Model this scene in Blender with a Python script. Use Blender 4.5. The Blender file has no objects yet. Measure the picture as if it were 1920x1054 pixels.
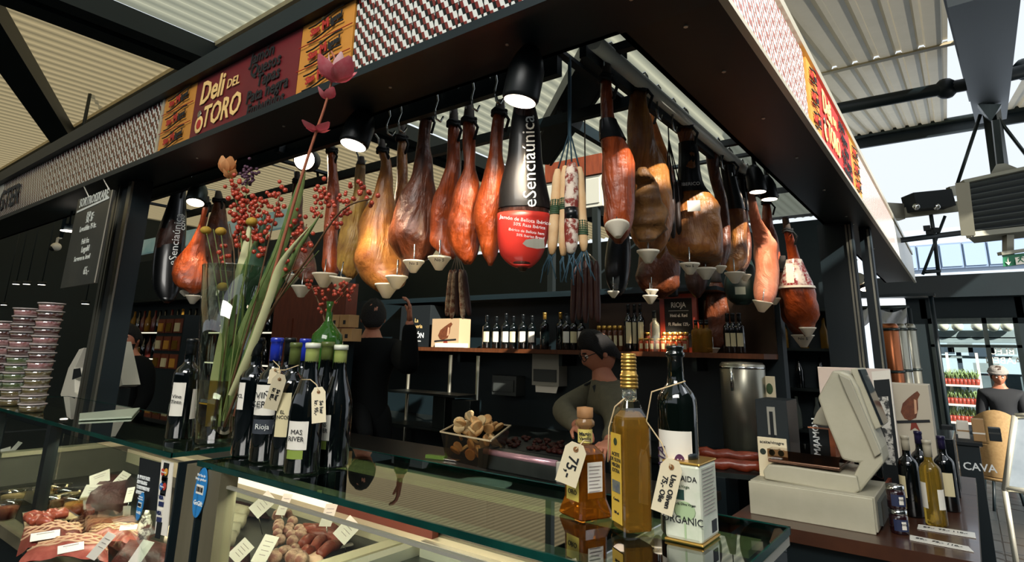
import bpy, bmesh, math, random
from mathutils import Vector, Matrix, noise
rnd = random.Random(7)
SC = bpy.context.scene
COL = SC.collection
PI = math.pi
# ---------------------------------------------------------------- camera (eye height 1.5 m, lens 20.6 mm on 36 mm)
YAW, PITCH, ROLL, FOC, PPX, PPY = math.radians(37.35), math.radians(13.2), math.radians(1.3), 1100.0, 960.0, 400.0
EYE = Vector((0, 0, 1.5))
_f = Vector((-math.sin(YAW)*math.cos(PITCH), math.cos(YAW)*math.cos(PITCH), math.sin(PITCH)))
_r = Vector((math.cos(YAW), math.sin(YAW), 0))
_u = _r.cross(_f)
CR = _r*math.cos(ROLL) + _u*math.sin(ROLL)
CU = _u*math.cos(ROLL) - _r*math.sin(ROLL)
CF = _f
cam = bpy.data.cameras.new('camera')
cam.sensor_width = 36; cam.lens = FOC*36/1920; cam.shift_y = (PPY-527)/1920
cam.clip_start = 0.05; cam.clip_end = 300
camo = bpy.data.objects.new('camera', cam); COL.objects.link(camo)
M = Matrix((CR, CU, -CF)).transposed().to_4x4(); M.translation = EYE
camo.matrix_world = M
SC.camera = camo
# ---------------------------------------------------------------- sky, sun, added fill lamps, exposure
W = bpy.data.worlds.new('sky'); SC.world = W; W.use_nodes = True
bg = W.node_tree.nodes['Background']
bg.inputs[0].default_value = (0.86, 0.93, 1.0, 1); bg.inputs[1].default_value = 0.95
SUN_AZ, SUN_EL = math.radians(-30), math.radians(30.5)      # low sun from the right, a little behind the camera
sl = bpy.data.lights.new('sun', 'SUN'); sl.energy = 11.0; sl.angle = math.radians(0.6); sl.color = (1.0, 0.93, 0.82)
so = bpy.data.objects.new('sun', sl); COL.objects.link(so)
sd = Vector((math.cos(SUN_EL)*math.cos(SUN_AZ), math.cos(SUN_EL)*math.sin(SUN_AZ), math.sin(SUN_EL)))
so.rotation_euler = sd.to_track_quat('Z', 'Y').to_euler(); so.location = (12, 0, 9)
def area(name, loc, to, w, h, e, col):
    l = bpy.data.lights.new(name, 'AREA'); l.shape = 'RECTANGLE'; l.size = w; l.size_y = h; l.energy = e; l.color = col
    o = bpy.data.objects.new(name, l); COL.objects.link(o); o.location = loc
    o.rotation_euler = (Vector(loc)-Vector(to)).to_track_quat('Z', 'Y').to_euler()
    return o
area('fill_lamp_front', (0.6, -2.6, 4.7), (-1.2, 1.0, 1.2), 3.2, 1.6, 260, (1.0, 0.97, 0.9))  # added lamp high behind the camera, general fill from the front
area('fill_lamp_right', (3.6, 2.4, 4.2), (-0.4, 2.4, 1.2), 1.6, 3.0, 70, (0.93, 0.97, 1.0))  # added lamp out of view on the right, more fill
SC.view_settings.view_transform = 'Standard'
SC.view_settings.look = 'None'
SC.view_settings.exposure = 0.15
SC.view_settings.gamma = 1.0
SC.view_settings.use_curve_mapping = False
# ---------------------------------------------------------------- geometry helpers
def ray(px, py): return CF + CR*((px-PPX)/FOC) - CU*((py-PPY)/FOC)
def P(px, py, x=None, y=None, z=None, d=None):
    """the world point seen at (px, py) of the 1920x1054 frame on a wall plane x=, y=, a level z= or at distance d"""
    v = ray(px, py)
    if x is not None: k = x/v.x
    elif y is not None: k = y/v.y
    elif z is not None: k = (z-EYE.z)/v.z
    else: k = d
    return EYE + v*k
def dep(p): return (Vector(p)-EYE).dot(CF)
Z3 = Vector((0, 0, 1)); X3 = Vector((1, 0, 0)); Y3 = Vector((0, 1, 0))
class MB:
    def __init__(s, o=(0, 0, 0)):
        s.v = []; s.f = []; s.o = Vector(o); s.sm = []
    def add(s, vs, fs, smooth=False):
        n = len(s.v); s.v += [Vector(a)-s.o for a in vs]; s.f += [[n+i for i in f] for f in fs]; s.sm += [smooth]*len(fs); return s
    def box(s, a, b):
        x0, y0, z0 = a; x1, y1, z1 = b
        vs = [(x0,y0,z0),(x1,y0,z0),(x1,y1,z0),(x0,y1,z0),(x0,y0,z1),(x1,y0,z1),(x1,y1,z1),(x0,y1,z1)]
        return s.add(vs, [(0,3,2,1),(4,5,6,7),(0,1,5,4),(1,2,6,5),(2,3,7,6),(3,0,4,7)])
    def cbox(s, c, sx, sy, sz, rz=0, tilt=0):
        """box centred at c, turned by rz about z, tilted about its own x"""
        m = Matrix.Rotation(rz, 3, 'Z') @ Matrix.Rotation(tilt, 3, 'X')
        vs = [Vector(c) + m @ Vector((i*sx/2, j*sy/2, k*sz/2)) for k in (-1, 1) for i, j in ((-1,-1),(1,-1),(1,1),(-1,1))]
        return s.add(vs, [(0,3,2,1),(4,5,6,7),(0,1,5,4),(1,2,6,5),(2,3,7,6),(3,0,4,7)])
    def hexa(s, q, t):
        """a slab: quad q (4 points) thickened by vector t"""
        q = [Vector(a) for a in q]; t = Vector(t)
        return s.add(q + [a+t for a in q], [(0,3,2,1),(4,5,6,7),(0,1,5,4),(1,2,6,5),(2,3,7,6),(3,0,4,7)])
    def prism(s, poly, t):
        poly = [Vector(a) for a in poly]; n = len(poly); t = Vector(t)
        return s.add(poly + [a+t for a in poly], [list(range(n))[::-1], [n+i for i in range(n)]] + [(i, (i+1) % n, n+(i+1) % n, n+i) for i in range(n)])
    def tube(s, pts, r, seg=8, cap=True, flat=1.0):
        pts = [Vector(p) for p in pts]; n = len(pts); R = r if isinstance(r, (list, tuple)) else [r]*n
        vs = []; up = None
        for i, p in enumerate(pts):
            t = (pts[min(i+1, n-1)] - pts[max(i-1, 0)]).normalized()
            if up is None: up = t.orthogonal().normalized()
            a = (up - t*up.dot(t))
            a = a.normalized() if a.length > 1e-6 else t.orthogonal().normalized()
            up = a; b = t.cross(a)
            for k in range(seg):
                w = 2*PI*k/seg; vs.append(p + (a*math.cos(w) + b*math.sin(w)*flat)*R[i])
        fs = [(i*seg+k, i*seg+(k+1) % seg, (i+1)*seg+(k+1) % seg, (i+1)*seg+k) for i in range(n-1) for k in range(seg)]
        s.add(vs, fs, True)
        if cap:
            m = len(s.v)-len(vs)
            s.f += [[m+k for k in range(seg)][::-1], [m+(n-1)*seg+k for k in range(seg)]]; s.sm += [False, False]
        return s
    def bar(s, a, b, w, h, up=Z3):
        a = Vector(a); b = Vector(b); t = (b-a).normalized(); sd = t.cross(Vector(up)).normalized(); u = sd.cross(t)
        vs = [p + sd*i*w/2 + u*j*h/2 for p in (a, b) for i, j in ((-1,-1),(1,-1),(1,1),(-1,1))]
        return s.add(vs, [(0,3,2,1),(4,5,6,7),(0,1,5,4),(1,2,6,5),(2,3,7,6),(3,0,4,7)])
    def lathe(s, c, prof, seg=20, ax=None, smooth=True):
        """prof: list of (radius, height) up the axis"""
        c = Vector(c); ax = Vector(ax or Z3).normalized()
        a = X3 if abs(ax.z) > .99 else ax.orthogonal().normalized(); b = ax.cross(a)
        n = len(prof); vs = [c + ax*h + (a*math.cos(2*PI*k/seg) + b*math.sin(2*PI*k/seg))*max(r, 1e-5) for r, h in prof for k in range(seg)]
        fs = [(i*seg+k, i*seg+(k+1) % seg, (i+1)*seg+(k+1) % seg, (i+1)*seg+k) for i in range(n-1) for k in range(seg)]
        s.add(vs, fs, smooth)
        m = len(s.v)-len(vs)
        if prof[0][0] > 1e-4: s.f.append([m+k for k in range(seg)][::-1]); s.sm.append(False)
        if prof[-1][0] > 1e-4: s.f.append([m+(n-1)*seg+k for k in range(seg)]); s.sm.append(False)
        return s
    def ball(s, c, r, seg=10, rings=6, sq=(1, 1, 1)):
        c = Vector(c); vs = []
        for i in range(rings+1):
            th = PI*i/rings
            for k in range(seg):
                w = 2*PI*k/seg; vs.append(c + Vector((r*sq[0]*math.sin(th)*math.cos(w), r*sq[1]*math.sin(th)*math.sin(w), -r*sq[2]*math.cos(th))))
        fs = [(i*seg+k, i*seg+(k+1) % seg, (i+1)*seg+(k+1) % seg, (i+1)*seg+k) for i in range(rings) for k in range(seg)]
        return s.add(vs, fs, True)
    def grid(s, rows, closed=False, smooth=True):
        n = len(rows[0]); vs = [p for r in rows for p in r]; fs = []
        for i in range(len(rows)-1):
            for k in range(n if closed else n-1):
                fs.append((i*n+k, i*n+(k+1) % n, (i+1)*n+(k+1) % n, (i+1)*n+k))
        return s.add(vs, fs, smooth)
    def mesh(s, name):
        me = bpy.data.meshes.new(name); me.from_pydata([tuple(a) for a in s.v], [], s.f); me.update()
        me.polygons.foreach_set('use_smooth', s.sm); return me
    def build(s, name, mat, parent=None, bev=0, fix=True):
        me = s.mesh(name)
        if fix or bev:
            bm = bmesh.new(); bm.from_mesh(me); bmesh.ops.remove_doubles(bm, verts=bm.verts, dist=1e-5)
            bmesh.ops.recalc_face_normals(bm, faces=bm.faces)
            if bev:
                bmesh.ops.bevel(bm, geom=[e for e in bm.edges if len(e.link_faces) == 2 and e.calc_face_angle(0) > .5], offset=bev, segments=2, affect='EDGES', profile=.5)
            bm.to_mesh(me); bm.free()
        o = bpy.data.objects.new(name, me); me.materials.append(mat); COL.objects.link(o)
        if parent: o.parent = parent
        return o
def obj(name, me, parent=None, loc=(0, 0, 0), rot=(0, 0, 0)):
    o = bpy.data.objects.new(name, me); COL.objects.link(o); o.location = loc; o.rotation_euler = rot
    if parent: o.parent = parent
    return o
def thing(name, label, cat, loc=(0, 0, 0), rz=0, group=None):
    o = bpy.data.objects.new(name, None); COL.objects.link(o); o.location = loc; o.rotation_euler = (0, 0, rz); o.empty_display_size = .05
    o['label'] = label; o['category'] = cat
    if group: o['group'] = group
    return o
def tag(o, label, cat, group=None):
    o['label'] = label; o['category'] = cat
    if group: o['group'] = group
    return o
def struct(o): o['kind'] = 'structure'; return o
def stuff(o): o['kind'] = 'stuff'; return o
def dup(root, loc, rz=None, label=None, group=None):
    def cp(o, par):
        c = o.copy(); COL.objects.link(c)
        if par: c.parent = par
        for ch in list(KIDS.get(o.name, [])): cp(ch, c)
        return c
    r = cp(root, None); r.location = loc
    if rz is not None: r.rotation_euler = (0, 0, rz)
    if label: r['label'] = label
    if group: r['group'] = group
    return r
ORD = ['first', 'second', 'third', 'fourth', 'fifth', 'sixth', 'seventh', 'eighth', 'ninth', 'tenth', 'eleventh', 'twelfth', 'thirteenth', 'fourteenth', 'fifteenth', 'sixteenth', 'seventeenth', 'eighteenth', 'nineteenth', 'twentieth', 'twenty-first', 'twenty-second', 'twenty-third', 'twenty-fourth', 'twenty-fifth', 'twenty-sixth', 'twenty-seventh', 'twenty-eighth', 'twenty-ninth', 'thirtieth', 'thirty-first', 'thirty-second', 'thirty-third', 'thirty-fourth']
KIDS = {}
def kids(root):
    """remember the children of a thing (and theirs) before copying it"""
    def go(o):
        KIDS[o.name] = list(o.children)
        for c in o.children: go(c)
    go(root); return root
# ---------------------------------------------------------------- materials
def lin(h):
    h = h.lstrip('#'); c = [int(h[i:i+2], 16)/255 for i in (0, 2, 4)]
    return tuple(((x+.055)/1.055)**2.4 if x > .04045 else x/12.92 for x in c) + (1,)
MATS = {}
def mat(name, col, rough=.5, metal=0, col2=None, ns=6, na=.5, bump=0, bs=40, trans=0, ior=1.45, emit=0, coat=0, spec=.5, alpha=1, detail=4, stretch=None, sss=0, translucent=0):
    m = bpy.data.materials.new(name); m.use_nodes = True; nt = m.node_tree; b = nt.nodes['Principled BSDF']; N = nt.nodes.new; L = nt.links.new
    b.inputs['Base Color'].default_value = lin(col); b.inputs['Roughness'].default_value = rough; b.inputs['Metallic'].default_value = metal
    b.inputs['Specular IOR Level'].default_value = spec; b.inputs['IOR'].default_value = ior
    if trans: b.inputs['Transmission Weight'].default_value = trans
    if coat: b.inputs['Coat Weight'].default_value = coat; b.inputs['Coat Roughness'].default_value = .08
    if emit: b.inputs['Emission Color'].default_value = lin(col); b.inputs['Emission Strength'].default_value = emit
    if alpha < 1: b.inputs['Alpha'].default_value = alpha
    if sss: b.inputs['Subsurface Weight'].default_value = sss; b.inputs['Subsurface Radius'].default_value = (.03, .012, .006)
    tc = N('ShaderNodeTexCoord'); src = tc.outputs['Object']
    if stretch:
        mp = N('ShaderNodeMapping'); mp.inputs['Scale'].default_value = stretch; L(src, mp.inputs[0]); src = mp.outputs[0]
    if col2:
        n = N('ShaderNodeTexNoise'); n.inputs['Scale'].default_value = ns; n.inputs['Detail'].default_value = detail; n.inputs['Roughness'].default_value = .65; L(src, n.inputs[0])
        r = N('ShaderNodeValToRGB'); r.color_ramp.elements[0].position = .5-na/2; r.color_ramp.elements[1].position = .5+na/2
        r.color_ramp.elements[0].color = lin(col); r.color_ramp.elements[1].color = lin(col2); L(n.outputs[0], r.inputs[0]); L(r.outputs[0], b.inputs['Base Color'])
        if emit: L(r.outputs[0], b.inputs['Emission Color'])
    if bump:
        n2 = N('ShaderNodeTexNoise'); n2.inputs['Scale'].default_value = bs; n2.inputs['Detail'].default_value = 3; L(src, n2.inputs[0])
        bp = N('ShaderNodeBump'); bp.inputs['Strength'].default_value = bump; bp.inputs['Distance'].default_value = .01; L(n2.outputs[0], bp.inputs['Height']); L(bp.outputs[0], b.inputs['Normal'])
    if translucent:
        t = N('ShaderNodeBsdfTranslucent'); t.inputs[0].default_value = lin(col); mx = N('ShaderNodeMixShader'); mx.inputs[0].default_value = translucent
        L(b.outputs[0], mx.inputs[1]); L(t.outputs[0], mx.inputs[2]); L(mx.outputs[0], nt.nodes['Material Output'].inputs[0])
    MATS[name] = m; return m
def glassmat(name, tint, rough=0.0, op=.12, ior=1.45):
    """thin clear pane: mostly lets light straight through, mirrors at glancing angles"""
    m = bpy.data.materials.new(name); m.use_nodes = True; nt = m.node_tree; N = nt.nodes.new; L = nt.links.new
    nt.nodes.remove(nt.nodes['Principled BSDF'])
    t = N('ShaderNodeBsdfTransparent'); t.inputs[0].default_value = lin(tint)
    g = N('ShaderNodeBsdfGlossy'); g.inputs['Roughness'].default_value = rough; g.inputs[0].default_value = (1, 1, 1, 1)
    fr = N('ShaderNodeFresnel'); fr.inputs[0].default_value = ior
    ad = N('ShaderNodeMath'); ad.operation = 'ADD'; ad.inputs[1].default_value = op; L(fr.outputs[0], ad.inputs[0])
    ge = N('ShaderNodeNewGeometry'); sb_ = N('ShaderNodeMath'); sb_.operation = 'SUBTRACT'; sb_.inputs[0].default_value = 1; L(ge.outputs['Backfacing'], sb_.inputs[1]); ml = N('ShaderNodeMath'); ml.operation = 'MULTIPLY'; L(ad.outputs[0], ml.inputs[0]); L(sb_.outputs[0], ml.inputs[1]); ad = ml
    mx = N('ShaderNodeMixShader'); L(ad.outputs[0], mx.inputs[0]); L(t.outputs[0], mx.inputs[1]); L(g.outputs[0], mx.inputs[2]); L(mx.outputs[0], nt.nodes['Material Output'].inputs[0])
    MATS[name] = m; return m
FONT = {}
def text(name, s, size, mt, parent, p, right, up, depth=.0012, align='CENTER', sx=1.0, bold=0, shear=0, spacing=1.0, o=None, origin=(0, 0, 0), fit=None):
    """flat raised lettering: baseline centre at p (parent space), reading along right"""
    c = bpy.data.curves.new(name, 'FONT'); c.body = s; c.size = size; c.extrude = depth; c.align_x = align; c.align_y = 'CENTER'
    c.resolution_u = 2; c.offset = bold; c.shear = shear; c.space_character = spacing
    t = bpy.data.objects.new(name, c); COL.objects.link(t)
    dg = bpy.context.evaluated_depsgraph_get(); me = bpy.data.meshes.new_from_object(t.evaluated_get(dg)); me.name = name
    bpy.data.objects.remove(t); bpy.data.curves.remove(c)
    if bold and any(abs(v.co.x) > size*(len(s)+2) or abs(v.co.y) > size*3*(s.count(chr(10))+1) for v in me.vertices):
        return text(name, s, size, mt, parent, p, right, up, depth, align, sx, 0, shear, spacing, o, origin, fit)
    if fit and me.vertices:
        xs = [v.co.x for v in me.vertices]; w = max(xs)-min(xs); cx = (max(xs)+min(xs))/2
        for v in me.vertices: v.co.x = (v.co.x-cx)*fit/w
    R = Vector(right).normalized(); Uv = Vector(up); Uv = (Uv - R*Uv.dot(R)).normalized(); Nn = R.cross(Uv)
    m = Matrix((R*sx, Uv, Nn)).transposed().to_4x4(); m.translation = Vector(p)-Vector(origin); me.transform(m)
    me.materials.clear(); me.materials.append(mt)
    ob = bpy.data.objects.new(name, me); COL.objects.link(ob)
    if parent: ob.parent = parent
    return ob
# ================================================================ materials
BLK = mat('black_paint', '#08161b', .5, col2='#0c1c21', ns=3)
BLK2 = mat('black_matt', '#061014', .7)
STEELD = mat('dark_steel', '#2a3231', .35, .8, col2='#3d4341', ns=8, stretch=(1, 1, .1))
STEEL = mat('brushed_steel', '#a09e90', .32, .9, col2='#8a877a', ns=14, stretch=(1, 1, .05))
ALU = mat('satin_aluminium', '#c9c6b6', .35, .6)
CHROME = mat('chrome', '#d6d8d6', .12, 1)
SHEET = mat('painted_roof_sheet', '#a89a78', .55, col2='#968868', ns=1.2, na=.7, translucent=.45)
SHEETT = mat('translucent_roof_sheet', '#b4b7a4', .5, col2='#a2a593', ns=1.0, translucent=.34)
SHEETR = mat('galvanised_roof_sheet', '#b4ae9c', .5, col2='#a39d8a', ns=1.5, translucent=.12)
CREAM = mat('cream_trim', '#b5a888', .5)
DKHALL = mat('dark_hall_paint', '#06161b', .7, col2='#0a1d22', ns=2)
WHITE = mat('white_plastic', '#e6e1d2', .35)
PAPER = mat('white_paper', '#e8e2d4', .75)
PAPERC = mat('cream_paper', '#dccfae', .75)
INK = mat('black_ink', '#15171a', .6)
INKT = mat('chalk_white', '#dfe2da', .8)
WOOD = mat('dark_oak', '#4a2a1a', .35, col2='#2c1810', ns=5, stretch=(1, 8, 1), coat=.4)
WOODR = mat('red_brown_wood', '#7a3a20', .5, col2='#5a2816', ns=5, stretch=(6, 1, 1))
WOODL = mat('light_wood', '#b98a58', .5, col2='#99683c', ns=5, stretch=(1, 1, 8))
CASEGL = glassmat('display_glass', '#eef6f2', 0.0, .05)
TOPGL = glassmat('counter_top_glass', '#9db6ae', 0.015, .17)
EDGEGL = mat('green_glass_edge', '#0d4a40', .08, trans=.25, col2='#062a26', ns=9)
BOTGL = mat('dark_bottle_glass', '#05090a', .04, coat=.6, spec=.6)
LAMPW = mat('warm_lamp_glow', '#ffe6c8', emit=9)
LAMPC = mat('white_lamp_glow', '#fff4e4', emit=5)
# ================================================================ the setting
f_ = MB().box((-16, -7, -.1), (9, 20, 0)); FLOORM = mat('dark_floor', '#3a3f42', .35, col2='#2b3033', ns=1.5)
struct(f_.build('floor', FLOORM))
fl = struct(bpy.data.objects['floor'])
tl = MB().box((0, 0, 0), (.585, .585, .006)).mesh('floor_tile'); tl.materials.append(FLOORM)
for i in range(5):
    for j in range(8): obj('floor_tile', tl, fl, (-.55+i*.6, 5.4+j*.6, 0))
def corrugated(name, x0, x1, y0, y1, zf, pitch, amp, mt, trap=False, ny=2):
    b = MB(); n = int((x1-x0)/pitch)
    prof = [(0, 0), (.25, .5), (.5, 1), (.75, .5)] if not trap else [(0, 0), (.64, 0), (.72, 1), (.92, 1)]
    rows = []
    for j in range(ny+1):
        y = y0+(y1-y0)*j/ny
        rows.append([Vector((x0+(i+a)*pitch, y, zf(y)+h*amp)) for i in range(n) for a, h in prof])
    b.grid(rows, smooth=not trap); return struct(b.build(name, mt, fix=False))
RZ = 4.5
corrugated('ceiling', -16, -6.15, -7, 2.5, lambda y: RZ, .16, .05, SHEET)
corrugated('ceiling', -16, -6.15, 2.62, 14, lambda y: RZ+.02, .16, .05, SHEET)
corrugated('ceiling', -5.75, -1.0, -7, 2.5, lambda y: RZ, .16, .035, SHEETT)
corrugated('ceiling', -5.75, -1.0, 2.62, 14, lambda y: RZ+.02, .16, .035, SHEETT)
struct(MB().box((-16, 2.46, RZ-.05), (-1.0, 2.68, RZ+.0)).build('trim_1', CREAM))
struct(MB().box((-16, 2.86, RZ-.03), (-1.0, 2.92, RZ+.0)).build('trim_2', CREAM))
b = MB(); b.box((-6.28, -7, RZ-.2), (-6.05, 14, RZ-.02)); b.box((-5.9, -7, RZ-.22), (-5.72, 14, RZ-.02)); struct(b.build('trim_3', BLK))
struct(MB().box((-6.05, -7, RZ-.12), (-5.9, 14, RZ-.03)).build('trim_4', STEEL))
b = MB(); b.bar(P(-60, -20, z=4.35), P(122, 262, z=4.35), .3, .18); b.bar((-13.5, 1, 4.33), (-7.2, 1+.02, 4.36), .2, .16); struct(b.build('trim_5', BLK))
# right-hand roof: rises away from the camera
SLP = .2; p0 = EYE + ray(1690, 130)*8.0
RZf = lambda y: p0.z + SLP*(y-p0.y)
def onR(px, py, dz=0):
    v = ray(px, py); n = Vector((0, -SLP, 1)); q = p0+Vector((0, 0, dz)); return EYE + v*((q-EYE).dot(n)/v.dot(n))
ye = onR(1700, 240).y; ym = onR(1720, 95).y
xa = onR(1770, 60).x
corrugated('ceiling', -1.6, xa+.06, 4.9, ym-.03, RZf, .235, .05, SHEETR, True)
corrugated('ceiling', -1.6, xa+.1, ym+.05, ye, RZf, .235, .05, SHEETR, True)
corrugated('ceiling', xa+1.0, xa+4.4, 4.9, ye, RZf, .235, .05, SHEETR, True)
struct(MB().hexa([(-1.6, ym-.05, RZf(ym)-.03), (xa+.1, ym-.05, RZf(ym)-.03), (xa+.1, ym+.07, RZf(ym)-.01), (-1.6, ym+.07, RZf(ym)-.01)], (0, 0, .03)).build('trim_6', CREAM))
b = MB(); b.tube([(-1.6, ye-.05, RZf(ye)-.02), (5, ye-.05, RZf(ye)-.02)], .07, 10); struct(b.build('trim_7', STEELD))
struct(MB().box((-1.6, ye+.05, RZf(ye)-.28), (5, ye+.12, RZf(ye)-.0)).build('trim_8', BLK))
ga = onR(1842, -20, -.45); gb = onR(1857, 222, -.45)
wd = onR(1887, 0, -.45).x-onR(1815, 0, -.45).x
b = MB(); b.bar(ga, gb, .42, .12); b.bar(ga+Vector((0, 0, .22)), gb+Vector((0, 0, .22)), .12, .34); b.bar(ga+Vector((0, 0, .42)), gb+Vector((0, 0, .42)), .5, .08)
struct(b.build('trim_9', BLK))
ba = onR(1565, 205, -.35); bb = onR(1830, 155, -.35); bd = onR(1935, 130, -.35)
b = MB(); b.tube([ba, bb, bd], .085, 12); b.ball(bb+Vector((-.32, 0, .0)), .14); b.ball(bb+Vector((.5, 0, .05)), .14); struct(b.build('trim_10', BLK))
# strut, tie rods below the girder end
st = EYE+ray(1858, 200)*8.6; sb = EYE+ray(1876, 330)*8.3
b = MB(); b.bar(st, sb, .16, .2); b.prism([EYE+ray(1833, 195)*8.4, EYE+ray(1878, 195)*8.4, EYE+ray(1858, 228)*8.4], (0, .15, 0))
b.tube([EYE+ray(1838, 215)*8.5, EYE+ray(1795, 345)*8.5], .025, 6); b.tube([EYE+ray(1868, 218)*8.5, EYE+ray(1935, 305)*8.5], .025, 6)
struct(b.build('trim_11', STEELD))
# hall end wall with the glazed door
WY = 14
def wy(px, py): return P(px, py, y=WY)
zt = wy(1800, 597).z; xl, xr = wy(1745, 640).x, wy(1915, 640).x; ztop = wy(1800, 517).z; zu = wy(1800, 470).z
b = MB(); b.box((-16, WY, 0), (-3.2, WY+.2, 4.45)); b.box((-3.2, WY, ztop), (-1.9, WY+.2, 4.45)); b.box((xl-.55, WY, 0), (xl, WY+.2, ztop)); b.box((xr, WY, 0), (6, WY+.2, ztop)); b.box((xl-.1, WY, zt), (xr+.1, WY+.2, ztop))
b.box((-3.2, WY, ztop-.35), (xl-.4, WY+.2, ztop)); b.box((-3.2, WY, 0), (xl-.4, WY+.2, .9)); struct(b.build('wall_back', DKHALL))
b = MB()
for x in (-3.2, -2.2, xl-.6): b.box((x, WY+.02, .9), (x+.12, WY+.12, ztop-.3))
b.box((-3.2, WY+.02, wy(1650, 582).z-.1), (xl-.5, WY+.12, wy(1650, 578).z)); struct(b.build('window_1', BLK))
b = MB(); w = .07
for x in (xl, (xl+xr)/2+.15, xr-w): b.box((x, WY-.03, .05), (x+w, WY+.1, zt))
b.box((xl, WY-.03, zt-.1), (xr, WY+.1, zt)); b.box((xl, WY-.03, 1.75), (xr, WY+.1, 1.8)); b.box((xl, WY-.03, 0), (xr, WY+.1, .12)); d1 = struct(b.build('door_1', STEELD))
MB().box((xl, WY+.02, .1), (xr, WY+.03, zt)).build('pane', CASEGL, d1)
# left hall wall, far dark stalls, unseen wall added to block the sun on the right (its top lets only the high sun in)
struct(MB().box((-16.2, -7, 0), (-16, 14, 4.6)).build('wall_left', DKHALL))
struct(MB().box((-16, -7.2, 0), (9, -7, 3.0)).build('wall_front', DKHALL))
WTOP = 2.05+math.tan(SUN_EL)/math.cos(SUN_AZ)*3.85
b = MB(); b.box((3, -.68, 0), (3.2, 4, WTOP)); b.box((3, -7, 0), (3.2, -.68, 9)); struct(b.build('wall_sun_blocker', DKHALL))  # unseen blocker, stepped so only a strip of sun reaches the hams
# building beyond the roof edge, seen under the sky
HZ = mat('pale_render', '#b9c6d6', .8, col2='#aebccc', ns=.6); PANE = mat('pale_blue_glazing', '#9db2cc', .2, spec=.8)
fb = thing('far_building', 'pale building with a long blue window band seen beyond the market roof edge', 'building', (2, 24, 0))
za, zb, zc = P(1800, 455, y=24).z, P(1800, 503, y=24).z, P(1800, 425, y=24).z
MB((2, 24, 0)).box((-8, 24, 0), (9, 26, zc)).build('wall', HZ, fb)
for i in range(12):
    x = -2.2+i*.62
    fr = MB((2, 24, 0)).box((x, 23.9, zb), (x+.6, 24, za)).build('window', mat('window_bar', '#7f93ad', .6) if i == 0 else MATS['window_bar'], fb)
    MB((2, 24, 0)).box((x+.035, 23.87, zb+.06), (x+.565, 23.9, za-.06)).build('pane', PANE, fr)
# ================================================================ stall canopy
ZB, ZT, YF, YI, XC, XI, XL, YR = 2.45, 2.76, 1.19, 1.48, -.41, -.73, -9.0, 8.8
can = thing('stall_canopy', 'black canopy of the corner stall with patterned tiles and painted sign panels on its fascia', 'canopy', (XC, YF, 0)); CO = (XC, YF, 0)
b = MB(CO); b.box((XL, YF, ZB), (XC, YI, ZB+.012)); b.box((XL, YF+.03, ZB+.012), (XC, YF+.06, ZT+.05)); b.box((XL, YI-.02, ZB), (XI, YI, ZT)); b.build('front_soffit', BLK, can)
b = MB(CO); b.box((XI, YI, ZB), (XC, YR, ZB+.012)); b.box((XC-.06, YF, ZB+.012), (XC-.03, YR, ZT+.05)); b.box((XI, YI, ZB), (XI+.02, YR, ZT)); b.build('side_soffit', mat('brown_black_paint', '#0e1213', .5, col2='#141412', ns=2), can)
b = MB(CO); b.box((XL, YF-.05, ZT), (XC+.05, YI, ZT+.085)); b.box((XL, YF-.025, ZB-.03), (XC+.02, YF+.01, ZB+.0)); b.build('top_rail', BLK, can)
b = MB(CO); b.box((XC-.06, YF, ZT+.02), (XC+.015, YR, ZT+.06)); b.build('top_rail', ALU, can)
b = MB(CO); b.box((XC-.01, YF-.02, ZB-.02), (XC+.012, YR, ZB+.0)); b.build('bottom_rail', ALU, can)
# bolts in the soffit
b = MB(CO)
for x in (-.62, -1.05, -1.6, -2.3, -3.1): b.lathe((x, 1.33, ZB-.004), [(.006, 0), (.006, .006)], 6)
for y in (1.55, 1.9, 2.4, 3.0, 3.7, 4.5, 4.8, 5.1, 5.4, 5.7, 6.0): b.lathe((-.55, y, ZB-.004), [(.007, 0), (.007, .006)], 6)
stuff(b.build('soffit_bolt', ALU, can))
# fascia tiles with the printed tumbling-cube pattern
def cube_mat(name, wcol, rcol, kcol, axis):
    m = bpy.data.materials.new(name); m.use_nodes = True; nt = m.node_tree; B = nt.nodes['Principled BSDF']; L = nt.links.new
    B.inputs['Roughness'].default_value = .25
    def N(t, **k):
        n = nt.nodes.new(t)
        for a, v in k.items(): setattr(n, a, v)
        return n
    def mth(op, a, b=None):
        n = N('ShaderNodeMath', operation=op)
        for i, v in enumerate((a, b)):
            if v is None: continue
            if isinstance(v, (int, float)): n.inputs[i].default_value = v
            else: L(v, n.inputs[i])
        return n.outputs[0]
    tc = N('ShaderNodeTexCoord'); sp = N('ShaderNodeSeparateXYZ'); L(tc.outputs['Object'], sp.inputs[0])
    c = .103/2.5
    u = mth('DIVIDE', sp.outputs[axis], c); v = mth('DIVIDE', sp.outputs[2], .103/4)
    row = mth('FLOOR', v); fv = mth('SUBTRACT', v, row)
    off = mth('MULTIPLY', row, .5)
    q = mth('ADD', u, off); q = mth('ADD', q, mth('MULTIPLY', mth('SUBTRACT', fv, .5), .22)); q = mth('FRACT', mth('ADD', q, 40))
    r = N('ShaderNodeValToRGB'); r.color_ramp.interpolation = 'CONSTANT'
    e = r.color_ramp.elements; e[0].position = 0; e[0].color = lin(wcol); e[1].position = .40; e[1].color = lin(kcol)
    x = e.new(.70); x.color = lin(rcol); L(q, r.inputs[0]); L(r.outputs[0], B.inputs['Base Color']); MATS[name] = m; return m
TX = cube_mat('tumbling_cube_print', '#cfd2cc', '#6d2a26', '#0e1214', 0); TY = cube_mat('tumbling_cube_print_sunlit', '#f2efe9', '#a3584e', '#6a6a6c', 1)  # side copy is lightened: sun wash painted into the tile colours
T = .103
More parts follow.
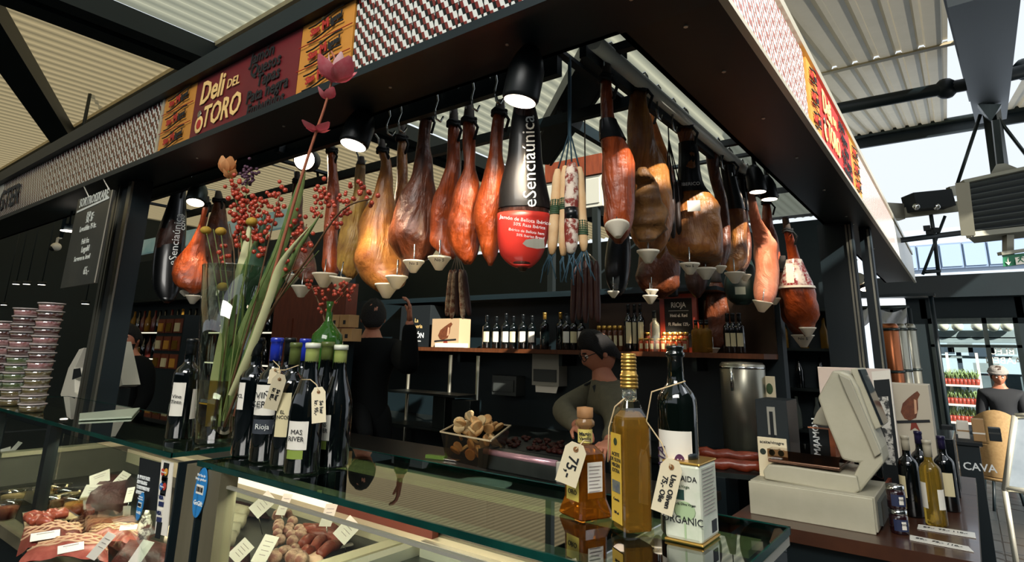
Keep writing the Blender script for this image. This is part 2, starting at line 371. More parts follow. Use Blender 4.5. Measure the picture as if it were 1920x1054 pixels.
tmx = MB().box((.0015, 0, .0015), (T-.0015, .02, T-.0015)).mesh('tile'); tmx.materials.append(TX)
tmy = MB().box((-.02, .0015, .0015), (0, T-.0015, T-.0015)).mesh('tile'); tmy.materials.append(TY)
def tiles(x0, x1):
    n = int(round((x1-x0)/T))
    for i in range(n):
        for j in range(3): obj('tile', tmx, can, (x1-(i+1)*T-XC, -.006, ZB+j*T))
tiles(-1.645, XC); tiles(-5.1, -3.25)
n = int(1.8/T); b = MB(CO)
tl2 = MB().box((.0015, 0, .0015), (T-.0015, .02, T-.0015))
TXF = TX
b.box((-6.2, YF-.006, ZB), (-5.1, YF+.014, ZB+3*T)); b.build('tile_panel', TX, can)
yo0, yo1, yo2, yo3 = 2.58, 2.8, 3.75, 4.1
for i in range(int((yo0-YF)/T)):
    for j in range(3): obj('tile', tmy, can, (.006, i*T, ZB+j*T))
MB(CO).box((XC-.014, yo3, ZB), (XC+.006, 6.3, ZB+3*T)).build('tile_panel', TY, can)
MB(CO).box((XC-.014, 6.3, ZB), (XC+.006, YR, ZB+3*T)).build('blank_panel', WHITE, can)
# painted sign panels
ORG = mat('orange_board', '#c98a3a', .5, col2='#bd7e31', ns=8); RED = mat('dark_red_board', '#6b1a20', .5, col2='#5d161c', ns=6); RED2 = mat('red_board', '#b02c28', .5); CRM = mat('sign_cream', '#e8c27e', .6); RDI = mat('red_ink', '#a52a22', .6); GRNI = mat('olive_ink', '#4b4420', .6)
def sanmiguel(par, c0, c1, right, o, nrm, n=3, mirror=False):
    """orange board parts with three lockups between corners c0 (low, reading left) and c1 (high, reading right)"""
    c0 = Vector(c0); c1 = Vector(c1); Rr = Vector(right); w = abs((c1-c0).dot(Rr)); h = (c1.z-c0.z)/n; nn = Vector(nrm)
    for k in range(n):
        m = c0 + Rr*w/2 + Z3*h*(k+.5) + nn*.006
        dv = Rr; t = .0025
        for sgn, zz in ((1, .3), (-1, -.3)):
            bl = MB(o); pts = [m + Rr*w*.33*(a) + Z3*h*(zz + .07*math.sin(a*2.6)+.09*a) for a in (-1, -.6, -.2, .2, .6, 1)]
            bl.tube(pts, .003, 4); bl.build('ribbon', INK, par)
        text('lettering', 'San', h*.40, RDI, par, m-Rr*w*.20-Z3*h*.06, Rr+Z3*.13, Z3, .001, bold=.002, shear=.15, o=1, origin=o)
        text('lettering', 'M', h*.52, RDI, par, m+Rr*w*.0+Z3*h*.0, Rr+Z3*.13, Z3, .001, bold=.003, origin=o)
        text('lettering', 'iguel', h*.38, INK, par, m+Rr*w*.19+Z3*h*.07, Rr+Z3*.13, Z3, .001, bold=.002, shear=.15, origin=o)
        MB(o).lathe(m-nn*.001+Z3*h*.3-Rr*w*.06, [(.009, 0), (.009, .002)], 8, nn).build('emblem', GRNI, par)
        if k: MB(o).bar(c0+Z3*h*k+nn*.005, c0+Rr*w+Z3*h*k+nn*.005, .003, .002, nn.cross(Rr)).build('seam', RDI, par)
def deli(par, c0, w, h, right, nrm, o, big):
    c0 = Vector(c0); R_ = Vector(right); n_ = Vector(nrm)*.006
    def at(u, v): return c0+R_*w*u+Z3*h*v+n_
    text('lettering', 'Deli', .16, CRM, par, at(.2, .70), R_, Z3, .001, bold=.0035, sx=.85, shear=.1, origin=o)
    text('lettering', 'DEL', .065, CRM, par, at(.42, .66), R_, Z3, .001, bold=.0005, shear=.1, origin=o)
    text('lettering', 'TORO', .15, CRM, par, at(.33, .27), R_, Z3, .001, bold=.003, sx=.8, shear=.12, origin=o)
    for i, s in enumerate(('Jamón', 'Quesos', 'Tapas', 'Pata negra', 'Embutidos')):
        text('lettering', s, .08 if i < 4 else .07, INK, par, at(.755-(.04*(2-i) if i < 3 else .0), .88-i*.2), R_, Z3, .001, bold=.0015, sx=.95, shear=.1, origin=o)
    bl = MB(o); bl.ball(at(.1, .2)-n_*.2, .045, sq=(.9, .08, 1) if abs(R_.x) > .5 else (.08, .9, 1)); bl.build('emblem', CRM, par)
    bl = MB(o); bl.ball(at(.105, .2)+n_*.2, .026, sq=(.9, .12, 1) if abs(R_.x) > .5 else (.12, .9, 1)); bl.build('emblem', RDI, par)
    bl = MB(o); bl.ball(at(.09, .38)-n_*.2, .02, sq=(1, .2, 1) if abs(R_.x) > .5 else (.2, 1, 1)); bl.build('emblem', STEEL, par)
hz = ZB+3*T
XA, XB_, XCc, XD = -3.22, -2.87, -1.985, -1.65
for a, c_, nm, mt in ((XA, XB_, 'beer_board', ORG), (XB_, XCc, 'name_board', RED), (XCc, XD, 'beer_board', ORG)):
    o_ = MB(CO).box((a, YF-.008, ZB), (c_-.003, YF+.02, hz)).build(nm, mt, can)
    if mt is ORG: sanmiguel(o_, (a, YF-.012, ZB), (c_, YF-.012, hz), X3, CO, -Y3)
    else: deli(o_, (a, YF-.008, ZB), c_-a, hz-ZB, X3, -Y3, CO, 1)
MB(CO).box((-3.25, YF-.012, ZB), (-3.225, YF+.02, hz)).build('divider', ALU, can)
o_ = MB(CO).box((-8.0, YF-.008, ZB), (-6.2, YF+.02, hz)).build('shop_board', mat('grey_white_board', '#b9b8ae', .6), can)
text('lettering', 'SLAGTER', .24, mat('navy_ink', '#1f2833', .6), o_, (P(33, 385, y=YF).x-.42, YF-.014, ZB+.14), X3, Z3, .001, bold=.004, origin=CO, fit=.95)
for a, c_, nm, mt in ((yo0, yo1, 'beer_board', ORG), (yo1, yo2, 'name_board', RED2), (yo2, yo3, 'beer_board', ORG)):
    o_ = MB(CO).box((XC-.02, a, ZB), (XC+.008, c_-.003, hz)).build(nm, mt, can)
    if mt is ORG: sanmiguel(o_, (XC+.008, a, ZB), (XC+.008, c_, hz), Y3, CO, X3)
    else: deli(o_, (XC+.008, a, ZB), c_-a, hz-ZB, Y3, X3, CO, 1)
# posts that carry the canopy
def post(name, label, x, y, w, z1, mt, strips):
    t = thing(name, label, 'post', (x, y, 0))
    MB((x, y, 0)).box((x-w/2, y-.05, 0), (x+w/2, y+.05, z1)).build('column', mt, t)
    for dx, ww, m2 in strips: MB((x, y, 0)).box((x+dx-ww/2, y-.062, .9), (x+dx+ww/2, y-.05, z1-.02)).build('edge_strip', m2, t)
    return t
post('corner_post', 'dark steel post at the left end of the stall behind the hanging chalk board', -3.95, 1.36, .26, 2.45, BLK, ((-.1, .035, STEEL), (-.055, .02, STEEL), (.1, .05, STEEL)))
post('rear_post', 'broad black post at the rear right of the stall under the canopy', -.66, 4.75, .22, 2.45, BLK, ((.075, .012, STEEL), (.095, .012, STEEL)))
post('slim_post', 'slim black post beside the broad rear post with a bright edge', -.5, 5.0, .07, 2.45, BLK, ((.02, .012, STEEL),))
# ================================================================ hanging hams
HOOF = mat('dried_hoof', '#4a4038', .7, col2='#2e2722', ns=20)
ROPE = mat('black_rope', '#0f1212', .8)
HAMS = {
 'orange': mat('ham_orange', '#b4501c', .34, col2='#6a260c', ns=9, na=.5, bump=.6, bs=26, coat=.25),
 'brown': mat('ham_brown', '#7a3a18', .4, col2='#40200f', ns=9, na=.5, bump=.7, bs=24, coat=.2),
 'golden': mat('ham_golden', '#b87a35', .36, col2='#6e3414', ns=8, na=.45, bump=.6, bs=24, coat=.25),
 'yellow': mat('ham_yellow_fat', '#b89244', .4, col2='#7a4a1e', ns=10, na=.4, bump=.5, bs=16, coat=.2),
 'dark': mat('ham_dark', '#4a2414', .45, col2='#2c150d', ns=7, na=.5, bump=.4, bs=20, coat=.1),
 'pale': mat('ham_pale_wrapped', '#d9a088', .4, col2='#b25c38', ns=6, na=.5, bump=.4, bs=16, coat=.3),
}
def marble(m, dark, amt=.75, sc=3.2):
    """smoked crust: darker streaks and spots over the base colour, with wrinkles"""
    nt = m.node_tree; N = nt.nodes.new; L = nt.links.new; b = nt.nodes['Principled BSDF']; src = b.inputs['Base Color'].links[0].from_socket
    tc = N('ShaderNodeTexCoord'); mp = N('ShaderNodeMapping'); mp.inputs['Scale'].default_value = (1, 1, .35); L(tc.outputs['Object'], mp.inputs[0])
    n = N('ShaderNodeTexNoise'); n.inputs['Scale'].default_value = sc*3; n.inputs['Detail'].default_value = 6; n.inputs['Distortion'].default_value = 1.2; L(mp.outputs[0], n.inputs[0])
    r = N('ShaderNodeValToRGB'); r.color_ramp.elements[0].position = .45; r.color_ramp.elements[1].position = .68; L(n.outputs[0], r.inputs[0])
    mu = N('ShaderNodeMath'); mu.operation = 'MULTIPLY'; mu.inputs[1].default_value = amt; L(r.outputs[0], mu.inputs[0])
    mx = N('ShaderNodeMix'); mx.data_type = 'RGBA'; L(mu.outputs[0], mx.inputs[0]); L(src, mx.inputs[6]); mx.inputs[7].default_value = lin(dark); L(mx.outputs[2], b.inputs['Base Color'])
    n2 = N('ShaderNodeTexNoise'); n2.inputs['Scale'].default_value = 9; n2.inputs['Detail'].default_value = 8; n2.inputs['Distortion'].default_value = 2; L(mp.outputs[0], n2.inputs[0])
    bp = N('ShaderNodeBump'); bp.inputs['Strength'].default_value = .9; bp.inputs['Distance'].default_value = .02; L(n2.outputs[0], bp.inputs['Height'])
    old = b.inputs['Normal'].links[0].from_socket if b.inputs['Normal'].links else None
    if old: L(old, bp.inputs['Normal'])
    L(bp.outputs[0], b.inputs['Normal']); b.inputs['Coat Weight'].default_value = .15; b.inputs['Coat Roughness'].default_value = .25
for k_, dk_ in (('orange', '#4a1c0a'), ('brown', '#24120a'), ('golden', '#4e2410'), ('yellow', '#5a3812'), ('dark', '#160b07'), ('pale', '#a04a2c')): marble(HAMS[k_], dk_, .8 if k_ != 'pale' else .5)
SLEEVE = mat('black_sleeve_cloth', '#0a0d0f', .35, coat=.3)
MOULD = mat('mouldy_cut_face', '#7a5426', .6, col2='#3a2010', ns=16, na=.35, bump=1, bs=34, stretch=(1, 1, .4))
HOOKM = mat('hook_steel', '#b9bcb8', .25, 1)
def cr(a, b, c, d, t):
    return .5*((2*b)+(-a+c)*t+(2*a-5*b+4*c-d)*t*t+(-a+3*b-3*c+d)*t**3)
def resample(rows, n):
    out = []
    for i in range(n):
        u = i/(n-1)*(len(rows)-1); k = min(int(u), len(rows)-2); t = u-k
        R = [rows[max(0, min(len(rows)-1, k+j))] for j in (-1, 0, 1, 2)]
        out.append(tuple(cr(*[r[c] for r in R], t) for c in range(3)))
    return out
def rings(rows, pl, thick, seg=18, grow=0, lump=.0, seed=0, p0=0, p1=None):
    """horizontal oval sections whose width follows the rows (level, left, right) on the hanging plane"""
    out = []
    for py, xl, xr in rows:
        c = P((xl+xr)/2, py, **pl); d = dep(c); w = max((xr-xl)/2*d/FOC, .004)+grow
        v = c-EYE; v.z = 0; v.normalize(); sd = v.cross(Z3); th = w*thick if w > .04 else w*max(thick, .9)
        ring = []
        for k in range(seg):
            a = 2*PI*k/seg; q = c + sd*w*math.cos(a) + v*th*math.sin(a)
            if lump:
                nz = noise.noise(q*9+Vector((seed*3.1, 0, 0)))*lump*w + noise.noise(q*24+Vector((0, seed, 0)))*lump*.35*w
                q = q + (q-c).normalized()*nz
            ring.append(q)
        out.append(ring)
    return out
def capped(b, R):
    b.grid(R, True); n = len(R[0]); m = len(b.v)-n*len(R)
    b.f += [[m+k for k in range(n)][::-1], [m+(len(R)-1)*n+k for k in range(n)]]; b.sm += [True, True]
    return b
NH = 0
def hook(top, bot, rail=None):
    b = MB(bot); t = Vector(top); q = Vector(bot)
    b.tube([t+Vector((0, .03, -.012)), t+Vector((0, .02, .016)), t+Vector((0, -.004, .022)), t+Vector((0, -.028, .002)), (t*2+q)/3+Vector((0, -.012, 0)), q+Vector((0, -.02, .03)), q+Vector((0, -.012, -.004)), q+Vector((0, .012, -.008)), q+Vector((0, .026, .018))], .0042, 6)
    o = b.build('meat_hook', HOOKM, fix=False); o.location = q
    return tag(o, 'bent steel hook hung over a stall rail to carry a cured leg', 'hook', 'steel hooks over the hanging rails')
RAILF = dict(y=1.53, z=2.45); RAILR = dict(x=-.83, z=2.465); RAILB = dict(y=1.98, z=2.47)
def ham(label, kind, rows, pl, thick=.8, rail=None, hoof=1, rope=True, sleeve=None, extra=None, lump=.2, hk=True):
    global NH; NH += 1
    rows = [tuple(map(float, r)) for r in rows]; c0 = P((rows[0][1]+rows[0][2])/2, rows[0][0], **pl)
    t = thing('cured_ham', label, 'ham', c0, 0, 'cured hams hanging round the stall'); O = c0
    hf = rows[:hoof+1]; n1 = max(4, hoof*4)
    if hoof:
        capped(MB(O), rings(resample(hf, n1), pl, 1.0, 12, 0, .12, NH)).build('hoof', HOOF, t)
    R = rings(resample(rows[hoof:], 24), pl, thick, 20, 0, lump, NH)
    # round the bottom off
    cb = sum(R[-1], Vector())/len(R[-1]); R.append([cb + (q-cb)*.55 - Z3*.012 for q in R[-1]])
    capped(MB(O), R).build('leg_of_ham', HAMS[kind], t)
    if rope:
        py, xl, xr = rows[hoof]; c = P((xl+xr)/2, py, **pl); r = (xr-xl)/2*dep(c)/FOC+.004
        b = MB(O)
        for dz in (0, .012):
            b.tube([c+Vector((r*math.cos(a), r*math.sin(a), dz+.004*math.sin(3*a))) for a in [2*PI*k/12 for k in range(13)]], .0065, 6)
        b.tube([c+Vector((r, 0, 0)), c+Vector((r+.02, 0, -.03)), c+Vector((r+.005, 0, -.075))], .006, 5); stuff(b.build('rope_tie', ROPE, t, fix=False))
    if sleeve:
        a, z, m = sleeve; RR = [r for r in resample(rows, 40) if a <= r[0] <= z]
        bb = MB(O); bb.grid(rings(RR, pl, thick, 20, .005), True); bb.build('sleeve', m, t)
    if extra: extra(t, O)
    if pl is BX and not rail: MB(O).tube([c0-Z3*.01, c0.lerp(Vector((c0.x, c0.y, 2.47)), .5), Vector((c0.x, c0.y, 2.47))], .003, 5).build('cord', ROPE, t)
    if hk and rail:
        tp = Vector((c0.x if 'x' not in rail else rail['x'], c0.y if 'y' not in rail else rail['y'], rail['z']+.03))
        hook(tp, c0+Vector((0, 0, -.03)))
    return t
BX = dict(x=-1.28); LY = dict(y=1.62); RX = dict(x=-.85)
# rails
t = thing('hanging_rail', 'long flat black rail with hooks along the front of the stall', 'rail', (-2.5, 1.53, 2.45))
O = (-2.5, 1.53, 2.45); MB(O).box((-4.7, 1.515, 2.405), (-.98, 1.545, 2.475)).build('bar', BLK, t)
for x in (-4.4, -2.6, -1.1): MB(O).box((x-.02, 1.482, 2.43), (x+.02, 1.516, 2.47)).build('bracket', BLK, t)
t = thing('hanging_rail', 'thinner black rail running behind the front rail of hams', 'rail', (-2.5, 1.98, 2.47)); O = (-2.5, 1.98, 2.47)
MB(O).box((-4.7, 1.965, 2.44), (-.9, 1.995, 2.485)).build('bar', BLK, t)
for x in (-4.65, -2.9, -1.0): MB(O).box((x, 1.482, 2.485), (x+.03, 1.99, 2.5)).build('bracket', BLK, t)
t = thing('hanging_rail', 'round pale metal rail with hooks along the right side of the stall', 'rail', (-.83, 2.4, 2.465)); O = (-.83, 2.4, 2.465)
MB(O).tube([(-.83, 1.5, 2.465), (-.83, 3.75, 2.465)], .026, 14).build('tube', mat('white_tube_paint', '#d8d8cc', .35), t); MB(O).box((-.885, 1.5, 2.425), (-.86, 3.75, 2.47)).build('backing_bar', BLK, t)
for y in (1.6, 2.7, 3.7): MB(O).box((-.86, y, 2.47), (-.731, y+.03, 2.50)).build('bracket', BLK, t)
t = thing('hanging_rail', 'slim dark rail deeper inside the stall with the low dim hams', 'rail', (-1.28, 3.0, 2.48)); MB((-1.28, 3.0, 2.48)).box((-1.295, 2.0, 2.468), (-1.265, 5.2, 2.52)).build('bar', BLK, t)
for y in (3.0, 4.6): MB((-1.28, 3.0, 2.48)).box((-1.28, y, 2.505), (-.732, y+.03, 2.52)).build('bracket', BLK, t)
# corner brace of the stall roof
t = thing('roof_brace', 'wide dark steel brace running back from the front corner of the canopy', 'brace', P(1130, 110, z=2.56)); O = t.location
a, bq = P(1135, 92, z=2.56), P(1008, 300, z=2.56)
MB(O).bar(a, bq, .13, .05).build('web', BLK, t); sd = (bq-a).normalized().cross(Z3)
for s in (-1, 1): MB(O).bar(a+sd*.075*s, bq+sd*.075*s, .012, .06).build('flange', STEELD, t)
WT = mat('white_print', '#e9ecea', .6)
def vtext(t, O, s, px, py0, py1, pl, size, m, grow=.03, sx=1, bold=0, shear=0):
    a = P(px[0], py0, **pl); b_ = P(px[1], py1, **pl); rt = (b_-a); v = (a-EYE).normalized(); up = rt.cross(v)
    mid = (a+b_)/2 - v*grow
    up = v.cross(rt)*-1
    text('lettering', s, size, m, t, mid, rt, up if up.dot(CR) < 0 else -up, .0008, sx=1, bold=bold, shear=shear, origin=O, fit=rt.length*.98)
# --- front row, left to right
def e1(t, O):
    vtext(t, O, 'eSenciaúnica', (323, 336), 498, 402, LY, .06, WT, .11); vtext(t, O, 'COVAP', (344, 344), 432, 402, LY, .028, WT, .09, bold=.0006)
ham('black sleeved ham with white upright lettering, farthest left in the front row', 'dark', [(340,336,344),(352,328,346),(390,316,346),(430,303,345),(470,294,341),(510,290,337),(540,291,333),(558,299,326),(565,306,320)], LY, .75, RAILF, 1, True, (352, 566, SLEEVE), e1)
ham('bright orange ham beside the black sleeved one at far left', 'orange', [(368,384,392),(385,382,392),(410,376,389),(430,369,385),(455,356,384),(480,337,386),(505,328,392),(525,328,393),(540,338,387),(547,352,374)], LY, .8, RAILF, 1)
ham('reddish brown ham overlapping the orange one at far left behind the yellow button flowers', 'brown', [(358,405,414),(378,401,420),(400,397,424),(430,388,428),(460,374,430),(490,370,432),(515,372,430),(532,385,420)], dict(y=1.8), .8, RAILF, 1)
ham('dark ham half hidden behind the red berries and green leaves', 'brown', [(322,553,562),(342,551,565),(370,548,568),(400,547,567),(430,549,574),(460,549,585),(490,549,590),(510,553,592),(526,565,586)], dict(y=1.8), .8, RAILF, 1)
ham('slim ham with a red shank and yellow lower half above two cups', 'orange', [(268,615,626),(285,614,630),(330,614,634),(370,612,638),(410,609,634),(440,607,633),(470,605,633),(495,604,635),(512,608,634),(521,614,628)], LY, 1.1, RAILF, 1)
ham('knobbly yellow fat covered ham with a wrinkled side, next to the slim red shanked one', 'yellow', [(294,673,683),(310,667,685),(340,664,684),(370,662,690),(400,647,690),(430,640,688),(460,636,684),(490,633,680),(508,637,674),(518,648,666)], LY, .9, RAILF, 1, False, lump=.24)
ham('large golden ham with a pale lit shoulder, lowest hanging in the front row', 'golden', [(262,711,721),(285,709,726),(305,714,733),(330,710,737),(360,703,739),(390,689,742),(420,676,746),(450,668,750),(480,667,756),(510,672,760),(532,685,757),(543,700,744)], LY, .75, RAILF, 1)
ham('thin brown ham seen edge on between the large golden and the broad brown one', 'golden', [(234,749,760),(262,745,762),(310,743,764),(350,743,764),(380,737,767),(410,730,772),(440,726,772),(470,723,768),(495,725,768),(512,736,768),(520,748,764)], dict(y=1.74), .9, RAILF, 1)
ham('broad brown ham with a grey hoof and golden edge, above a printed cup', 'brown', [(198,797,811),(222,789,811),(245,785,807),(270,783,806),(300,776,810),(330,772,815),(355,757,818),(380,745,821),(410,737,823),(440,733,823),(465,736,818),(484,746,806),(493,764,790)], LY, .75, RAILF, 1)
ham('narrow curved orange brown ham right of the broad brown one', 'orange', [(203,843,858),(235,841,860),(275,839,862),(312,837,863),(345,824,861),(375,811,852),(410,806,848),(440,806,848),(462,811,851),(480,832,856)], LY, .9, RAILF, 1)
ham('plump orange ham with a dark shaded right side, second left of the red labelled bag', 'orange', [(198,872,888),(230,868,890),(277,868,891),(315,868,893),(345,856,901),(375,847,901),(410,842,900),(445,840,899),(470,846,898),(490,866,888)], dict(y=1.58), .8, RAILF, 1)
ham('glossy bright orange ham with a white highlight, just left of the red labelled bag', 'orange', [(189,931,946),(215,925,947),(250,920,945),(280,918,943),(310,911,946),(335,903,948),(370,893,947),(410,889,942),(445,895,939),(475,903,935),(492,913,926)], dict(y=1.58), .85, RAILF, 1)
BAGR = mat('red_bag_label', '#c8342a', .4, col2='#b82c24', ns=5, coat=.2)
def e13(t, O):
    rows = resample([(r[0], r[1], r[2]) for r in B13], 40); RR = [r for r in rows if r[0] >= 398]
    b = MB(O); capped(b, rings(RR, pB, .62, 24, .007)).build('red_label', BAGR, t)
    vtext(t, O, 'eSenciaúnica', (995, 991), 390, 222, pB, .062, WT, .085)
    c = P(985, 412, **pB); vv = (c-EYE).normalized(); rt = vv.cross(Z3)
    for s, px, py, sz in (('Jamón de Bellota Ibérico', 988, 413, .0165), ('50% Raza Ibérica', 995, 423, .015), ('Ibérico de Bellota ham', 990, 433, .0125), ('50% Iberian Breed', 997, 442, .012)):
        text('lettering', s, sz, WT, t, P(px-3, py, **pB)-vv*.108, rt-Z3*.12, Z3, .0006, origin=O)
    b = MB(O); m = P(1000, 455, **pB)-vv*.098; b.prism([m+rt*(x*.036)+Z3*(y*.022) for x, y in ((-1, 0), (-.7, .6), (0, .75), (.9, .7), (1, -.6), (.3, -.7), (-.6, -.45))], -vv*.004); b.build('silver_seal', STEEL, t)
pB = dict(y=1.56); B13 = [(172,972,992),(200,966,1001),(230,961,1008),(265,957,1012),(300,953,1014),(350,940,1023),(385,937,1030),(420,936,1028),(455,937,1021),(480,943,1012),(495,957,1000),(502,970,990)]
ham('black sleeved ham with white upright lettering and a bright red lower label', 'dark', B13, pB, .62, RAILF, 0, False, (172, 400, mat('bag_black_print', '#0d0b0c', .42, coat=.2)), e13, lump=0)
# --- right side row, near to far
def lab(px, py, w, h, pl, m, grow, name='label'):
    def f(t, O):
        c = P(px, py, **pl); v = (c-EYE).normalized(); rt = v.cross(Z3).normalized(); k = dep(c)/FOC
        MB(O).hexa([c-v*grow+rt*(sx*w*k/2)+Z3*(sy*h*k/2) for sx, sy in ((-1,-1),(1,-1),(1,1),(-1,1))], -v*.002).build(name, m, t)
    return f
ham('reddish ham with black net round its shank, nearest on the right hand rail', 'orange', [(112,1128,1145),(150,1127,1146),(185,1126,1148),(222,1127,1152),(250,1126,1165),(275,1128,1178),(300,1130,1190),(340,1129,1192),(380,1130,1190),(415,1132,1187),(438,1140,1180),(450,1150,1170)], RX, .9, RAILR, 1, True, (222, 268, SLEEVE))
def e2(t, O):
    v = (P(1215, 400, **RX)-EYE).normalized()
    b = MB(O); rows = [(318,1196,1214),(335,1190,1226),(352,1194,1240),(375,1188,1238),(395,1192,1247),(415,1186,1240),(432,1196,1244),(450,1200,1226)]
    capped(b, rings(resample(rows, 20), RX, .45, 20, 0, .5, 5)); b.v = [q-v*.068 for q in b.v]; b.build('cut_face', MOULD, t)
ham('broad brown ham with a mouldy cut face, second on the right hand rail', 'golden', [(148,1190,1210),(172,1184,1212),(200,1180,1213),(230,1177,1222),(265,1177,1230),(295,1178,1242),(330,1180,1255),(370,1180,1262),(400,1185,1265),(430,1185,1258),(455,1190,1250),(472,1205,1240),(478,1215,1230)], RX, .85, RAILR, 1, True, None, e2)
ham('golden ham peeping out behind the broad one with the mouldy cut face', 'golden', [(170,1206,1216),(205,1210,1222),(270,1220,1245),(320,1230,1262),(360,1238,1269),(410,1238,1271),(440,1230,1264),(470,1225,1250),(480,1230,1242)], dict(x=-1.0), .8, RAILR, 1)
def e3(t, O):
    lab(1301, 386, 22, 20, RX, PAPER, .125)(t, O)
    v = (P(1290, 345, **RX)-EYE).normalized(); rt = v.cross(Z3)
    text('lettering', 'IBERICO', .02, WT, t, P(1295, 345, **RX)-v*.06, rt, Z3, .0006, origin=O)
ham('brown ham in a black sleeve with a white price label, third on the right', 'golden', [(222,1270,1287),(242,1269,1297),(265,1274,1302),(290,1275,1308),(320,1274,1310),(350,1272,1318),(375,1262,1338),(400,1255,1348),(430,1250,1353),(460,1250,1353),(482,1262,1350),(496,1300,1345),(503,1315,1335)], RX, .8, RAILR, 1, True, (266, 366, SLEEVE), e3)
ham('thin brown ham edge just right of the sleeved one with the price label', 'brown', [(255,1318,1335),(285,1322,1345),(330,1330,1352),(370,1340,1362),(400,1345,1366),(440,1348,1370),(470,1345,1370),(495,1345,1362),(503,1348,1356)], dict(x=-.88), 1.1, RAILR, 1)
ham('rounded brown ham with a bright white top edge, fifth along the right hand rail', 'golden', [(280,1353,1366),(306,1352,1374),(345,1358,1382),(380,1362,1392),(410,1366,1397),(440,1368,1400),(470,1365,1401),(490,1357,1398),(503,1358,1390),(508,1364,1380)], RX, .9, RAILR, 1, True, (308, 400, SLEEVE))
ham('narrow dark ham squeezed behind the rounded fifth one on the right', 'brown', [(310,1380,1390),(335,1382,1396),(390,1388,1402),(420,1394,1404),(450,1396,1409),(480,1395,1409),(500,1388,1402),(508,1388,1396)], RX, 1.2, RAILR, 1, True, (336, 400, SLEEVE))
ham('pale pink sunlit ham with a black shank, far along the right hand rail', 'pale', [(318,1397,1406),(345,1399,1412),(370,1399,1416),(410,1406,1427),(440,1411,1443),(465,1414,1456),(500,1415,1459),(535,1416,1459),(560,1417,1452),(576,1425,1440)], dict(x=-.83), .85, RAILR, 1)
ham('orange ham half hidden behind the pale sunlit one', 'orange', [(362,1430,1440),(382,1430,1444),(420,1430,1448),(450,1435,1458),(490,1440,1463),(530,1440,1462),(555,1440,1455),(565,1442,1450)], dict(x=-.88), .9, None, 1)
PRINT = mat('printed_red_wrap', '#8c1f22', .25, col2='#e4dcd4', ns=22, na=.15, coat=.5)
def e9(t, O):
    lab(1481, 512, 12, 36, dict(x=-.72), PAPER, .075)(t, O)
    rows = resample(R9, 60); RR = [r for r in rows if 536 <= r[0] <= 544]; MB(O).grid(rings(RR, dict(x=-.72), .85, 20, .009), True).build('wrap_edge', PAPER, t)
R9 = [(408,1466,1478),(435,1470,1484),(460,1475,1492),(485,1477,1500),(510,1471,1510),(535,1466,1521),(560,1466,1528),(585,1472,1531),(605,1484,1529),(620,1498,1524),(627,1506,1518)]
ham('orange ham with a red and white printed wrapper round its shank, rightmost of all', 'orange', R9, dict(x=-.72), .85, None, 1, True, (486, 540, PRINT), e9)
ham('brown ham hanging close behind the one with the printed wrapper', 'brown', [(480,1462,1472),(510,1458,1475),(560,1460,1490),(590,1465,1505),(615,1478,1510),(633,1495,1510)], dict(x=-.82), .9, None, 1)
ham('dim brown ham hanging low behind the broad one with the mouldy face', 'brown', [(400,1235,1248),(440,1225,1260),(470,1205,1265),(500,1195,1272),(530,1195,1272),(548,1210,1262),(556,1225,1250)], BX, .8, None, 1, False)
ham('black wrapped ham hanging low under the nearest netted one on the right', 'dark', [(400,1155,1168),(430,1148,1175),(460,1140,1180),(500,1136,1180),(530,1140,1175),(550,1150,1168)], BX, .8, None, 1, False, (400, 552, SLEEVE))
ham('small dark ham low behind the cups under the third right hand one', 'dark', [(470,1298,1310),(490,1290,1320),(510,1285,1326),(540,1290,1322),(555,1300,1315)], BX, .8, None, 1, False)
ham('dim ham hanging low left of the dark green bag, by the wine chalkboard', 'brown', [(500,1338,1348),(530,1332,1354),(560,1325,1362),(600,1324,1372),(630,1328,1368),(650,1338,1355)], BX, .8, None, 1, False)
ham('dim brown ham hanging low below the dark green bag', 'brown', [(500,1385,1396),(540,1372,1404),(570,1360,1420),(600,1365,1424),(625,1380,1418),(640,1395,1410)], BX, .8, None, 1, False)
ham('slim dim ham hanging low right of the dark green bag', 'dark', [(500,1426,1432),(540,1422,1438),(575,1420,1443),(605,1424,1442),(625,1428,1438)], BX, .8, None, 1, False)
GB = mat('dark_green_bag', '#0d2420', .4, col2='#0a1a18', ns=4)
t = thing('ham_bag', 'dark green cloth bag with a small grey label hanging among the right hand hams', 'bag', P(1392, 500, x=-1.0)); O = t.location; q = dict(x=-1.0)
capped(MB(O), rings(resample([(470,1385,1398),(500,1368,1412),(530,1360,1418),(558,1364,1416),(572,1380,1404)], 14), q, .6, 18, 0, .06, 3)).build('cloth', GB, t); lab(1388, 545, 18, 14, q, mat('grey_label', '#8f988f', .6), .1)(t, O)
for s, px, py in (('jamón ibérico de', 1398, 512), ('bellota', 1400, 519)): 
    v = (P(px, py, **q)-EYE).normalized(); text('lettering', s, .016, WT, t, P(px, py, **q)-v*.1, v.cross(Z3), Z3, .0005, origin=O)
MB(O).tube([P(1391, 472, x=-1.0), P(1391, 445, x=-.98), P(1391, 330, x=-.9)], .003, 5).build('cord', ROPE, t)
# empty hooks along the rails
for px in (727, 748, 815, 882, 925): 
    q = P(px, 225, y=1.50); hook(Vector((q.x, 1.53, 2.48)), Vector((q.x+.02, 1.5, 2.36)))
for y in (2.0, 2.15, 2.75, 2.9, 3.3): hook(Vector((-.83, y, 2.492)), Vector((-.83, y, 2.38)))
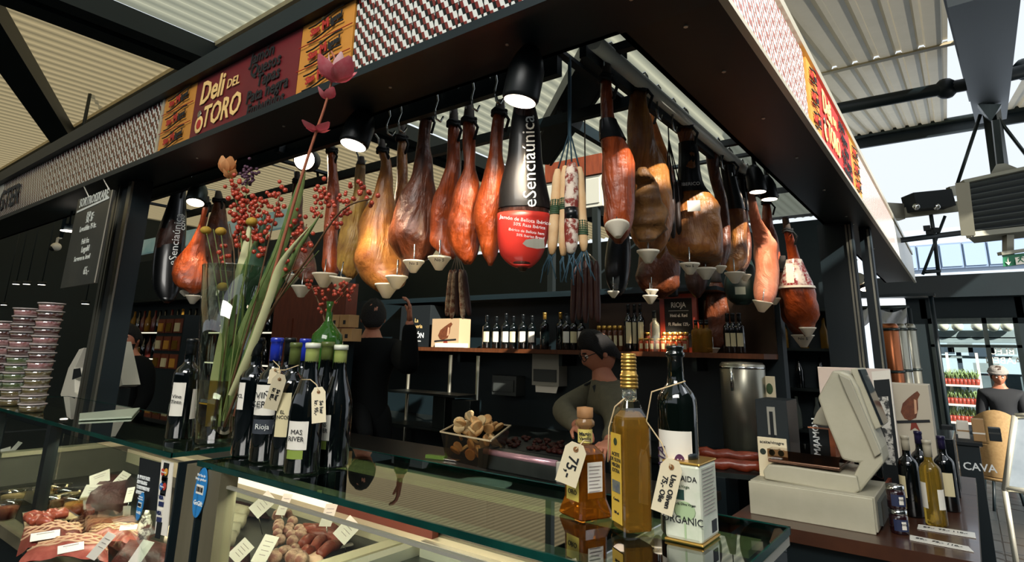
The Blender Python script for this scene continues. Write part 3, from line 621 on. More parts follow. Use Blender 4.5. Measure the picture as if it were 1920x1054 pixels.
# --- drip cups
CUPW = mat('cup_white', '#f4eddc', .4, col2='#efe6d2', ns=6, translucent=.25)
def cup(px, py, w, pl, label, tone=1, tilt=(0, 0), printed=False):
    c = P(px, py, **pl); k = dep(c)/FOC; r = w*k/2; h = r*1.15
    t = thing('drip_cup', label, 'cup', c, 0, 'white drip cups under the hams'); ax = Vector((tilt[0], tilt[1], 1)).normalized()
    MB().lathe((0, 0, 0), [(.006, -h), (r*.3, -h*.97), (r*.92, -.008), (r, -.006), (r, 0), (r*.93, -.001), (r*.2, -h*.85), (.001, -h*.88)], 24, ax).build('cone', CUPW, t)
    MB().tube([ax*(-h*.85), ax*.065], .003, 5).build('pin', HOOKM, t)
    if printed:
        v = (c-EYE).normalized(); rt = v.cross(Z3); vh = Vector((v.x, v.y, 0)).normalized()
        text('lettering', 'No 5', r*.4, INK, t, -vh*(r*.80)-Z3*h*.33, rt, (Z3*.75-vh*.6), .0005)
    return t
lf = dict(y=1.57)
cup(744, 518, 42, lf, 'white drip cup overlapping the lower right side of the large golden ham')
cup(726, 533, 46, dict(y=1.6), 'wider drip cup below the large golden ham, lowest in the front row')
cup(776, 489, 40, lf, 'printed drip cup under the broad brown ham', printed=True)
cup(824, 482, 44, lf, 'printed drip cup under the narrow curved ham, right of the broad brown one', printed=True)
cup(609, 513, 46, lf, 'drip cup under the slim red shanked ham, leftmost of the overlapping pair')
cup(639, 519, 42, dict(y=1.55), 'drip cup under the knobbly yellow ham, right one of the overlapping pair', tilt=(.15, 0))
cup(566, 536, 38, dict(y=1.75), 'dim drip cup behind the berry stems beside the vase')
cup(547, 515, 34, dict(y=1.85), 'dim drip cup between vase rim and dark ham')
cup(347, 546, 18, dict(y=1.62), 'small tilted drip cup under the bright orange ham at far left', tilt=(-.4, 0))
cup(363, 554, 28, dict(y=1.62), 'drip cup below and right of the bright orange ham at far left')
rx = dict(x=-.832)
cup(1157, 422, 46, rx, 'large drip cup pinned to the nearest ham on the right hand rail', tilt=(-.2, .3))
cup(1215, 470, 42, rx, 'drip cup under the ham with the mouldy cut face')
cup(1293, 494, 37, rx, 'drip cup with a printed band under the third ham on the right', printed=True)
cup(1323, 503, 38, rx, 'plain drip cup second from left in the group under the third right hand ham')
cup(1350, 499, 24, dict(x=-.88), 'small drip cup half hidden between its neighbours under the thin brown ham')
cup(1377, 511, 36, rx, 'drip cup under the rounded brown ham above the green bag')
cup(1397, 515, 22, dict(x=-.86), 'small drip cup partly behind the one above the green bag')
cup(1430, 565, 36, dict(x=-.825), 'bright drip cup under the pale sunlit ham', tilt=(.2, 0))
cup(1452, 559, 22, dict(x=-.84), 'small drip cup at the right foot of the pale sunlit ham')
cup(1514, 614, 30, dict(x=-.7), 'drip cup pinned under the rightmost ham with the printed wrapper')
cup(1505, 628, 40, dict(x=-.78), 'shaded printed drip cup just below the rightmost cup', printed=True)
bx = dict(x=-1.27)
cup(1150, 546, 22, bx, 'small warm lit drip cup under the black wrapped low ham')
cup(1222, 543, 24, bx, 'dim drip cup left of the wine chalkboard, upper of two')
cup(1219, 554, 28, bx, 'dim drip cup left of the wine chalkboard, lower of two')
cup(1405, 640, 24, bx, 'upper dim drip cup at the shelf edge below the green bag')
cup(1405, 652, 26, dict(x=-1.3), 'lower dim drip cup at the shelf edge below the green bag')
cup(1337, 652, 24, bx, 'dim drip cup at the shelf edge right of the jars')
# --- dry sausages on strings
SAL = mat('white_mould_sausage', '#c9b59a', .7, col2='#7a4630', ns=38, na=.18); SALP = mat('pale_sausage', '#c99a66', .65, col2='#d8bf98', ns=9, na=.5); SALS = mat('speckled_sausage', '#d3c4b4', .6, col2='#7e2c20', ns=34, na=.1); SALD = mat('dark_red_sausage', '#3a1610', .5, col2='#24100c', ns=9); SALB = mat('black_sausage', '#1b1412', .45, col2='#2d1e17', ns=9)
BLUE = mat('blue_string', '#2e4a58', .8); STR = mat('twine', '#8a8070', .8); GRN = mat('green_stripe', '#2f4a30', .6)
def sausage(px0, py0, px1, py1, wpx, pl, m, label, hx, hy, smat, group, bands=(), fringe=0, band_m=None, taper=.55):
    a, e = P(px0, py0, **pl), P(px1, py1, **pl); r = wpx/2*dep(a)/FOC; t = thing('dry_sausage', label, 'sausage', a, 0, group); O = a; n = 12
    pts = [a.lerp(e, i/n) + Vector((0, 0, 0)) for i in range(n+1)]; rr = [r*(taper if i in (0, n) else .9 if i in (1, n-1) else 1+.05*math.sin(i*1.7)) for i in range(n+1)]
    pts = [a-(e-a)*.012]+pts+[e+(e-a)*.012]; rr = [r*.15]+rr+[r*.15]
    MB(O).tube(pts, rr, 12).build('casing', m, t)
    top = P(hx, hy, **pl)
    if top.z > 2.3: top.z = min(top.z, 2.44)
    MB(O).tube([a, a.lerp(top, .5), top]+([Vector((top.x, top.y, 2.46))] if top.z < 2.4 else []), .0028, 5).build('string', smat, t)
    for u in bands: MB(O).lathe(a.lerp(e, u)-(e-a).normalized()*.003, [(r*1.04, 0), (r*1.07, .003), (r*1.04, .006)], 12, (e-a)).build('band', band_m, t)
    if fringe:
        b = MB(O)
        for k in range(fringe):
            q = e + Vector((rnd.uniform(-1, 1)*r*.6, 0, 0)); d = Vector((rnd.uniform(-.04, .04), rnd.uniform(-.02, .02), -rnd.uniform(.05, .1)))
            b.tube([q, q+d*.4+Vector((rnd.uniform(-.012, .012), 0, 0)), q+d], .0022, 4)
        stuff(b.build('string_ends', BLUE, t, fix=False))
    return t
SG = 'sausages by the red labelled bag'; sp = dict(y=1.56)
bd = [.38+.022*i for i in range(8)]
sausage(1046, 318, 1035, 476, 19, sp, SALP, 'pale tan dry sausage with striped bands, left of the speckled one', 1066, 252, BLUE, SG, bd, 6, GRN)
sausage(1060, 312, 1056, 478, 18, sp, SALP, 'dry sausage partly hidden between the pale tan and the speckled one', 1068, 252, BLUE, SG, bd[:6], 4, GRN)
t = sausage(1072, 306, 1071, 474, 26, dict(y=1.53), SALS, 'thick red speckled dry sausage with a black label, middle of the bunch', 1069, 250, BLUE, SG, (), 6, GRN)
O = t.location; a, e = P(1072, 390, y=1.53), P(1071.6, 412, y=1.53); r = 13.6*dep(a)/FOC
MB(O).lathe(e, [(r, 0), (r, (a-e).length)], 14).build('black_label', SLEEVE, t)
sausage(1086, 314, 1095, 470, 18, sp, SALP, 'straight pale dry sausage with green striped bands, right of the speckled one', 1070, 252, BLUE, SG, [.66+.025*i for i in range(7)], 7, GRN)
for i, (x0, x1, m) in enumerate(((846, 838, SAL), (853, 847, SAL), (858, 858, SALD), (864, 868, SAL), (870, 880, SALD))):
    sausage(x0, 505+abs(i-2), x1, 592+i % 2*5, 10.5, dict(y=1.98), m, ['mould dusted thin sausage, leftmost of the five on thin strings', 'mould dusted thin sausage second from the left of the five', 'dark thin sausage in the middle of the five on thin strings', 'mould dusted thin sausage fourth of the five on thin strings', 'dark thin sausage, rightmost of the five on thin strings'][i], 857, 470, STR, 'five thin sausages under the orange hams', (), 0)
for i, (x0, x1) in enumerate(((1250, 1252), (1259, 1262), (1267, 1274), (1273, 1284))):
    sausage(x0, 345-i*2, x1, 452-i*6, 11, dict(x=-.88), SALB, 'black sausage %s of the dark bunch between the mouldy faced and the sleeved ham' % ('first', 'second', 'third', 'last')[i], 1254, 262, ROPE, 'dark bunch of sausages on the right hand rail')
for i, (x0, x1) in enumerate(((1078, 1074), (1088, 1086), (1098, 1098), (1108, 1110), (1118, 1121))):
    sausage(x0, 490, x1, 605-i % 2*6, 12, dict(y=1.99), SALD, 'long dark red sausage %s from the left in the dim bunch behind the pale ones' % ('first', 'second', 'third', 'fourth', 'fifth')[i], 1098, 470, STR, 'dim bunch of long sausages')
# --- lamps
HOUS = mat('lamp_black', '#14181a', .4, .3)
def lamp(px, py, pl, axis, r, L_, label, e, m, aim=None, col=(1, .78, .52), body=HOUS, size=62, mount=None):
    c = P(px, py, **pl); ax = Vector(axis).normalized(); t = thing('spot_lamp', label, 'lamp', c)
    MB().lathe((0, 0, 0), [(r*.9, .012), (r, 0), (r, -L_*.55), (r*.8, -L_*.8), (r*.5, -L_)], 24, ax).build('housing', body, t)
    MB().lathe(ax*.0, [(.001, .006), (r*.86, .006), (r*.86, .012), (.001, .0125)], 24, ax).build('lens', m, t)
    MB().tube([-ax*L_*.6, -ax*L_*.8+Z3*r*1.6, (Vector(mount)-c) if mount else -ax*L_*.7+Z3*.16], .008, 6).build('arm', body, t)
    if e:
        l = bpy.data.lights.new('spot_lamp_bulb', 'SPOT'); l.energy = e; l.color = col; l.spot_size = math.radians(size); l.spot_blend = .6; l.shadow_soft_size = .04
        o = bpy.data.objects.new('bulb', l); COL.objects.link(o); o.parent = t; o.location = ax*.03
        o.rotation_euler = (-(Vector(aim)-c) if aim else -ax).to_track_quat('Z', 'Y').to_euler()
    return t
lamp(572, 300, dict(y=1.70), (.62, -.75, -.25), .062, .13, 'glowing warm spot lamp facing out above the red berries', 30, LAMPW, P(640, 430, y=1.58), mount=(-2.98, 1.98, 2.49))
lamp(664, 268, dict(y=1.40), (-.05, -.25, -1), .060, .15, 'black spot lamp with a white glow under the soffit above the yellow ham', 40, LAMPC, P(712, 430, y=1.5), (1, .86, .62), mount=P(664, 215, y=1.42))
lamp(976, 184, dict(y=1.36), (-.15, -.1, -1), .058, .17, 'black cylinder spot lamp with a warm rim beside the red labelled bag', 34, LAMPW, P(900, 400, y=1.5), mount=P(975, 120, y=1.40))
lamp(367, 377, dict(y=1.55), (.25, -.2, -1), .055, .12, 'dim bronze spot lamp at far left above the orange ham', 22, LAMPW, P(350, 500, y=1.55), body=STEELD, mount=P(366, 335, y=1.6))
lamp(1420, 356, dict(x=-.75), (.1, 0, -1), .045, .13, 'small black spot lamp left of a pair above the pale sunlit ham', 12, LAMPW, P(1436, 520, x=-.8), mount=P(1420, 322, x=-.76))
lamp(1442, 370, dict(x=-.74), (.1, 0, -1), .045, .12, 'small black spot lamp right of a pair near the pale sunlit ham', 10, LAMPW, P(1500, 580, x=-.72), mount=P(1443, 338, x=-.76))
lamp(1262, 553, dict(y=3.62), (0, .15, -1), .035, .06, 'small added warm lamp lighting the back shelf by the wine chalkboard', 30, LAMPW, P(1240, 640, y=3.75), mount=(P(1262, 553, y=3.62).x, 3.72, 1.905))  # invented lamp, added to light the shelf below
# ================================================================ glass counter and what stands in it
GZ = 1.21
CASEIN = mat('case_inner_grey', '#6d6a5e', .4, .3, col2='#57564c', ns=4); CASEB = mat('case_body_dark', '#0d191d', .45, .3); FRAMEB = mat('frame_bronze_steel', '#7d7661', .4, .35, col2='#66604c', ns=9, stretch=(1, 1, .1))
RIM = mat('case_rim_cream', '#b9b093', .35, .2); DECK = mat('case_deck', '#2a2a26', .35, .5); TUBE = mat('strip_light_case', '#ece6d8', .4, emit=.35)
DZ = .88
c1 = thing('display_case', 'long chilled display case of cured meats with a glass top under the wine bottles', 'display case', (-2.0, 1.0, 0)); O = (-2.0, 1.0, 0)
b = MB(O); b.box((-3.5, .86, 0), (-.32, 1.42, .78)); b.build('body', CASEB, c1)
b = MB(O); b.box((-3.4, .86, .80), (-.4, 1.34, DZ)); b.build('deck', DECK, c1)
b = MB(O); b.box((-3.42, 1.35, .78), (-.32, 1.38, 1.0)); b.box((-3.44, .84, .78), (-3.40, 1.38, 1.0)); b.build('back_panel', CASEIN, c1)
b = MB(O); b.box((-3.42, 1.33, 1.0), (-.32, 1.39, 1.018)); b.box((-3.45, .84, 1.0), (-3.39, 1.39, 1.018)); b.build('rim', RIM, c1)
b = MB(O); b.box((-3.45, .80, .76), (-.32, .86, .80)); b.build('front_sill', FRAMEB, c1)
xe = -1.40
b = MB(O); b.box((xe-.03, .84, DZ), (xe+.02, 1.34, .95)); b.build('tray_end', RIM, c1)
b = MB(O); b.box((xe+.045, .84, DZ), (xe+.085, 1.34, .955)); b.build('tray_end', ALU, c1)
b = MB(O); b.box((xe+.09, .86, DZ), (-.34, 1.33, .93)); b.build('empty_tray', STEELD, c1)
MB(O).box((-3.38, 1.332, .925), (-.34, 1.35, .985)).build('back_rail', RIM, c1)
MB(O).box((xe+.1, 1.31, .93), (-.36, 1.332, .97)).build('tray_rail', ALU, c1); MB(O).box((-1.0, 1.0, .931), (-.55, 1.06, .96)).build('white_rail', PAPER, c1)
a, e = P(478, 902, y=1.25), P(640, 950, y=1.25)
MB(O).box((-2.3, 1.305, .985), (-1.72, 1.33, 1.02)).build('strip_light', TUBE, c1)
MB(O).box((-1.70, 1.305, .985), (-1.25, 1.33, 1.015)).build('strip_cover', mat('red_brown_strip', '#5e2a1c', .5), c1)
for i, (x, e) in enumerate(((-2.9, 3.5), (-2.1, 3.5), (-1.2, 5))):
    l = bpy.data.lights.new('case_light', 'AREA'); l.shape = 'RECTANGLE'; l.size = .7; l.size_y = .04; l.energy = e; l.color = (1, .88, .7); o = bpy.data.objects.new('case_light', l); COL.objects.link(o); o.parent = c1; o.location = Vector((x, .86, 1.165))-Vector(O); o.rotation_euler = (math.radians(28), 0, 0)
# glass top plates with green edges
for x0, x1, nm in ((-1.60, -.285, 'glass_top'), (-3.9, -1.75, 'glass_top')):
    MB(O).box((x0+.003, .803, GZ-.011), (x1-.003, 1.197, GZ-.001)).build(nm, TOPGL, c1)
    b = MB(O); b.box((x0, .798, GZ-.012), (x1, .803, GZ)); b.box((x0, 1.197, GZ-.012), (x1, 1.201, GZ)); b.box((x0, .8, GZ-.012), (x0+.003, 1.2, GZ)); b.box((x1-.003, .8, GZ-.012), (x1, 1.2, GZ)); b.build('green_glass_edge', EDGEGL, c1)
# glass panes: front and the lower shelf glass
xs = [-3.42, -2.62, -1.76]; 
for i in range(2): MB(O).box((xs[i]+.006, .815, .80), (xs[i+1]-.006, .819, GZ-.035)).build('pane', CASEGL, c1)
for x0, x1 in ((-1.56, -1.02), (-1.015, -.945), (-.94, -.30)): MB(O).box((x0, .815, .80), (x1, .819, GZ-.05)).build('pane', CASEGL, c1)
b = MB(O); b.box((-1.56, .812, GZ-.05), (-.30, .822, GZ-.044)); b.build('pane_rail', ALU, c1)
MB(O).box((-.300, .80, .78), (-.294, 1.2, GZ-.02)).build('end_pane', CASEGL, c1)
MB(O).box((-.3, .795, GZ-.03), (-.288, 1.2, GZ-.016)).build('end_rail', ALU, c1)
for pa, pb in ((344, 371), (330, 333), (374, 377), (385, 411)):
    x0, x1 = P(pa, 950, y=.8).x, P(pb, 950, y=.8).x; w = x1-x0; MB(O).box((x0, .795 if w > .02 else .79, .76), (x1, .84, GZ-.013)).build('upright', FRAMEB if w > .02 else BLK, c1)
for x in (-2.72, -3.42): MB(O).box((x-.02, .795, .76), (x+.022, .83, GZ-.013)).build('upright', mat('dark_upright', '#23292a', .4, .5) if x > -3 else MATS['dark_upright'], c1)
# lit ledge behind the counter, seen through the glass
LEDGE = mat('brass_toned_ledge', '#a8985a', .45, .1, col2='#b8a86c', ns=6)
t = thing('back_ledge', 'long dull gold ledge running behind the glass counter top', 'ledge', (-1.0, 1.5, 1.1)); O2 = (-1, 1.5, 1.1)
q = [P(600, 868, z=1.1), P(617, 884, z=1.1), P(1230, 1022, z=1.1), P(1290, 1012, z=1.1)]
MB(O2).box((-2.1, 1.40, 1.085), (-.42, 1.50, 1.10)).build('board', LEDGE, t)
for x in (-1.9, -1.2, -.5): MB(O2).box((x, 1.43, 0), (x+.04, 1.47, 1.085)).build('leg', STEELD, t)
# stickers and cards on the case front
def sheet(b, px, py, w, h, pl, rot=0, t=.0012, off=0):
    c = P(px, py, **pl); return c
yS = .812
def fx(px, py): return P(px, py, y=yS)
t = thing('payment_notice', 'black notice card with white capital text inside the left glass front', 'notice', fx(275, 910)); O2 = t.location
MB(O2).hexa([fx(255, 955), fx(293, 958), fx(300, 868), fx(262, 858)], (0, .003, 0)).build('card', BLK2, t)
for i, s in enumerate(('JA, VI MODTAGER', 'SELVFØLGELIG', 'TORVEHALLERNES', 'GAVEKORT')): text('lettering', s, .0125, WT, t, fx(258+1-i*1.0, 893+i*9.5)+Vector((.002, -.002, 0)), fx(300, 905)-fx(255, 893), Z3, .0006, align='LEFT', sx=.8, bold=.0004, origin=O2)
t = thing('card_logo_strip', 'tall white strip of payment card logos at the right edge of the left glass front', 'sticker', fx(305, 930)); O2 = t.location
MB(O2).hexa([fx(290, 1000), fx(312, 1006), fx(324, 868), fx(303, 862)], (0, .003, 0)).build('strip', PAPER, t)
def pan(px, py, w, h, m, nm, s=None, sz=.012, sm=None, dy=.002):
    c = fx(px, py); r = (fx(px+8, py+2)-c).normalized(); r.y = 0
    MB(O2).hexa([c+r*(x*w/2)+Z3*(z*h/2)-Y3*dy for x, z in ((-1, -1), (1, -1), (1, 1), (-1, 1))], (0, .0015, 0)).build(nm, m, t)
    if s: text('lettering', s, sz, sm, t, c-Y3*(dy+.001), r, Z3, .0005, bold=.0004, origin=O2)
NAVY = mat('navy_print', '#1b2b58', .5); MRED = mat('card_red', '#b5382a', .5); MYEL = mat('card_yellow', '#d89a3a', .5); MBLU = mat('card_blue', '#2f66a8', .5)
pan(311, 885, .030, .046, BLK2, 'logo_field'); 
for dx, m in ((-3, MRED), (3, MYEL)): MB(O2).lathe(fx(311+dx, 885)-Y3*.0035, [(.0095, 0), (.0095, .001)], 14, (0, -1, 0)).build('logo_disc', m, t)
text('lettering', 'MasterCard', .006, WT, t, fx(311, 885)-Y3*.006, X3, Z3, .0004, origin=O2)
pan(308, 912, .030, .046, BLK2, 'logo_field')
for dx, m in ((-3, MBLU), (3, MRED)): MB(O2).lathe(fx(308+dx, 912)-Y3*.0035, [(.0095, 0), (.0095, .001)], 14, (0, -1, 0)).build('logo_disc', m, t)
text('lettering', 'Maestro', .0065, WT, t, fx(308, 912)-Y3*.006, X3, Z3, .0004, origin=O2)
for py in (933, 962): pan(304 if py < 950 else 300, py, .03, .02, PAPER, 'logo_field', 'VISA', .014, NAVY); pan((304 if py < 950 else 300)-1, py+12, .028, .012, NAVY, 'logo_bar')
pan(298, 994, .028, .04, BLK2, 'logo_field')
SKY = mat('sticker_blue', '#2a7fc0', .4)
def oval(px, py, rw, rh, label, k=1):
    global O2, t
    c = fx(px, py)-Y3*.022; t = thing('oval_sticker', label, 'sticker', c); O2 = c
    MB(O2).prism([c+X3*(rw*math.cos(a))+Z3*(rh*math.sin(a))+X3*(.12*rh*math.sin(a)) for a in [2*PI*i/28 for i in range(28)]], (0, .002, 0)).build('sticker', SKY, t)
    b = MB(O2); b.hexa([c+X3*(x*rw*.62)+Z3*(z*rh*.18+rh*.12)-Y3*.001 for x, z in ((-1, -1), (1, -1), (1, 1), (-1, 1))], (0, .001, 0)); b.build('number_field', PAPER, t)
    text('lettering', '1818', rh*.28, INK, t, c+Z3*rh*.12-Y3*.002, X3, Z3, .0004, bold=.0005, origin=O2)
    text('lettering', 'Her kan du\nbruge gavekort', rh*.15, WT, t, c+Z3*rh*.6-Y3*.001, X3, Z3, .0004, origin=O2)
    text('lettering', 'GoGift', rh*.26, WT, t, c-Z3*rh*.42-Y3*.001, X3, Z3, .0004, bold=.0003, origin=O2)
oval(391, 921, .028, .058, 'large blue oval sticker with white lettering on the steel upright of the case')
oval(278, 947, .017, .036, 'small blue oval sticker on the black notice card')
t = thing('price_rail', 'pale clear plastic rail lying on the left glass top', 'price rail', P(200, 778, z=GZ)); O2 = t.location
MB(O2).hexa([P(148, 789, z=GZ+.002), P(247, 784, z=GZ+.002), P(262, 767, z=GZ+.002), P(149, 778, z=GZ+.002)], (0, 0, .006)).build('strip', mat('pale_acrylic', '#b9c4ae', .3), t)
# ---------------------------------------------------------------- food in the case
MEATD = mat('dark_cured_meat', '#45170f', .55, col2='#240d08', ns=16, bump=.4, bs=60, spec=.3); MEATR = mat('sliced_ham', '#8a3a34', .4, col2='#b87a68', ns=10, na=.35, stretch=(1, 6, 1)); FAT = mat('ham_fat', '#c9a488', .45); SAUS = mat('fresh_sausage', '#8a3a28', .35, col2='#a4523a', ns=14, coat=.25); KRAFT = mat('kraft_paper', '#a08a64', .8)
CHZ = mat('chorizo', '#7a2e16', .4, col2='#57200f', ns=20, bump=.3, bs=70); GARL = mat('garlic_sausage', '#b99a80', .6, col2='#6b3a2a', ns=26, na=.2); MOULDW = mat('white_mould', '#c9c0a4', .75, col2='#9a9072', ns=18); CHEESE = mat('yellow_cheese', '#c08a34', .45)
FILM = glassmat('cling_film', '#e6e2d6', .05, .07); DARKB = mat('case_black_tray', '#15191a', .5)
def dk(px, py, h=0): return P(px, py, z=DZ+.005+h)
def slab(name, label, cat, quad, h, m, lump=.3, group=None, seed=1):
    q = [dk(*p, h*.5) for p in quad]; c = sum(q, Vector())/4; t = thing(name, label, cat, c, 0, group); rows = []
    for i in range(9):
        u = i/8; A = q[0].lerp(q[3], u); B = q[1].lerp(q[2], u); row = []
        for j in range(9):
            w = j/8; p = A.lerp(B, w); e = min(u, 1-u, w, 1-w); hh = h*min(1, (e*5)**.5)*(1+lump*noise.noise(p*18+Vector((seed, 0, 0)))); row.append(Vector((p.x, p.y, DZ+.006+max(hh, .002))))
        rows.append(row)
    b = MB(c); b.grid(rows); b.grid([[Vector((p.x, p.y, DZ+.005)) for p in r] for r in rows]); 
    for ed in (rows[0], rows[-1], [r[0] for r in rows], [r[-1] for r in rows]): b.grid([ed, [Vector((p.x, p.y, DZ+.005)) for p in ed]])
    b.build('meat' if 'ham' in name or 'meat' in name else 'body', m, t); return t
slab('cured_meat', 'dark red cured meat block standing behind two white cards in the left case', 'meat', [(150, 955), (250, 955), (262, 905), (165, 905)], .09, MEATD, .3, seed=2)
slab('cheese_wedge', 'orange yellow cheese wedge behind the film wrapped tray', 'cheese', [(192, 955), (246, 950), (250, 941), (190, 946)], .03, CHEESE, .05)
SLM = mat('ham_slice', '#7a2a24', .4, col2='#a8584a', ns=22, na=.4); SLF = mat('ham_slice_fat', '#c8a07c', .45); SLD = mat('ham_slice_dark', '#4e1c16', .42, col2='#7c332a', ns=20)
def slices(label, quad, n, seed, m1, h=.035):
    """a fan of thin wavy slices, each with a pale fat rim"""
    q = [dk(*p) for p in quad]; c = sum(q, Vector())/4; t = thing('sliced_ham', label, 'sliced ham', c); rr = random.Random(seed)
    for k in range(n):
        u0 = k/n*.86; rows = []; rim_ = []
        for i in range(4):
            v = u0+(.30*i/3)*(1-u0*.2); A = q[0].lerp(q[3], min(v, 1)); B_ = q[1].lerp(q[2], min(v, 1)); row = []
            for j in range(13):
                w = j/12; p = A.lerp(B_, w); z = DZ+.008+h*(1-.55*k/n)*math.sin(PI*(.12+.76*w))+.012*i/3+.004*math.sin(w*17+k*2.1+seed)-.010*(i == 0); row.append(Vector((p.x, p.y+.004*math.sin(w*23+k), z)))
            rows.append(row)
        b = MB(c); b.grid(rows); o = b.build('slice', m1, t, fix=False)
        MB(c).tube([p+Z3*.001 for p in rows[-1]], .0035, 5).build('fat_rim', SLF, o, fix=False)
    return t
slices('pile of dark rimmed ham slices under a flat card at the left front', [(30, 1046), (152, 1026), (150, 1000), (48, 1000)], 7, 5, SLD)
slices('fan of pale ham slices on paper at the very front of the left case', [(30, 1066), (205, 1064), (192, 1022), (85, 1028)], 8, 6, SLM)
slices('folded red ham slices beside the tilted card with a clip', [(160, 1024), (255, 1032), (262, 1000), (172, 1002)], 6, 8, SLM, .03)
slab('cured_meat', 'dark meat pile behind the right card with a clip', 'meat', [(205, 1050), (330, 1060), (322, 1022), (235, 1012)], .03, MEATD, .4, seed=7)
# board with fresh sausages
t = thing('sausage_board', 'tan paper covered board carrying pink sausage links in the left case', 'board', dk(90, 975)); O2 = t.location
MB(O2).hexa([dk(46, 996), dk(148, 975, .01), dk(118, 955, .01), dk(40, 968)], (0, 0, .012)).build('board', DARKB, t); MB(O2).hexa([dk(46, 992, .015), dk(146, 972, .02), dk(116, 952, .02), dk(42, 964, .015)], (0, 0, .003)).build('paper', KRAFT, t)
for i, (px, py) in enumerate(((55, 974), (62, 968), (70, 976), (78, 970), (86, 972), (93, 965), (101, 964), (110, 968), (117, 964), (84, 980))):
    c = dk(px, py, .04); an = i*1.1; d = Vector((math.cos(an), math.sin(an), 0))*.022
    o = MB(c).tube([c-d*1.2, c-d, c+Vector((0, 0, .006)), c+d, c+d*1.2], [.004, .012, .014, .012, .004], 10).build('fresh_sausage', SAUS); o.location = c
    tag(o, 'pink sausage link on the tan paper, %s of the chain' % ('first from the left', 'second from the left', 'third', 'fourth', 'fifth', 'sixth', 'seventh', 'eighth', 'right end', 'loose one in front')[i], 'sausage', 'pink sausage links on the board')
# plastic tubs behind
for i, (px, py) in enumerate(((82, 928), (105, 924), (128, 932), (100, 948), (140, 950), (20, 935), (8, 960))):
    c = dk(px, py+14); t = thing('deli_tub', ('clear deli tub with pale contents at the back of the left case', 'clear deli tub next to the back left one in the case', 'clear deli tub right of the two at the back', 'small clear tub in front with dark olives', 'small clear tub of yellow slices nearest the meat block', 'tub of pale spread behind the left dark upright', 'tub with red filling left of the dark upright')[i], 'tub', c, 0, 'clear tubs in the display case')
    MB().lathe((0, 0, 0), [(.032, 0), (.042, .05), (.044, .052), (.041, .052), (.031, .004)], 18).build('cup', FILM, t); MB().lathe((0, 0, .003), [(.029, 0), (.036, .036), (.001, .04)], 14).build('filling', (MOULDW, CHEESE, MOULDW, MEATD, CHEESE, MOULDW, MEATR)[i], t); MB().lathe((0, 0, .053), [(.045, 0), (.045, .005), (.001, .006)], 18).build('lid', FILM, t)
# film wrapped tray
t = thing('wrapped_tray', 'clear film wrapped plastic tray of meat in the middle of the left case', 'tray', dk(205, 985)); O2 = t.location
q = [dk(152, 1006), dk(258, 1000), dk(255, 962), dk(150, 968)]
MB(O2).hexa(q, (0, 0, .05)).build('tray', FILM, t); MB(O2).hexa([a.lerp(sum(q, Vector())/4, .15)+Z3*.004 for a in q], (0, 0, .03)).build('meat', MEATR, t); MB(O2).hexa([a+Z3*.052 for a in q], (0, 0, .003)).build('film', FILM, t)
# small pot
t = thing('spotted_jar', 'small white jar with dark spots beside the card logo strip', 'jar', dk(268, 1012)); MB().lathe((0, 0, 0), [(.016, 0), (.02, .02), (.019, .05), (.012, .065), (.013, .072), (.001, .074)], 16).build('body', mat('spotted_glaze', '#d8d2c4', .3, col2='#40302c', ns=30, na=.06), t); MB().lathe((0, 0, .074), [(.009, 0), (.006, .012), (.001, .014)], 12).build('lid', PAPER, t)
# white mould sausages
for i, (a, e) in enumerate((((408, 958), (462, 962)), ((402, 978), (458, 978)), ((400, 998), (448, 994)), ((396, 1016), (440, 1010)), ((340, 975), (322, 1010)), ((352, 985), (336, 1018)))):
    A, E_ = dk(*a, .03), dk(*e, .03); o = MB(A).tube([A-(E_-A)*.05, A, A.lerp(E_, .5)+Z3*.006, E_, E_+(E_-A)*.05], [.006, .022, .024, .022, .007], 12).build('white_salami', MOULDW); o.location = A
    tag(o, ('thick white moulded salami at the back, right of the steel upright', 'white moulded salami second from the back', 'white moulded salami third from the back', 'white moulded salami nearest the front', 'white moulded salami left of the steel uprights', 'white moulded salami lying against the left upright')[i], 'salami', 'white moulded salamis in the case')
rr = random.Random(3); n = 0
for i in range(34):
    u, v = rr.random(), rr.random(); px = 508+u*58+(v-.3)*10; py = 962+v*95-u*6
    c = dk(px, py, .022+rr.random()*.022); n += 1; r = rr.uniform(.014, .022)
    b = MB(c); b.ball(c, r, 10, 7, (1, 1, .85)); b.v = [q*(1+.12*noise.noise(q*90+c*7)) for q in b.v]; o = b.build('sausage_ball', GARL); o.location = c
    tag(o, 'knobbly pale and brown round sausage in the heap at the middle of the case', 'sausage', 'heap of small round sausages')
for i, (a, e) in enumerate((((566, 1000), (606, 996)), ((570, 990), (628, 1006)), ((580, 1000), (640, 1016)), ((566, 1022), (588, 1012)), ((588, 1030), (606, 1012)), ((600, 1040), (632, 1022)), ((566, 1042), (584, 1034)), ((610, 990), (640, 1002)))):
    A, E_ = dk(*a, .03), dk(*e, .03); m = A.lerp(E_, .5)+Z3*.008; o = MB(A).tube([A-(E_-A)*.08, A, m, E_, E_+(E_-A)*.08], [.005, .015, .017, .015, .004], 12).build('chorizo', CHZ); o.location = A
    tag(o, 'brown red chorizo %s of the pile left of the tray end' % ('at the back left', 'along the back', 'lying across the top', 'at the left', 'in the front middle', 'at the front right', 'in the front left corner', 'at the back right')[i], 'sausage', 'brown red chorizos in the case')
o = slab('sausage_tray', 'dark red meat lying at the foot of the steel upright', 'meat', [(395, 1060), (470, 1060), (470, 1030), (400, 1028)], .03, MEATD, .4, seed=9)
slab('cured_meat', 'dark meat pieces behind the diamond card at the back of the case', 'meat', [(428, 958), (505, 968), (515, 935), (440, 925)], .02, MEATD, .5, seed=11)
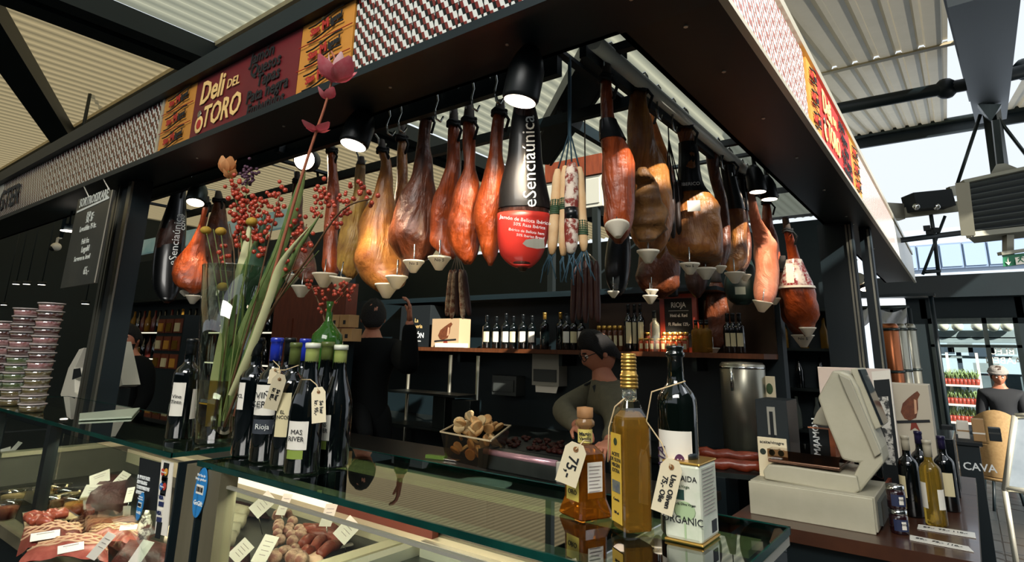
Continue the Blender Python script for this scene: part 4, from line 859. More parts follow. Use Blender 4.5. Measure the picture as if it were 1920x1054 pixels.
slab('cheese_piece', 'pale cheese piece at the very front beside the chorizos', 'cheese', [(562, 1062), (612, 1062), (608, 1040), (570, 1040)], .03, FAT, .1)
slab('paper_sheet', 'white paper sheet under the large diamond card', 'paper', [(625, 1030), (680, 1010), (705, 1005), (660, 1022)], .006, PAPER, .2)
# price cards on pins
def pcard(px, py, w, h, rot, label, z=.955, lean=.35, flat=False, n=4):
    c = P(px, py, z=z); k = dep(c)/FOC; t = thing('price_card', label, 'card', c, 0, 'white price cards in the display case'); O2 = c
    v = (c-EYE).normalized(); rt = v.cross(Z3).normalized(); up = (rt.cross(v)).normalized()
    if flat: up = (Vector((v.x, v.y, 0)).normalized()*.75+Z3*.4).normalized()
    else: rt = (rt*.95+Y3*.25).normalized(); up = (Z3*.95+Y3*.2).normalized()
    ca, sa = math.cos(rot), math.sin(rot); R2, U2 = rt*ca+up*sa, up*ca-rt*sa; W, H_ = w*k/2, h*k/2
    MB(O2).hexa([c+R2*W*x+U2*H_*y for x, y in ((-1, -1), (1, -1), (1, 1), (-1, 1))], R2.cross(U2)*-.0015).build('card', PAPER, t)
    for i in range(n): 
        yy = .55-i*.32; MB(O2).bar(c-R2*W*.6*(1-.1*i)+U2*H_*yy+R2.cross(U2)*.0008, c+R2*W*(.6-.15*(i % 2))+U2*H_*yy+R2.cross(U2)*.0008, .0016, .0006, R2.cross(U2)).build('print_line', mat('pale_print', '#9a8f8a', .7) if 'pale_print' not in MATS else MATS['pale_print'], t)
    if not flat: MB(O2).tube([c-U2*H_*.6-R2.cross(U2)*.003, Vector((c.x, c.y+.01, DZ+.006))], .0015, 4).build('pin', HOOKM, t)
pcard(176, 923, 36, 26, -.1, 'wide white price card in front of the dark meat block', n=3)
pcard(187, 897, 30, 22, .35, 'white price card leaning right behind the wide one', z=.985, n=2)
pcard(226, 900, 18, 28, -.5, 'narrow white diamond price card on top of the dark meat block', z=.985)
pcard(243, 928, 12, 26, .1, 'slim white price card partly behind the black notice', z=.97, n=2)
pcard(85, 1004, 44, 20, .05, 'flat white price card on the dark rimmed ham slices', z=.93, flat=True, n=1)
pcard(133, 1027, 40, 20, .1, 'flat white price card on the fan of pale slices', z=.93, flat=True, n=1)
pcard(190, 1024, 18, 44, -.5, 'tilted white price card with a metal clip', z=.94, n=3)
pcard(241, 989, 28, 12, -.05, 'small flat white price card on the red ham slices', z=.94, flat=True, n=1)
pcard(262, 1040, 22, 46, -.35, 'blank tan backed price card at the front below the spotted jar', z=.93, n=0)
pcard(419, 931, 16, 34, -.35, 'white price card just right of the large blue oval sticker', z=.985, n=2)
pcard(493, 946, 30, 38, -.75, 'white diamond price card at the back of the case below the wine bottles', z=.98)
pcard(533, 946, 17, 36, -.15, 'narrow white price card behind the heap of round sausages', z=.985)
pcard(616, 966, 22, 38, -.1, 'white price card seen through the pane seam at the back', z=.985, n=3)
pcard(651, 994, 34, 38, -.7, 'largest white diamond price card at the right end of the tray', z=.965)
pcard(452, 1033, 30, 34, -.72, 'white diamond price card at the front left of the right case', z=.94)
pcard(497, 1030, 28, 46, -.3, 'white diamond price card in front of the round sausages', z=.945)
pcard(10, 846, 14, 12, .3, 'small tan price card at the far left edge beyond the case end', z=.97, n=0)
pcard(30, 838, 8, 18, -.4, 'slim tan price card at the far left beyond the case end', z=.98, n=0)
# ================================================================ bottles on the glass top
CAPB = mat('capsule_black', '#101416', .3); CAPU = mat('capsule_blue', '#1d2f9c', .25, coat=.5); CAPG = mat('capsule_sage', '#8f9a55', .35); CAPO = mat('capsule_olive', '#4f5a2c', .35); CAPW = mat('capsule_pale_top', '#d0d2c0', .4); LAB = mat('bottle_label', '#ddd8cb', .6); LABC = mat('bottle_label_cream', '#cfc39a', .6); LABG = mat('bottle_label_green', '#7f9240', .5); LABD = mat('bottle_label_charcoal', '#3a3f46', .4)
TWINE = mat('tag_string', '#c4ac84', .7); EYELET = mat('tag_eyelet', '#8a5f38', .6)
PROF = {
 'bordeaux': lambda H, R: [(R*.9, 0), (R, .006), (R, H*.62), (R*.96, H*.665), (R*.78, H*.705), (R*.5, H*.735), (R*.40, H*.765), (R*.37, H*.97), (R*.42, H*.972), (R*.42, H*.995), (.001, H)],
 'burgundy': lambda H, R: [(R*.9, 0), (R, .006), (R, H*.46), (R*.93, H*.54), (R*.74, H*.63), (R*.53, H*.72), (R*.42, H*.79), (R*.36, H*.97), (R*.41, H*.972), (R*.41, H*.995), (.001, H)],
}
def arc(b, c, r, az, half, z0, z1, n=10):
    rows = [[Vector(c)+Vector((r*math.cos(az+half*(2*i/n-1)), r*math.sin(az+half*(2*i/n-1)), z)) for i in range(n+1)] for z in (z0, z1)]
    return b.grid(rows)
def bottle(label, px, y, style='bordeaux', H=.305, R=.0375, cap=CAPB, caph=.05, captop=None, labels=(), base=GZ, x=None, group='wine bottles on the glass counter', m=None, name='wine_bottle'):
    x = P(px, 640, y=y).x if x is None else x; c = Vector((x, y, base)); t = thing(name, label, 'bottle', c, 0, group)
    pr = PROF[style](H, R); MB().lathe((0, 0, 0), pr, 28).build('glass', m or BOTGL, t)
    if cap: 
        MB().lathe((0, 0, H-caph), [(R*.40, 0), (R*.40, caph*.6), (R*.395, caph-.012), (R*.44, caph-.011), (R*.44, caph-.001), (R*.38, caph+.001), (.001, caph+.0012)], 24).build('capsule', cap, t)
        if captop: MB().lathe((0, 0, H-.012), [(R*.45, 0), (R*.45, .012), (.001, .0135)], 24).build('capsule_top', captop, t)
    vz = math.atan2(-c.y, -c.x)
    for daz, half, z0, z1, mt, tx in labels:
        arc(MB(), (0, 0, 0), R+.0006, vz+daz, half, z0, z1).build('label', mt, t)
        if tx:
            s, sz = tx; az = vz+daz*1.0; nn = Vector((math.cos(az), math.sin(az), 0))
            text('lettering', s, sz, INK if mt is not LABD else INKT, t, nn*(R+.0018)+Z3*(z0+z1)/2, Vector((-nn.y, nn.x, 0)), Z3, .0003)
    return t
def ptag(par, pts, p, wv, hv, txt, sz, m=PAPERC, reinf=True):
    """paper tag, hung by twine: p centre (local), half vectors wv, hv (hv points to the eyelet end)"""
    wv, hv, p = Vector(wv), Vector(hv), Vector(p); nn = wv.cross(hv).normalized(); 
    if (nn.dot(-(Vector(par.location)-EYE))) < 0: nn = -nn
    poly = [p-wv-hv, p+wv-hv, p+wv+hv*.7, p+wv*.55+hv, p-wv*.55+hv, p-wv+hv*.7]
    bend = nn*.004
    MB().prism(poly, nn*-.0012).build('price_tag', m, par)
    MB().lathe(p+hv*.72+nn*.0004, [(wv.length*.25, 0), (wv.length*.25, .0006)], 12, nn).build('eyelet', EYELET, par)
    MB().tube(list(pts)+[p+hv*.72+nn*.003], .0013, 5).build('twine', TWINE, par)
    if txt: text('lettering', txt, sz, INK, par, p-hv*.15+nn*.0006, -hv, wv if False else (nn.cross(-hv)), .0004, bold=.0003)
bottle('dark wine bottle standing alone on the left glass top with a notched white label', 0, .932, x=-2.006, H=.305, R=.040, labels=((-.55, .55, .07, .17, LAB, ('Vino\nTinto', .016)), (.9, .35, .06, .15, LAB, None)))
bottle('dark wine bottle with a black capsule, leftmost of the bottle cluster', 485, .92, R=.038, H=.31, labels=((-.85, .3, .12, .19, LAB, ('CL', .014)),))
b3 = bottle('dark wine bottle with bright blue capsule and string price tag, left in cluster', 520, .91, cap=CAPU, caph=.06, H=.31, R=.039, labels=((-.35, .9, .115, .19, LAB, ('VIÑA\nSERRA', .022)), (-.35, .8, .07, .105, LABD, ('Rioja', .018))))
bottle('dark wine bottle with a black capsule behind the blue capped one', 545, .985, H=.312, R=.037, labels=())
b4 = bottle('dark wine bottle with a tall cream label and an olive capsule, middle of the cluster', 556, .915, cap=CAPO, caph=.055, H=.298, R=.036, labels=((-.45, .5, .07, .175, LABC, ('EL\nRINCON', .012)),))
bottle('dark wine bottle with a blue capsule at the back of the cluster', 573, 1.0, cap=CAPU, caph=.06, H=.31, R=.037)
b5 = bottle('sloping shouldered bottle with a sage capsule and pale top, nearest in the cluster', 588, .892, 'burgundy', cap=CAPG, caph=.058, captop=CAPW, H=.298, R=.041, labels=((-.45, .62, .055, .118, LAB, ('MAS\nRIVER', .015)), (-.5, .5, .035, .054, LABG, None)))
bottle('dark bottle with an olive capsule between the two sage capped ones', 616, .965, 'burgundy', cap=CAPO, caph=.055, H=.302, R=.039)
bottle('sloping shouldered bottle with a sage capsule, rightmost of the cluster', 641, .985, 'burgundy', cap=CAPG, caph=.06, captop=CAPW, H=.295, R=.041, labels=((-.75, .5, .065, .125, LAB, ('MAS\nRIVER', .014)), (-.75, .35, .045, .064, LABG, None)))
def loc(t, px, py, off): 
    c = Vector(t.location); y = c.y-off; return P(px, py, y=y)-c
v_ = lambda a, bb, t, off: loc(t, *bb, off)-loc(t, *a, off)
def tagpx(par, top, bot, wpx, off, pts, txt, sz, m=PAPERC):
    A, B_ = loc(par, *top, off), loc(par, *bot, off); hv = (A-B_)/2; v = (Vector(par.location)-EYE).normalized(); wv = hv.cross(v).normalized(); k = dep(Vector(par.location))/FOC
    ptag(par, [loc(par, *q, off*f) for q, f in pts], (A+B_)/2, wv*wpx*k/2, hv, txt, sz, m)
tagpx(b3, (527, 702), (506, 768), 24, .05, (((512, 676), .8), ((524, 688), .95)), 'Se her\nkr. 85,-', .011)
tagpx(b4, (517, 690), (512, 720), 20, .052, (((560, 685), .7), ((535, 694), .95)), '', .01)
tagpx(b5, (597, 726), (598, 793), 24, .05, (((566, 712), .7), ((582, 712), 1.0), ((594, 722), 1.0)), 'Se her\nkr. 95,-', .011)
# bottles and tin at the right end of the glass
AMB = mat('amber_spirit', '#b06a18', .02, trans=.75, ior=1.36, col2='#8a4a10', ns=5); OIL = mat('olive_oil', '#b08436', .06, trans=.6, ior=1.25, col2='#96702a', ns=4); CLR = mat('clear_bottle_glass', '#dfe8dc', .02, trans=.92, ior=1.3); CORK = mat('cork_cap', '#a87a4c', .7, col2='#7c5632', ns=30); GOLDC = mat('gold_cap', '#c9a050', .28, .85); YLAB = mat('yellow_label', '#cfa93c', .55); 
def sq(b, c, prof, rz, n=8, r=.22):
    """square section body: prof (half width, height), rounded corners"""
    R_ = Matrix.Rotation(rz, 3, 'Z'); rows = []
    for w, h in prof:
        row = []
        for k in range(4):
            a0 = PI/4+k*PI/2
            for j in (-1, 0, 1):
                cx, cy = (1-r)*w*(1 if k in (0, 3) else -1), (1-r)*w*(1 if k in (0, 1) else -1); a = a0+j*PI/4
                row.append(Vector(c)+R_ @ Vector((cx+r*w*math.cos(a), cy+r*w*math.sin(a), h)))
        rows.append(row)
    b.grid(rows, True, smooth=False); m = len(b.v)-12*len(rows); b.f += [[m+k for k in range(12)][::-1], [m+12*(len(rows)-1)+k for k in range(12)]]; b.sm += [False, False]; return b
def facelab(t, rz, side, w, z0, z1, wid, mt, nm='label', off=.0012, slope=0):
    n = Matrix.Rotation(rz, 3, 'Z') @ Vector(((0, -1, 0), (1, 0, 0), (0, 1, 0), (-1, 0, 0))[side]); r = Vector((-n.y, n.x, 0)); 
    MB().hexa([n*(w+off+slope*(z-z0))+r*(x*wid/2)+Z3*z for x, z in ((-1, z0), (1, z0), (1, z1), (-1, z1))], n*-.0008).build(nm, mt, t); return n, r
# amber decanter
c = P(1098, 966, z=GZ); RZ1 = math.radians(-22); t = dec = thing('spirit_bottle', 'squat amber square bottle with a cork top and big string tag', 'bottle', c)
sq(MB(), (0, 0, 0), [(.034, 0), (.037, .003), (.035, .012), (.029, .03), (.0275, .10), (.026, .108), (.013, .122)], RZ1).build('glass', AMB, t)
MB().lathe((0, 0, .118), [(.0135, 0), (.0125, .01), (.0125, .034), (.018, .038), (.0185, .045), (.014, .05), (.0135, .052)], 20).build('neck', mat('amber_neck', '#b58a5c', .08, trans=.6, ior=1.3), t); MB().lathe((0, 0, .168), [(.0135, 0), (.0155, .003), (.0155, .02), (.001, .022)], 20).build('cork', CORK, t)
arc(MB(), (0, 0, 0), .0142, math.atan2(-c.y, -c.x), 1.3, .126, .150, 12).build('neck_label', mat('neck_paper', '#c9b864', .6), t)
nn = Vector((-c.x, -c.y, 0)).normalized(); text('lettering', 'Martín\nVanilla', .0085, INK, t, nn*.0155+Z3*.138, nn.cross(Z3)*-1, Z3, .0003, bold=.0002)
n_, r_ = facelab(t, RZ1, 1, .0275, .034, .095, .034, LAB); 
for i in range(8): MB().bar(n_*.0292+r_*-.014+Z3*(.088-i*.006), n_*.0292+r_*(.013-(i % 3)*.003)+Z3*(.088-i*.006), .0012, .0004, n_).build('print_line', MATS['pale_print'], t)
n_, r_ = facelab(t, RZ1, 0, .0285, .028, .066, .036, mat('gold_paper', '#c4b050', .5)); text('lettering', 'ORO', .012, INK, t, n_*.0305+Z3*.042, r_, Z3, .0003)
tagpx(t, (1083, 832), (1060, 908), 40, .06, (((1108, 828), .35), ((1095, 826), .8)), '75,-', .026)
# tall gold capped oil bottle
c = P(1186, 1003, z=GZ); RZ2 = math.radians(-36); t = thing('oil_bottle', 'tall square bottle of golden oil with a ribbed gold cap and yellow label', 'bottle', c)
sq(MB(), (0, 0, 0), [(.026, 0), (.0275, .004), (.0265, .02), (.0265, .172), (.024, .186), (.016, .200), (.0125, .212)], RZ2).build('glass', glassmat('thin_bottle_glass', '#f2eeda', .02, .06), t); sq(MB(), (0, 0, 0), [(.0235, .010), (.0245, .014), (.0245, .168), (.022, .182), (.013, .194)], RZ2).build('oil', OIL, t)
MB().lathe((0, 0, .21), [(.0125, 0), (.0125, .02)], 20).build('neck', CLR, t)
pr = [(.0135, 0)]
for i in range(9):
    r = .0155 if i < 4 else .0135; h = .006*i; pr += [(r, h), (r, h+.004), (r-.0012, h+.0045), (r-.0012, h+.0058)]
MB().lathe((0, 0, .232), pr+[(.0125, .058), (.001, .059)], 24).build('cap', GOLDC, t)
n_, r_ = facelab(t, RZ2, 0, .0268, .02, .158, .036, YLAB)
for s, sz, z in (('ACEITE\nDE OLIVA\nVIRGEN\nEXTRA', .0085, .112), ('Cosecha', .006, .055), ('500 ml', .006, .035)): text('lettering', s, sz, INK, t, n_*.0284+Z3*z, r_, Z3, .0003)
MB().hexa([n_*.0286+r_*(x*.014)+Z3*z for x, z in ((-1, .066), (1, .066), (1, .084), (-1, .084))], n_*-.0008).build('picture', mat('label_picture', '#40486a', .6, col2='#8a8a5a', ns=60), t); MB().lathe(n_*.0282+Z3*.145, [(.006, 0), (.006, .0006)], 12, n_).build('emblem', mat('label_green', '#2c3a20', .6), t)
MB().tube([nn*.013+Z3*.215+Vector((-.01, 0, 0)), Vector((-.022, -.012, .20)), Vector((-.032, -.016, .165)), Vector((-.034, -.018, .11))], .0013, 5).build('twine', TWINE, t)
# tall dark oil bottle
c = Vector((-.415, 1.03, GZ)); t = dark = thing('oil_bottle', 'tall dark bottle with a white label and purple seal behind the tin', 'bottle', c); R = .0335; H = .305
MB().lathe((0, 0, 0), [(R*.92, 0), (R, .005), (R, .205), (R*.96, .218), (R*.8, .228), (R*.5, .24), (R*.42, .25), (R*.39, .285), (R*.5, .287), (R*.5, .293), (R*.43, .295), (R*.43, .299), (R*.48, .3), (R*.48, .305), (.001, .306)], 28).build('glass', mat('dark_green_glass', '#050b08', .04, coat=.7), t)
vz = math.atan2(-c.y, -c.x); arc(MB(), (0, 0, 0), R+.0006, vz-.25, .95, .03, .165).build('label', LAB, t)
az = vz+.02; nq = Vector((math.cos(az), math.sin(az), 0)); rq = Vector((-nq.y, nq.x, 0)); MB().prism([nq*(R+.0012)+rq*(.0085*math.cos(a))+Z3*(.118+.0115*math.sin(a)) for a in [2*PI*i/20 for i in range(20)]], nq*.0008).build('seal', mat('purple_seal', '#4a2448', .5), t); text('lettering', 'M', .011, INKT, t, nq*(R+.0024)+Z3*.118, rq, Z3, .0002)
az = vz-.85; nq = Vector((math.cos(az), math.sin(az), 0)); text('lettering', 'GAIA', .026, mat('purple_ink', '#3c2c48', .6), t, nq*(R+.003)+Z3*.11, Z3, Vector((nq.y, -nq.x, 0)), .0003, shear=.2)
tagpx(t, (1262, 862), (1240, 962), 38, .075, (((1285, 715), .4), ((1222, 735), .75), ((1212, 790), .8), ((1240, 830), .8)), 'Uno Oliven\n75,- Olie', .0115)
# tin
c = P(1297, 1020, z=GZ)+Vector((-.01, .032, 0)); t = thing('oil_tin', 'white rectangular oil tin with green tree print at the right end of the glass', 'tin', c); TINW = mat('tin_white', '#dcdccb', .3, .1, col2='#c6cdb4', ns=14, na=.3); w2, d2, h2 = .031, .040, .122
MB().box((-w2, -d2, .003), (w2, d2, h2-.003)).build('body', TINW, t, bev=.006); MB().box((-w2-.001, -d2-.001, h2-.005), (w2+.001, d2+.001, h2-.001)).build('rim', GOLDC, t, bev=.002); MB().box((-w2-.001, -d2-.001, 0), (w2+.001, d2+.001, .004)).build('rim', GOLDC, t, bev=.002)
MB().lathe((0, 0, h2-.002), [(.014, 0), (.014, .008), (.012, .010), (.001, .0105)], 20).build('cap', BLK, t)
GI = mat('green_ink', '#3a5230', .6)
for s, sz, z, m in (('ZOMAIDA', .012, .096, INK), ('Aceite de Oliva Virgen', .0052, .058, INK), ('ORGANIC', .0155, .034, INK), ('Extra Virgin', .006, .084, GI)): text('lettering', s, sz, m, t, (0, -d2-.001, z), X3, Z3, .0003, sx=.95)
MB().hexa([(-.016, -d2-.0008, .064), (.004, -d2-.0008, .064), (.004, -d2-.0008, .079), (-.016, -d2-.0008, .079)], (0, .0006, 0)).build('picture', mat('dark_teal_print', '#22423c', .5), t)
b = MB(); b.bar((.004, -d2-.0006, .008), (.004, -d2-.0006, .03), .003, .0006, Y3); b.ball((.004, -d2-.0002, .048), .018, 12, 8, (1, .02, .8)); b.build('tree_print', mat('pale_green_print', '#9fb48a', .6), t)
for i in range(13): MB().bar((w2+.0008, -d2*.75, .110-i*.0055), (w2+.0008, d2*(.6-.1*(i % 3)), .110-i*.0055), .0010, .0004, X3).build('print_line', MATS['pale_print'], t)
MB().box((w2, .004, .012), (w2+.0008, .026, .030)).build('barcode', INK, t)
# ================================================================ inside the stall
DARKW = mat('stall_dark_panel', '#07151a', .55, col2='#0a1b20', ns=2); SPLASH = mat('steel_splashback', '#4a3a2c', .3, .6, col2='#3a2c22', ns=5)
GREYP = mat('grey_plastic', '#9a988c', .45); GREYD = mat('dark_grey_plastic', '#3c403e', .45)
struct(MB().box((-6.5, 3.95, 0), (-.9, 4.05, 1.97)).build('wall_inner', DARKW))
t = thing('work_counter', 'dark low work counter behind the glass display case', 'counter', (-2.4, 2.2, 0)); O = (-2.4, 2.2, 0)
MB(O).box((-4.2, 1.75, 0), (-.85, 2.48, .95)).build('body', CASEB, t); MB(O).box((-4.22, 1.73, .95), (-.84, 2.50, .98)).build('worktop', mat('worktop_dark', '#1c1a17', .35, .3, col2='#12110f', ns=4), t)
t = thing('back_counter', 'dark counter along the inner back wall', 'counter', (-2.4, 3.6, 0)); O = (-2.4, 3.6, 0)
MB(O).box((-4.6, 3.35, 0), (-.95, 3.94, .9)).build('body', CASEB, t); MB(O).box((-4.6, 3.33, .9), (-.95, 3.94, .93)).build('worktop', STEELD, t)
t = thing('wall_shelf', 'long wooden wall shelf carrying wine bottles, jars and boxes at the back', 'shelf', (-2.6, 3.8, 1.5)); O = (-2.6, 3.8, 1.5)
MB(O).box((-4.5, 3.62, 1.485), (-.93, 3.95, 1.515)).build('board', mat('shelf_wood', '#6a3d22', .35, col2='#4a2916', ns=5, stretch=(8, 1, 1)), t)
for x in (-4.4, -3.4, -2.4, -1.4): MB(O).box((x, 3.75, 1.40), (x+.03, 3.95, 1.486)).build('bracket', STEELD, t)
MB(O).box((-2.25, 3.935, 1.515), (-.93, 3.95, 1.86)).build('splashback', SPLASH, t)
t = thing('upper_shelf', 'dark upper shelf over the wine bottles at the back', 'shelf', (-3.0, 3.85, 1.9)); O = (-3, 3.85, 1.9)
MB(O).box((-4.3, 3.7, 1.90), (-1.2, 3.95, 1.925)).build('board', BLK, t)
zs = 1.516
for i, (px, lab_, H, capm) in enumerate(((912, 1, .26, CAPB), (930, 1, .25, CAPB), (948, 1, .27, CAPB), (962, 1, .25, CAPB), (980, 1, .26, CAPB), (997, 1, .25, CAPB), (1021, 0, .27, GOLDC), (1051, 0, .27, GOLDC), (1062, 1, .26, CAPB), (1076, 1, .26, CAPB), (1090, 1, .24, CAPB))):
    bottle('dim wine bottle on the back shelf, %s from the ham picture box' % ('first', 'second', 'third', 'fourth', 'fifth', 'sixth', 'seventh and gold necked', 'eighth and gold necked', 'ninth', 'tenth', 'eleventh')[i], px, 3.72+.02*(i % 2), H=H, R=.034, cap=capm, labels=((-.1, .7, .05, .13, LAB if i % 3 else LABC, None),) if lab_ else (), base=zs, group='wine bottles on the back shelf')
for i, px in enumerate((1179, 1191, 1202)):
    bottle('tall dark wine bottle with a cream label, %s of three near the chalk board' % ('left', 'middle', 'right')[i], px, 3.70+.03*(i % 2), H=.31, R=.03, labels=((0, .6, .05, .19, LABC, None),), base=zs, group='three tall bottles on the back shelf')
bottle('small clear bottle with a dark stopper in front of the red framed chalk board', 1228, 3.66, H=.26, R=.032, cap=CAPB, base=zs, m=CLR, group='other bottles on the back shelf', name='spirit_bottle')
for i, px in enumerate((1366, 1376, 1388)): bottle('dim bottle behind low hanging hams at the shelf right end, %s of three' % ('left', 'middle', 'right')[i], px, 3.75, H=.24, R=.03, labels=((0, .6, .04, .12, LABC, None),), base=zs, group='bottles at the right end of the back shelf')
for i, px in enumerate((1306, 1316, 1326)): bottle('short bottle just right of the wine chalk board, %s of three' % ('left', 'middle', 'right')[i], px, 3.72, H=.2, R=.03, m=OIL, cap=CAPB, caph=.03, base=zs, group='short bottles right of the chalk board', name='oil_bottle')
JR = mat('orange_preserve', '#c8562a', .25, col2='#8a3418', ns=30, coat=.5); JD = mat('brown_preserve', '#5a3018', .3, coat=.4)
def jar0(m, label, cat, p, r, h, group, lidm=GOLDC):
    t = thing('preserve_jar', label, 'jar', p, 0, group); MB().lathe((0, 0, 0), [(r*.9, 0), (r, .004), (r, h*.74), (r*.85, h*.82)], 14).build('glass', m, t); MB().lathe((0, 0, h*.82), [(r*.95, 0), (r*.95, h*.17), (.001, h*.18)], 14).build('lid', lidm, t)
    arc(MB(), (0, 0, 0), r+.0008, math.atan2(-p[1], -p[0]), .6, h*.2, h*.6, 5).build('label', LABC, t); return t
for i, px in enumerate((1124, 1134, 1144, 1154, 1164)): jar0(JD, 'tall brown jar with a gold lid, %s of five left of the tall bottles' % ('first', 'second', 'third', 'fourth', 'fifth')[i], 'jar', P(px, 640, y=3.70).xy.to_3d()+Z3*zs, .018, .17, 'tall gold lidded jars on the back shelf')
k = 0
for row, (y, h) in enumerate(((3.66, .085), (3.72, .125))):
    for i in range(9):
        px = 1202+i*10.2+(3 if row else 0); 
        if row and 222 < px-1000 < 236: continue
        jar0(JR, 'small glowing orange jar in the lit front row under the chalk board, %s from left' % ORD[i] if not row else 'taller orange jar in the lit rear row under the chalk board, column %s' % ORD[i], 'jar', P(px, 640, y=y).xy.to_3d()+Z3*zs, .0165, h, 'front row of small orange jars' if not row else 'rear row of orange jars')
t = thing('menu_board', 'chalk board in a red wooden frame reading RIOJA on the back shelf', 'chalkboard', P(1272, 600, y=3.86)); O = t.location
def quadY(x0, y0, x1, y1, y): return [P(x0, y1, y=y), P(x1, y1, y=y), P(x1, y0, y=y), P(x0, y0, y=y)]
a, e = P(1239, 641, y=3.85), P(1305, 549, y=3.85); b = MB(O); w = .032
z0 = zs; z1 = e.z
MB(O).box((a.x+w, 3.86, z0+w), (e.x-w, 3.875, z1-w)).build('slate', mat('slate', '#15191a', .8), t)
for nm, p0_, p1_ in (('frame_rail', (a.x, 3.85, z1-w), (e.x, 3.88, z1)), ('frame_rail', (a.x, 3.85, z0), (e.x, 3.88, z0+w)), ('frame_stile', (a.x, 3.85, z0+w), (a.x+w, 3.88, z1-w)), ('frame_stile', (e.x-w, 3.85, z0+w), (e.x, 3.88, z1-w))): MB(O).box(p0_, p1_).build(nm, mat('red_frame', '#8a3020', .4) if 'red_frame' not in MATS else MATS['red_frame'], t)
cx = (a.x+e.x)/2; hgt = z1-z0
for s, sz, u in (('RIOJA', .05, .80), ('Hvid el. Rød', .03, .62), ('Fl. Flaske: 129,-', .03, .47), ('2 Flasker: 220,-', .03, .31)): text('lettering', s, sz, INKT, t, (cx, 3.858, z0+hgt*u), X3, Z3, .0008, bold=.0005, sx=.8, origin=O)
MB(O).box((a.x+.06, 3.856, z0+hgt*.70), (e.x-.06, 3.859, z0+hgt*.705)).build('chalk_line', INKT, t)
# boxes on the shelf
def pbox(name, label, cat, x0, y0, x1, y1, y, m, d=.12, base=None):
    A, B_ = P(x0, y1, y=y), P(x1, y0, y=y); zb = base if base is not None else A.z; t = thing(name, label, cat, ((A.x+B_.x)/2, y, zb)); MB(t.location).box((A.x, y, zb), (B_.x, y+d, B_.z)).build('carton', m, t, bev=.002); return t, A, B_
def hamprint(t, A, B_, y, u0, u1, flip=1):
    """flat print of a ham on its stand"""
    O = t.location; X_ = lambda u: A.x+(B_.x-A.x)*u; Zv = lambda v: A.z+(B_.z-A.z)*v
    pts = [(.20, .45), (.28, .66), (.45, .80), (.62, .92), (.72, .98), (.78, .90), (.70, .78), (.68, .55), (.60, .34), (.42, .26), (.28, .30)]
    MB(O).prism([(X_(u0+(u1-u0)*p[0]), y-.001, Zv(p[1]*.88)) for p in pts], (0, -.001, 0)).build('ham_print', mat('ham_print_brown', '#4a2416', .6, col2='#7a4426', ns=30) if 'ham_print_brown' not in MATS else MATS['ham_print_brown'], t)
    MB(O).prism([(X_(u0+(u1-u0)*p[0]), y-.0022, Zv(p[1]*.88)) for p in ((.60, .78), (.66, .76), (.64, .45), (.57, .42))], (0, -.001, 0)).build('fat_print', mat('fat_print_cream', '#c89a78', .6) if 'fat_print_cream' not in MATS else MATS['fat_print_cream'], t)
    MB(O).bar((X_(u0+.05), y-.002, Zv(.18)), (X_(u0+(u1-u0)*.95), y-.002, Zv(.25)), .012, .002, Y3).build('stand_print', INK, t)
    MB(O).prism([(X_(u0+(u1-u0)*p[0]), y-.001, Zv(p[1])) for p in ((.40, .02), (.46, .24), (.56, .24), (.66, .02), (.53, .09))], (0, -.001, 0)).build('foot_print', mat('foot_print_red', '#7a2c1c', .6) if 'foot_print_red' not in MATS else MATS['foot_print_red'], t)
t, A, B_ = pbox('gift_box', 'black carton with white JAMÓN lettering on the back shelf', 'box', 748, 572, 808, 648, 3.68, BLK2, .2, zs); O = t.location
for s, sz, v in (('La\nTaperia', .05, .55), ('JAMÓN', .062, .25), ('selección ibérica', .02, .12)): text('lettering', s, sz, WT if v < .5 else CRM, t, ((A.x+B_.x)/2+.02, 3.679, A.z+(B_.z-A.z)*v), X3, Z3, .0006, bold=.001 if v < .5 and sz > .05 else 0, origin=O)
t, A, B_ = pbox('gift_box', 'tan carton with a ham picture right of the black one', 'box', 808, 597, 862, 649, 3.64, mat('tan_carton', '#b59a78', .6), .14, zs); hamprint(t, A, B_, 3.64, .08, .95)
t, A, B_ = pbox('card_stack', 'small stack of cards lying at the shelf edge below the ham carton', 'card', 815, 644, 870, 650, 3.62, PAPER, .05, zs)
# red lit cabinet and small boxes, left of the person in black
t, A, B_ = pbox('wood_cabinet', 'red brown wooden cabinet behind the flowers, left of the person in black', 'cabinet', 505, 530, 652, 660, 3.2, WOODR, .12, 0); 
MB(t.location).box((A.x+.03, 3.19, 1.2), (A.x+.34, 3.2, 1.75)).build('door', WOODR, t)
KB = mat('kraft_box', '#b08a5c', .6, col2='#9a7648', ns=8)
for i, (x0, y0, x1, y1, yy) in enumerate(((618, 590, 636, 614, 2.4), (636, 590, 655, 614, 2.4), (616, 616, 637, 640, 2.4), (638, 616, 660, 640, 2.4))):
    t, A, B_ = pbox('tea_box', 'small kraft carton %s of the stack of four behind the green bottle vase' % ('upper left', 'upper right', 'lower left', 'lower right')[i], 'box', x0, y0, x1, y1, yy, KB, .08); MB(t.location).box(((A.x*.6+B_.x*.4), yy-.002, A.z+.02), ((A.x*.35+B_.x*.65), yy, A.z+.045)).build('label', INK, t)
    if i > 1: LOWZ = min(A.z, 9)
t = thing('box_plinth', 'dark plinth under the small kraft cartons', 'plinth', P(638, 640, y=2.43)); q = t.location; MB(q).box((q.x-.1, 2.39, .981), (q.x+.08, 2.48, LOWZ)).build('body', CASEB, t)
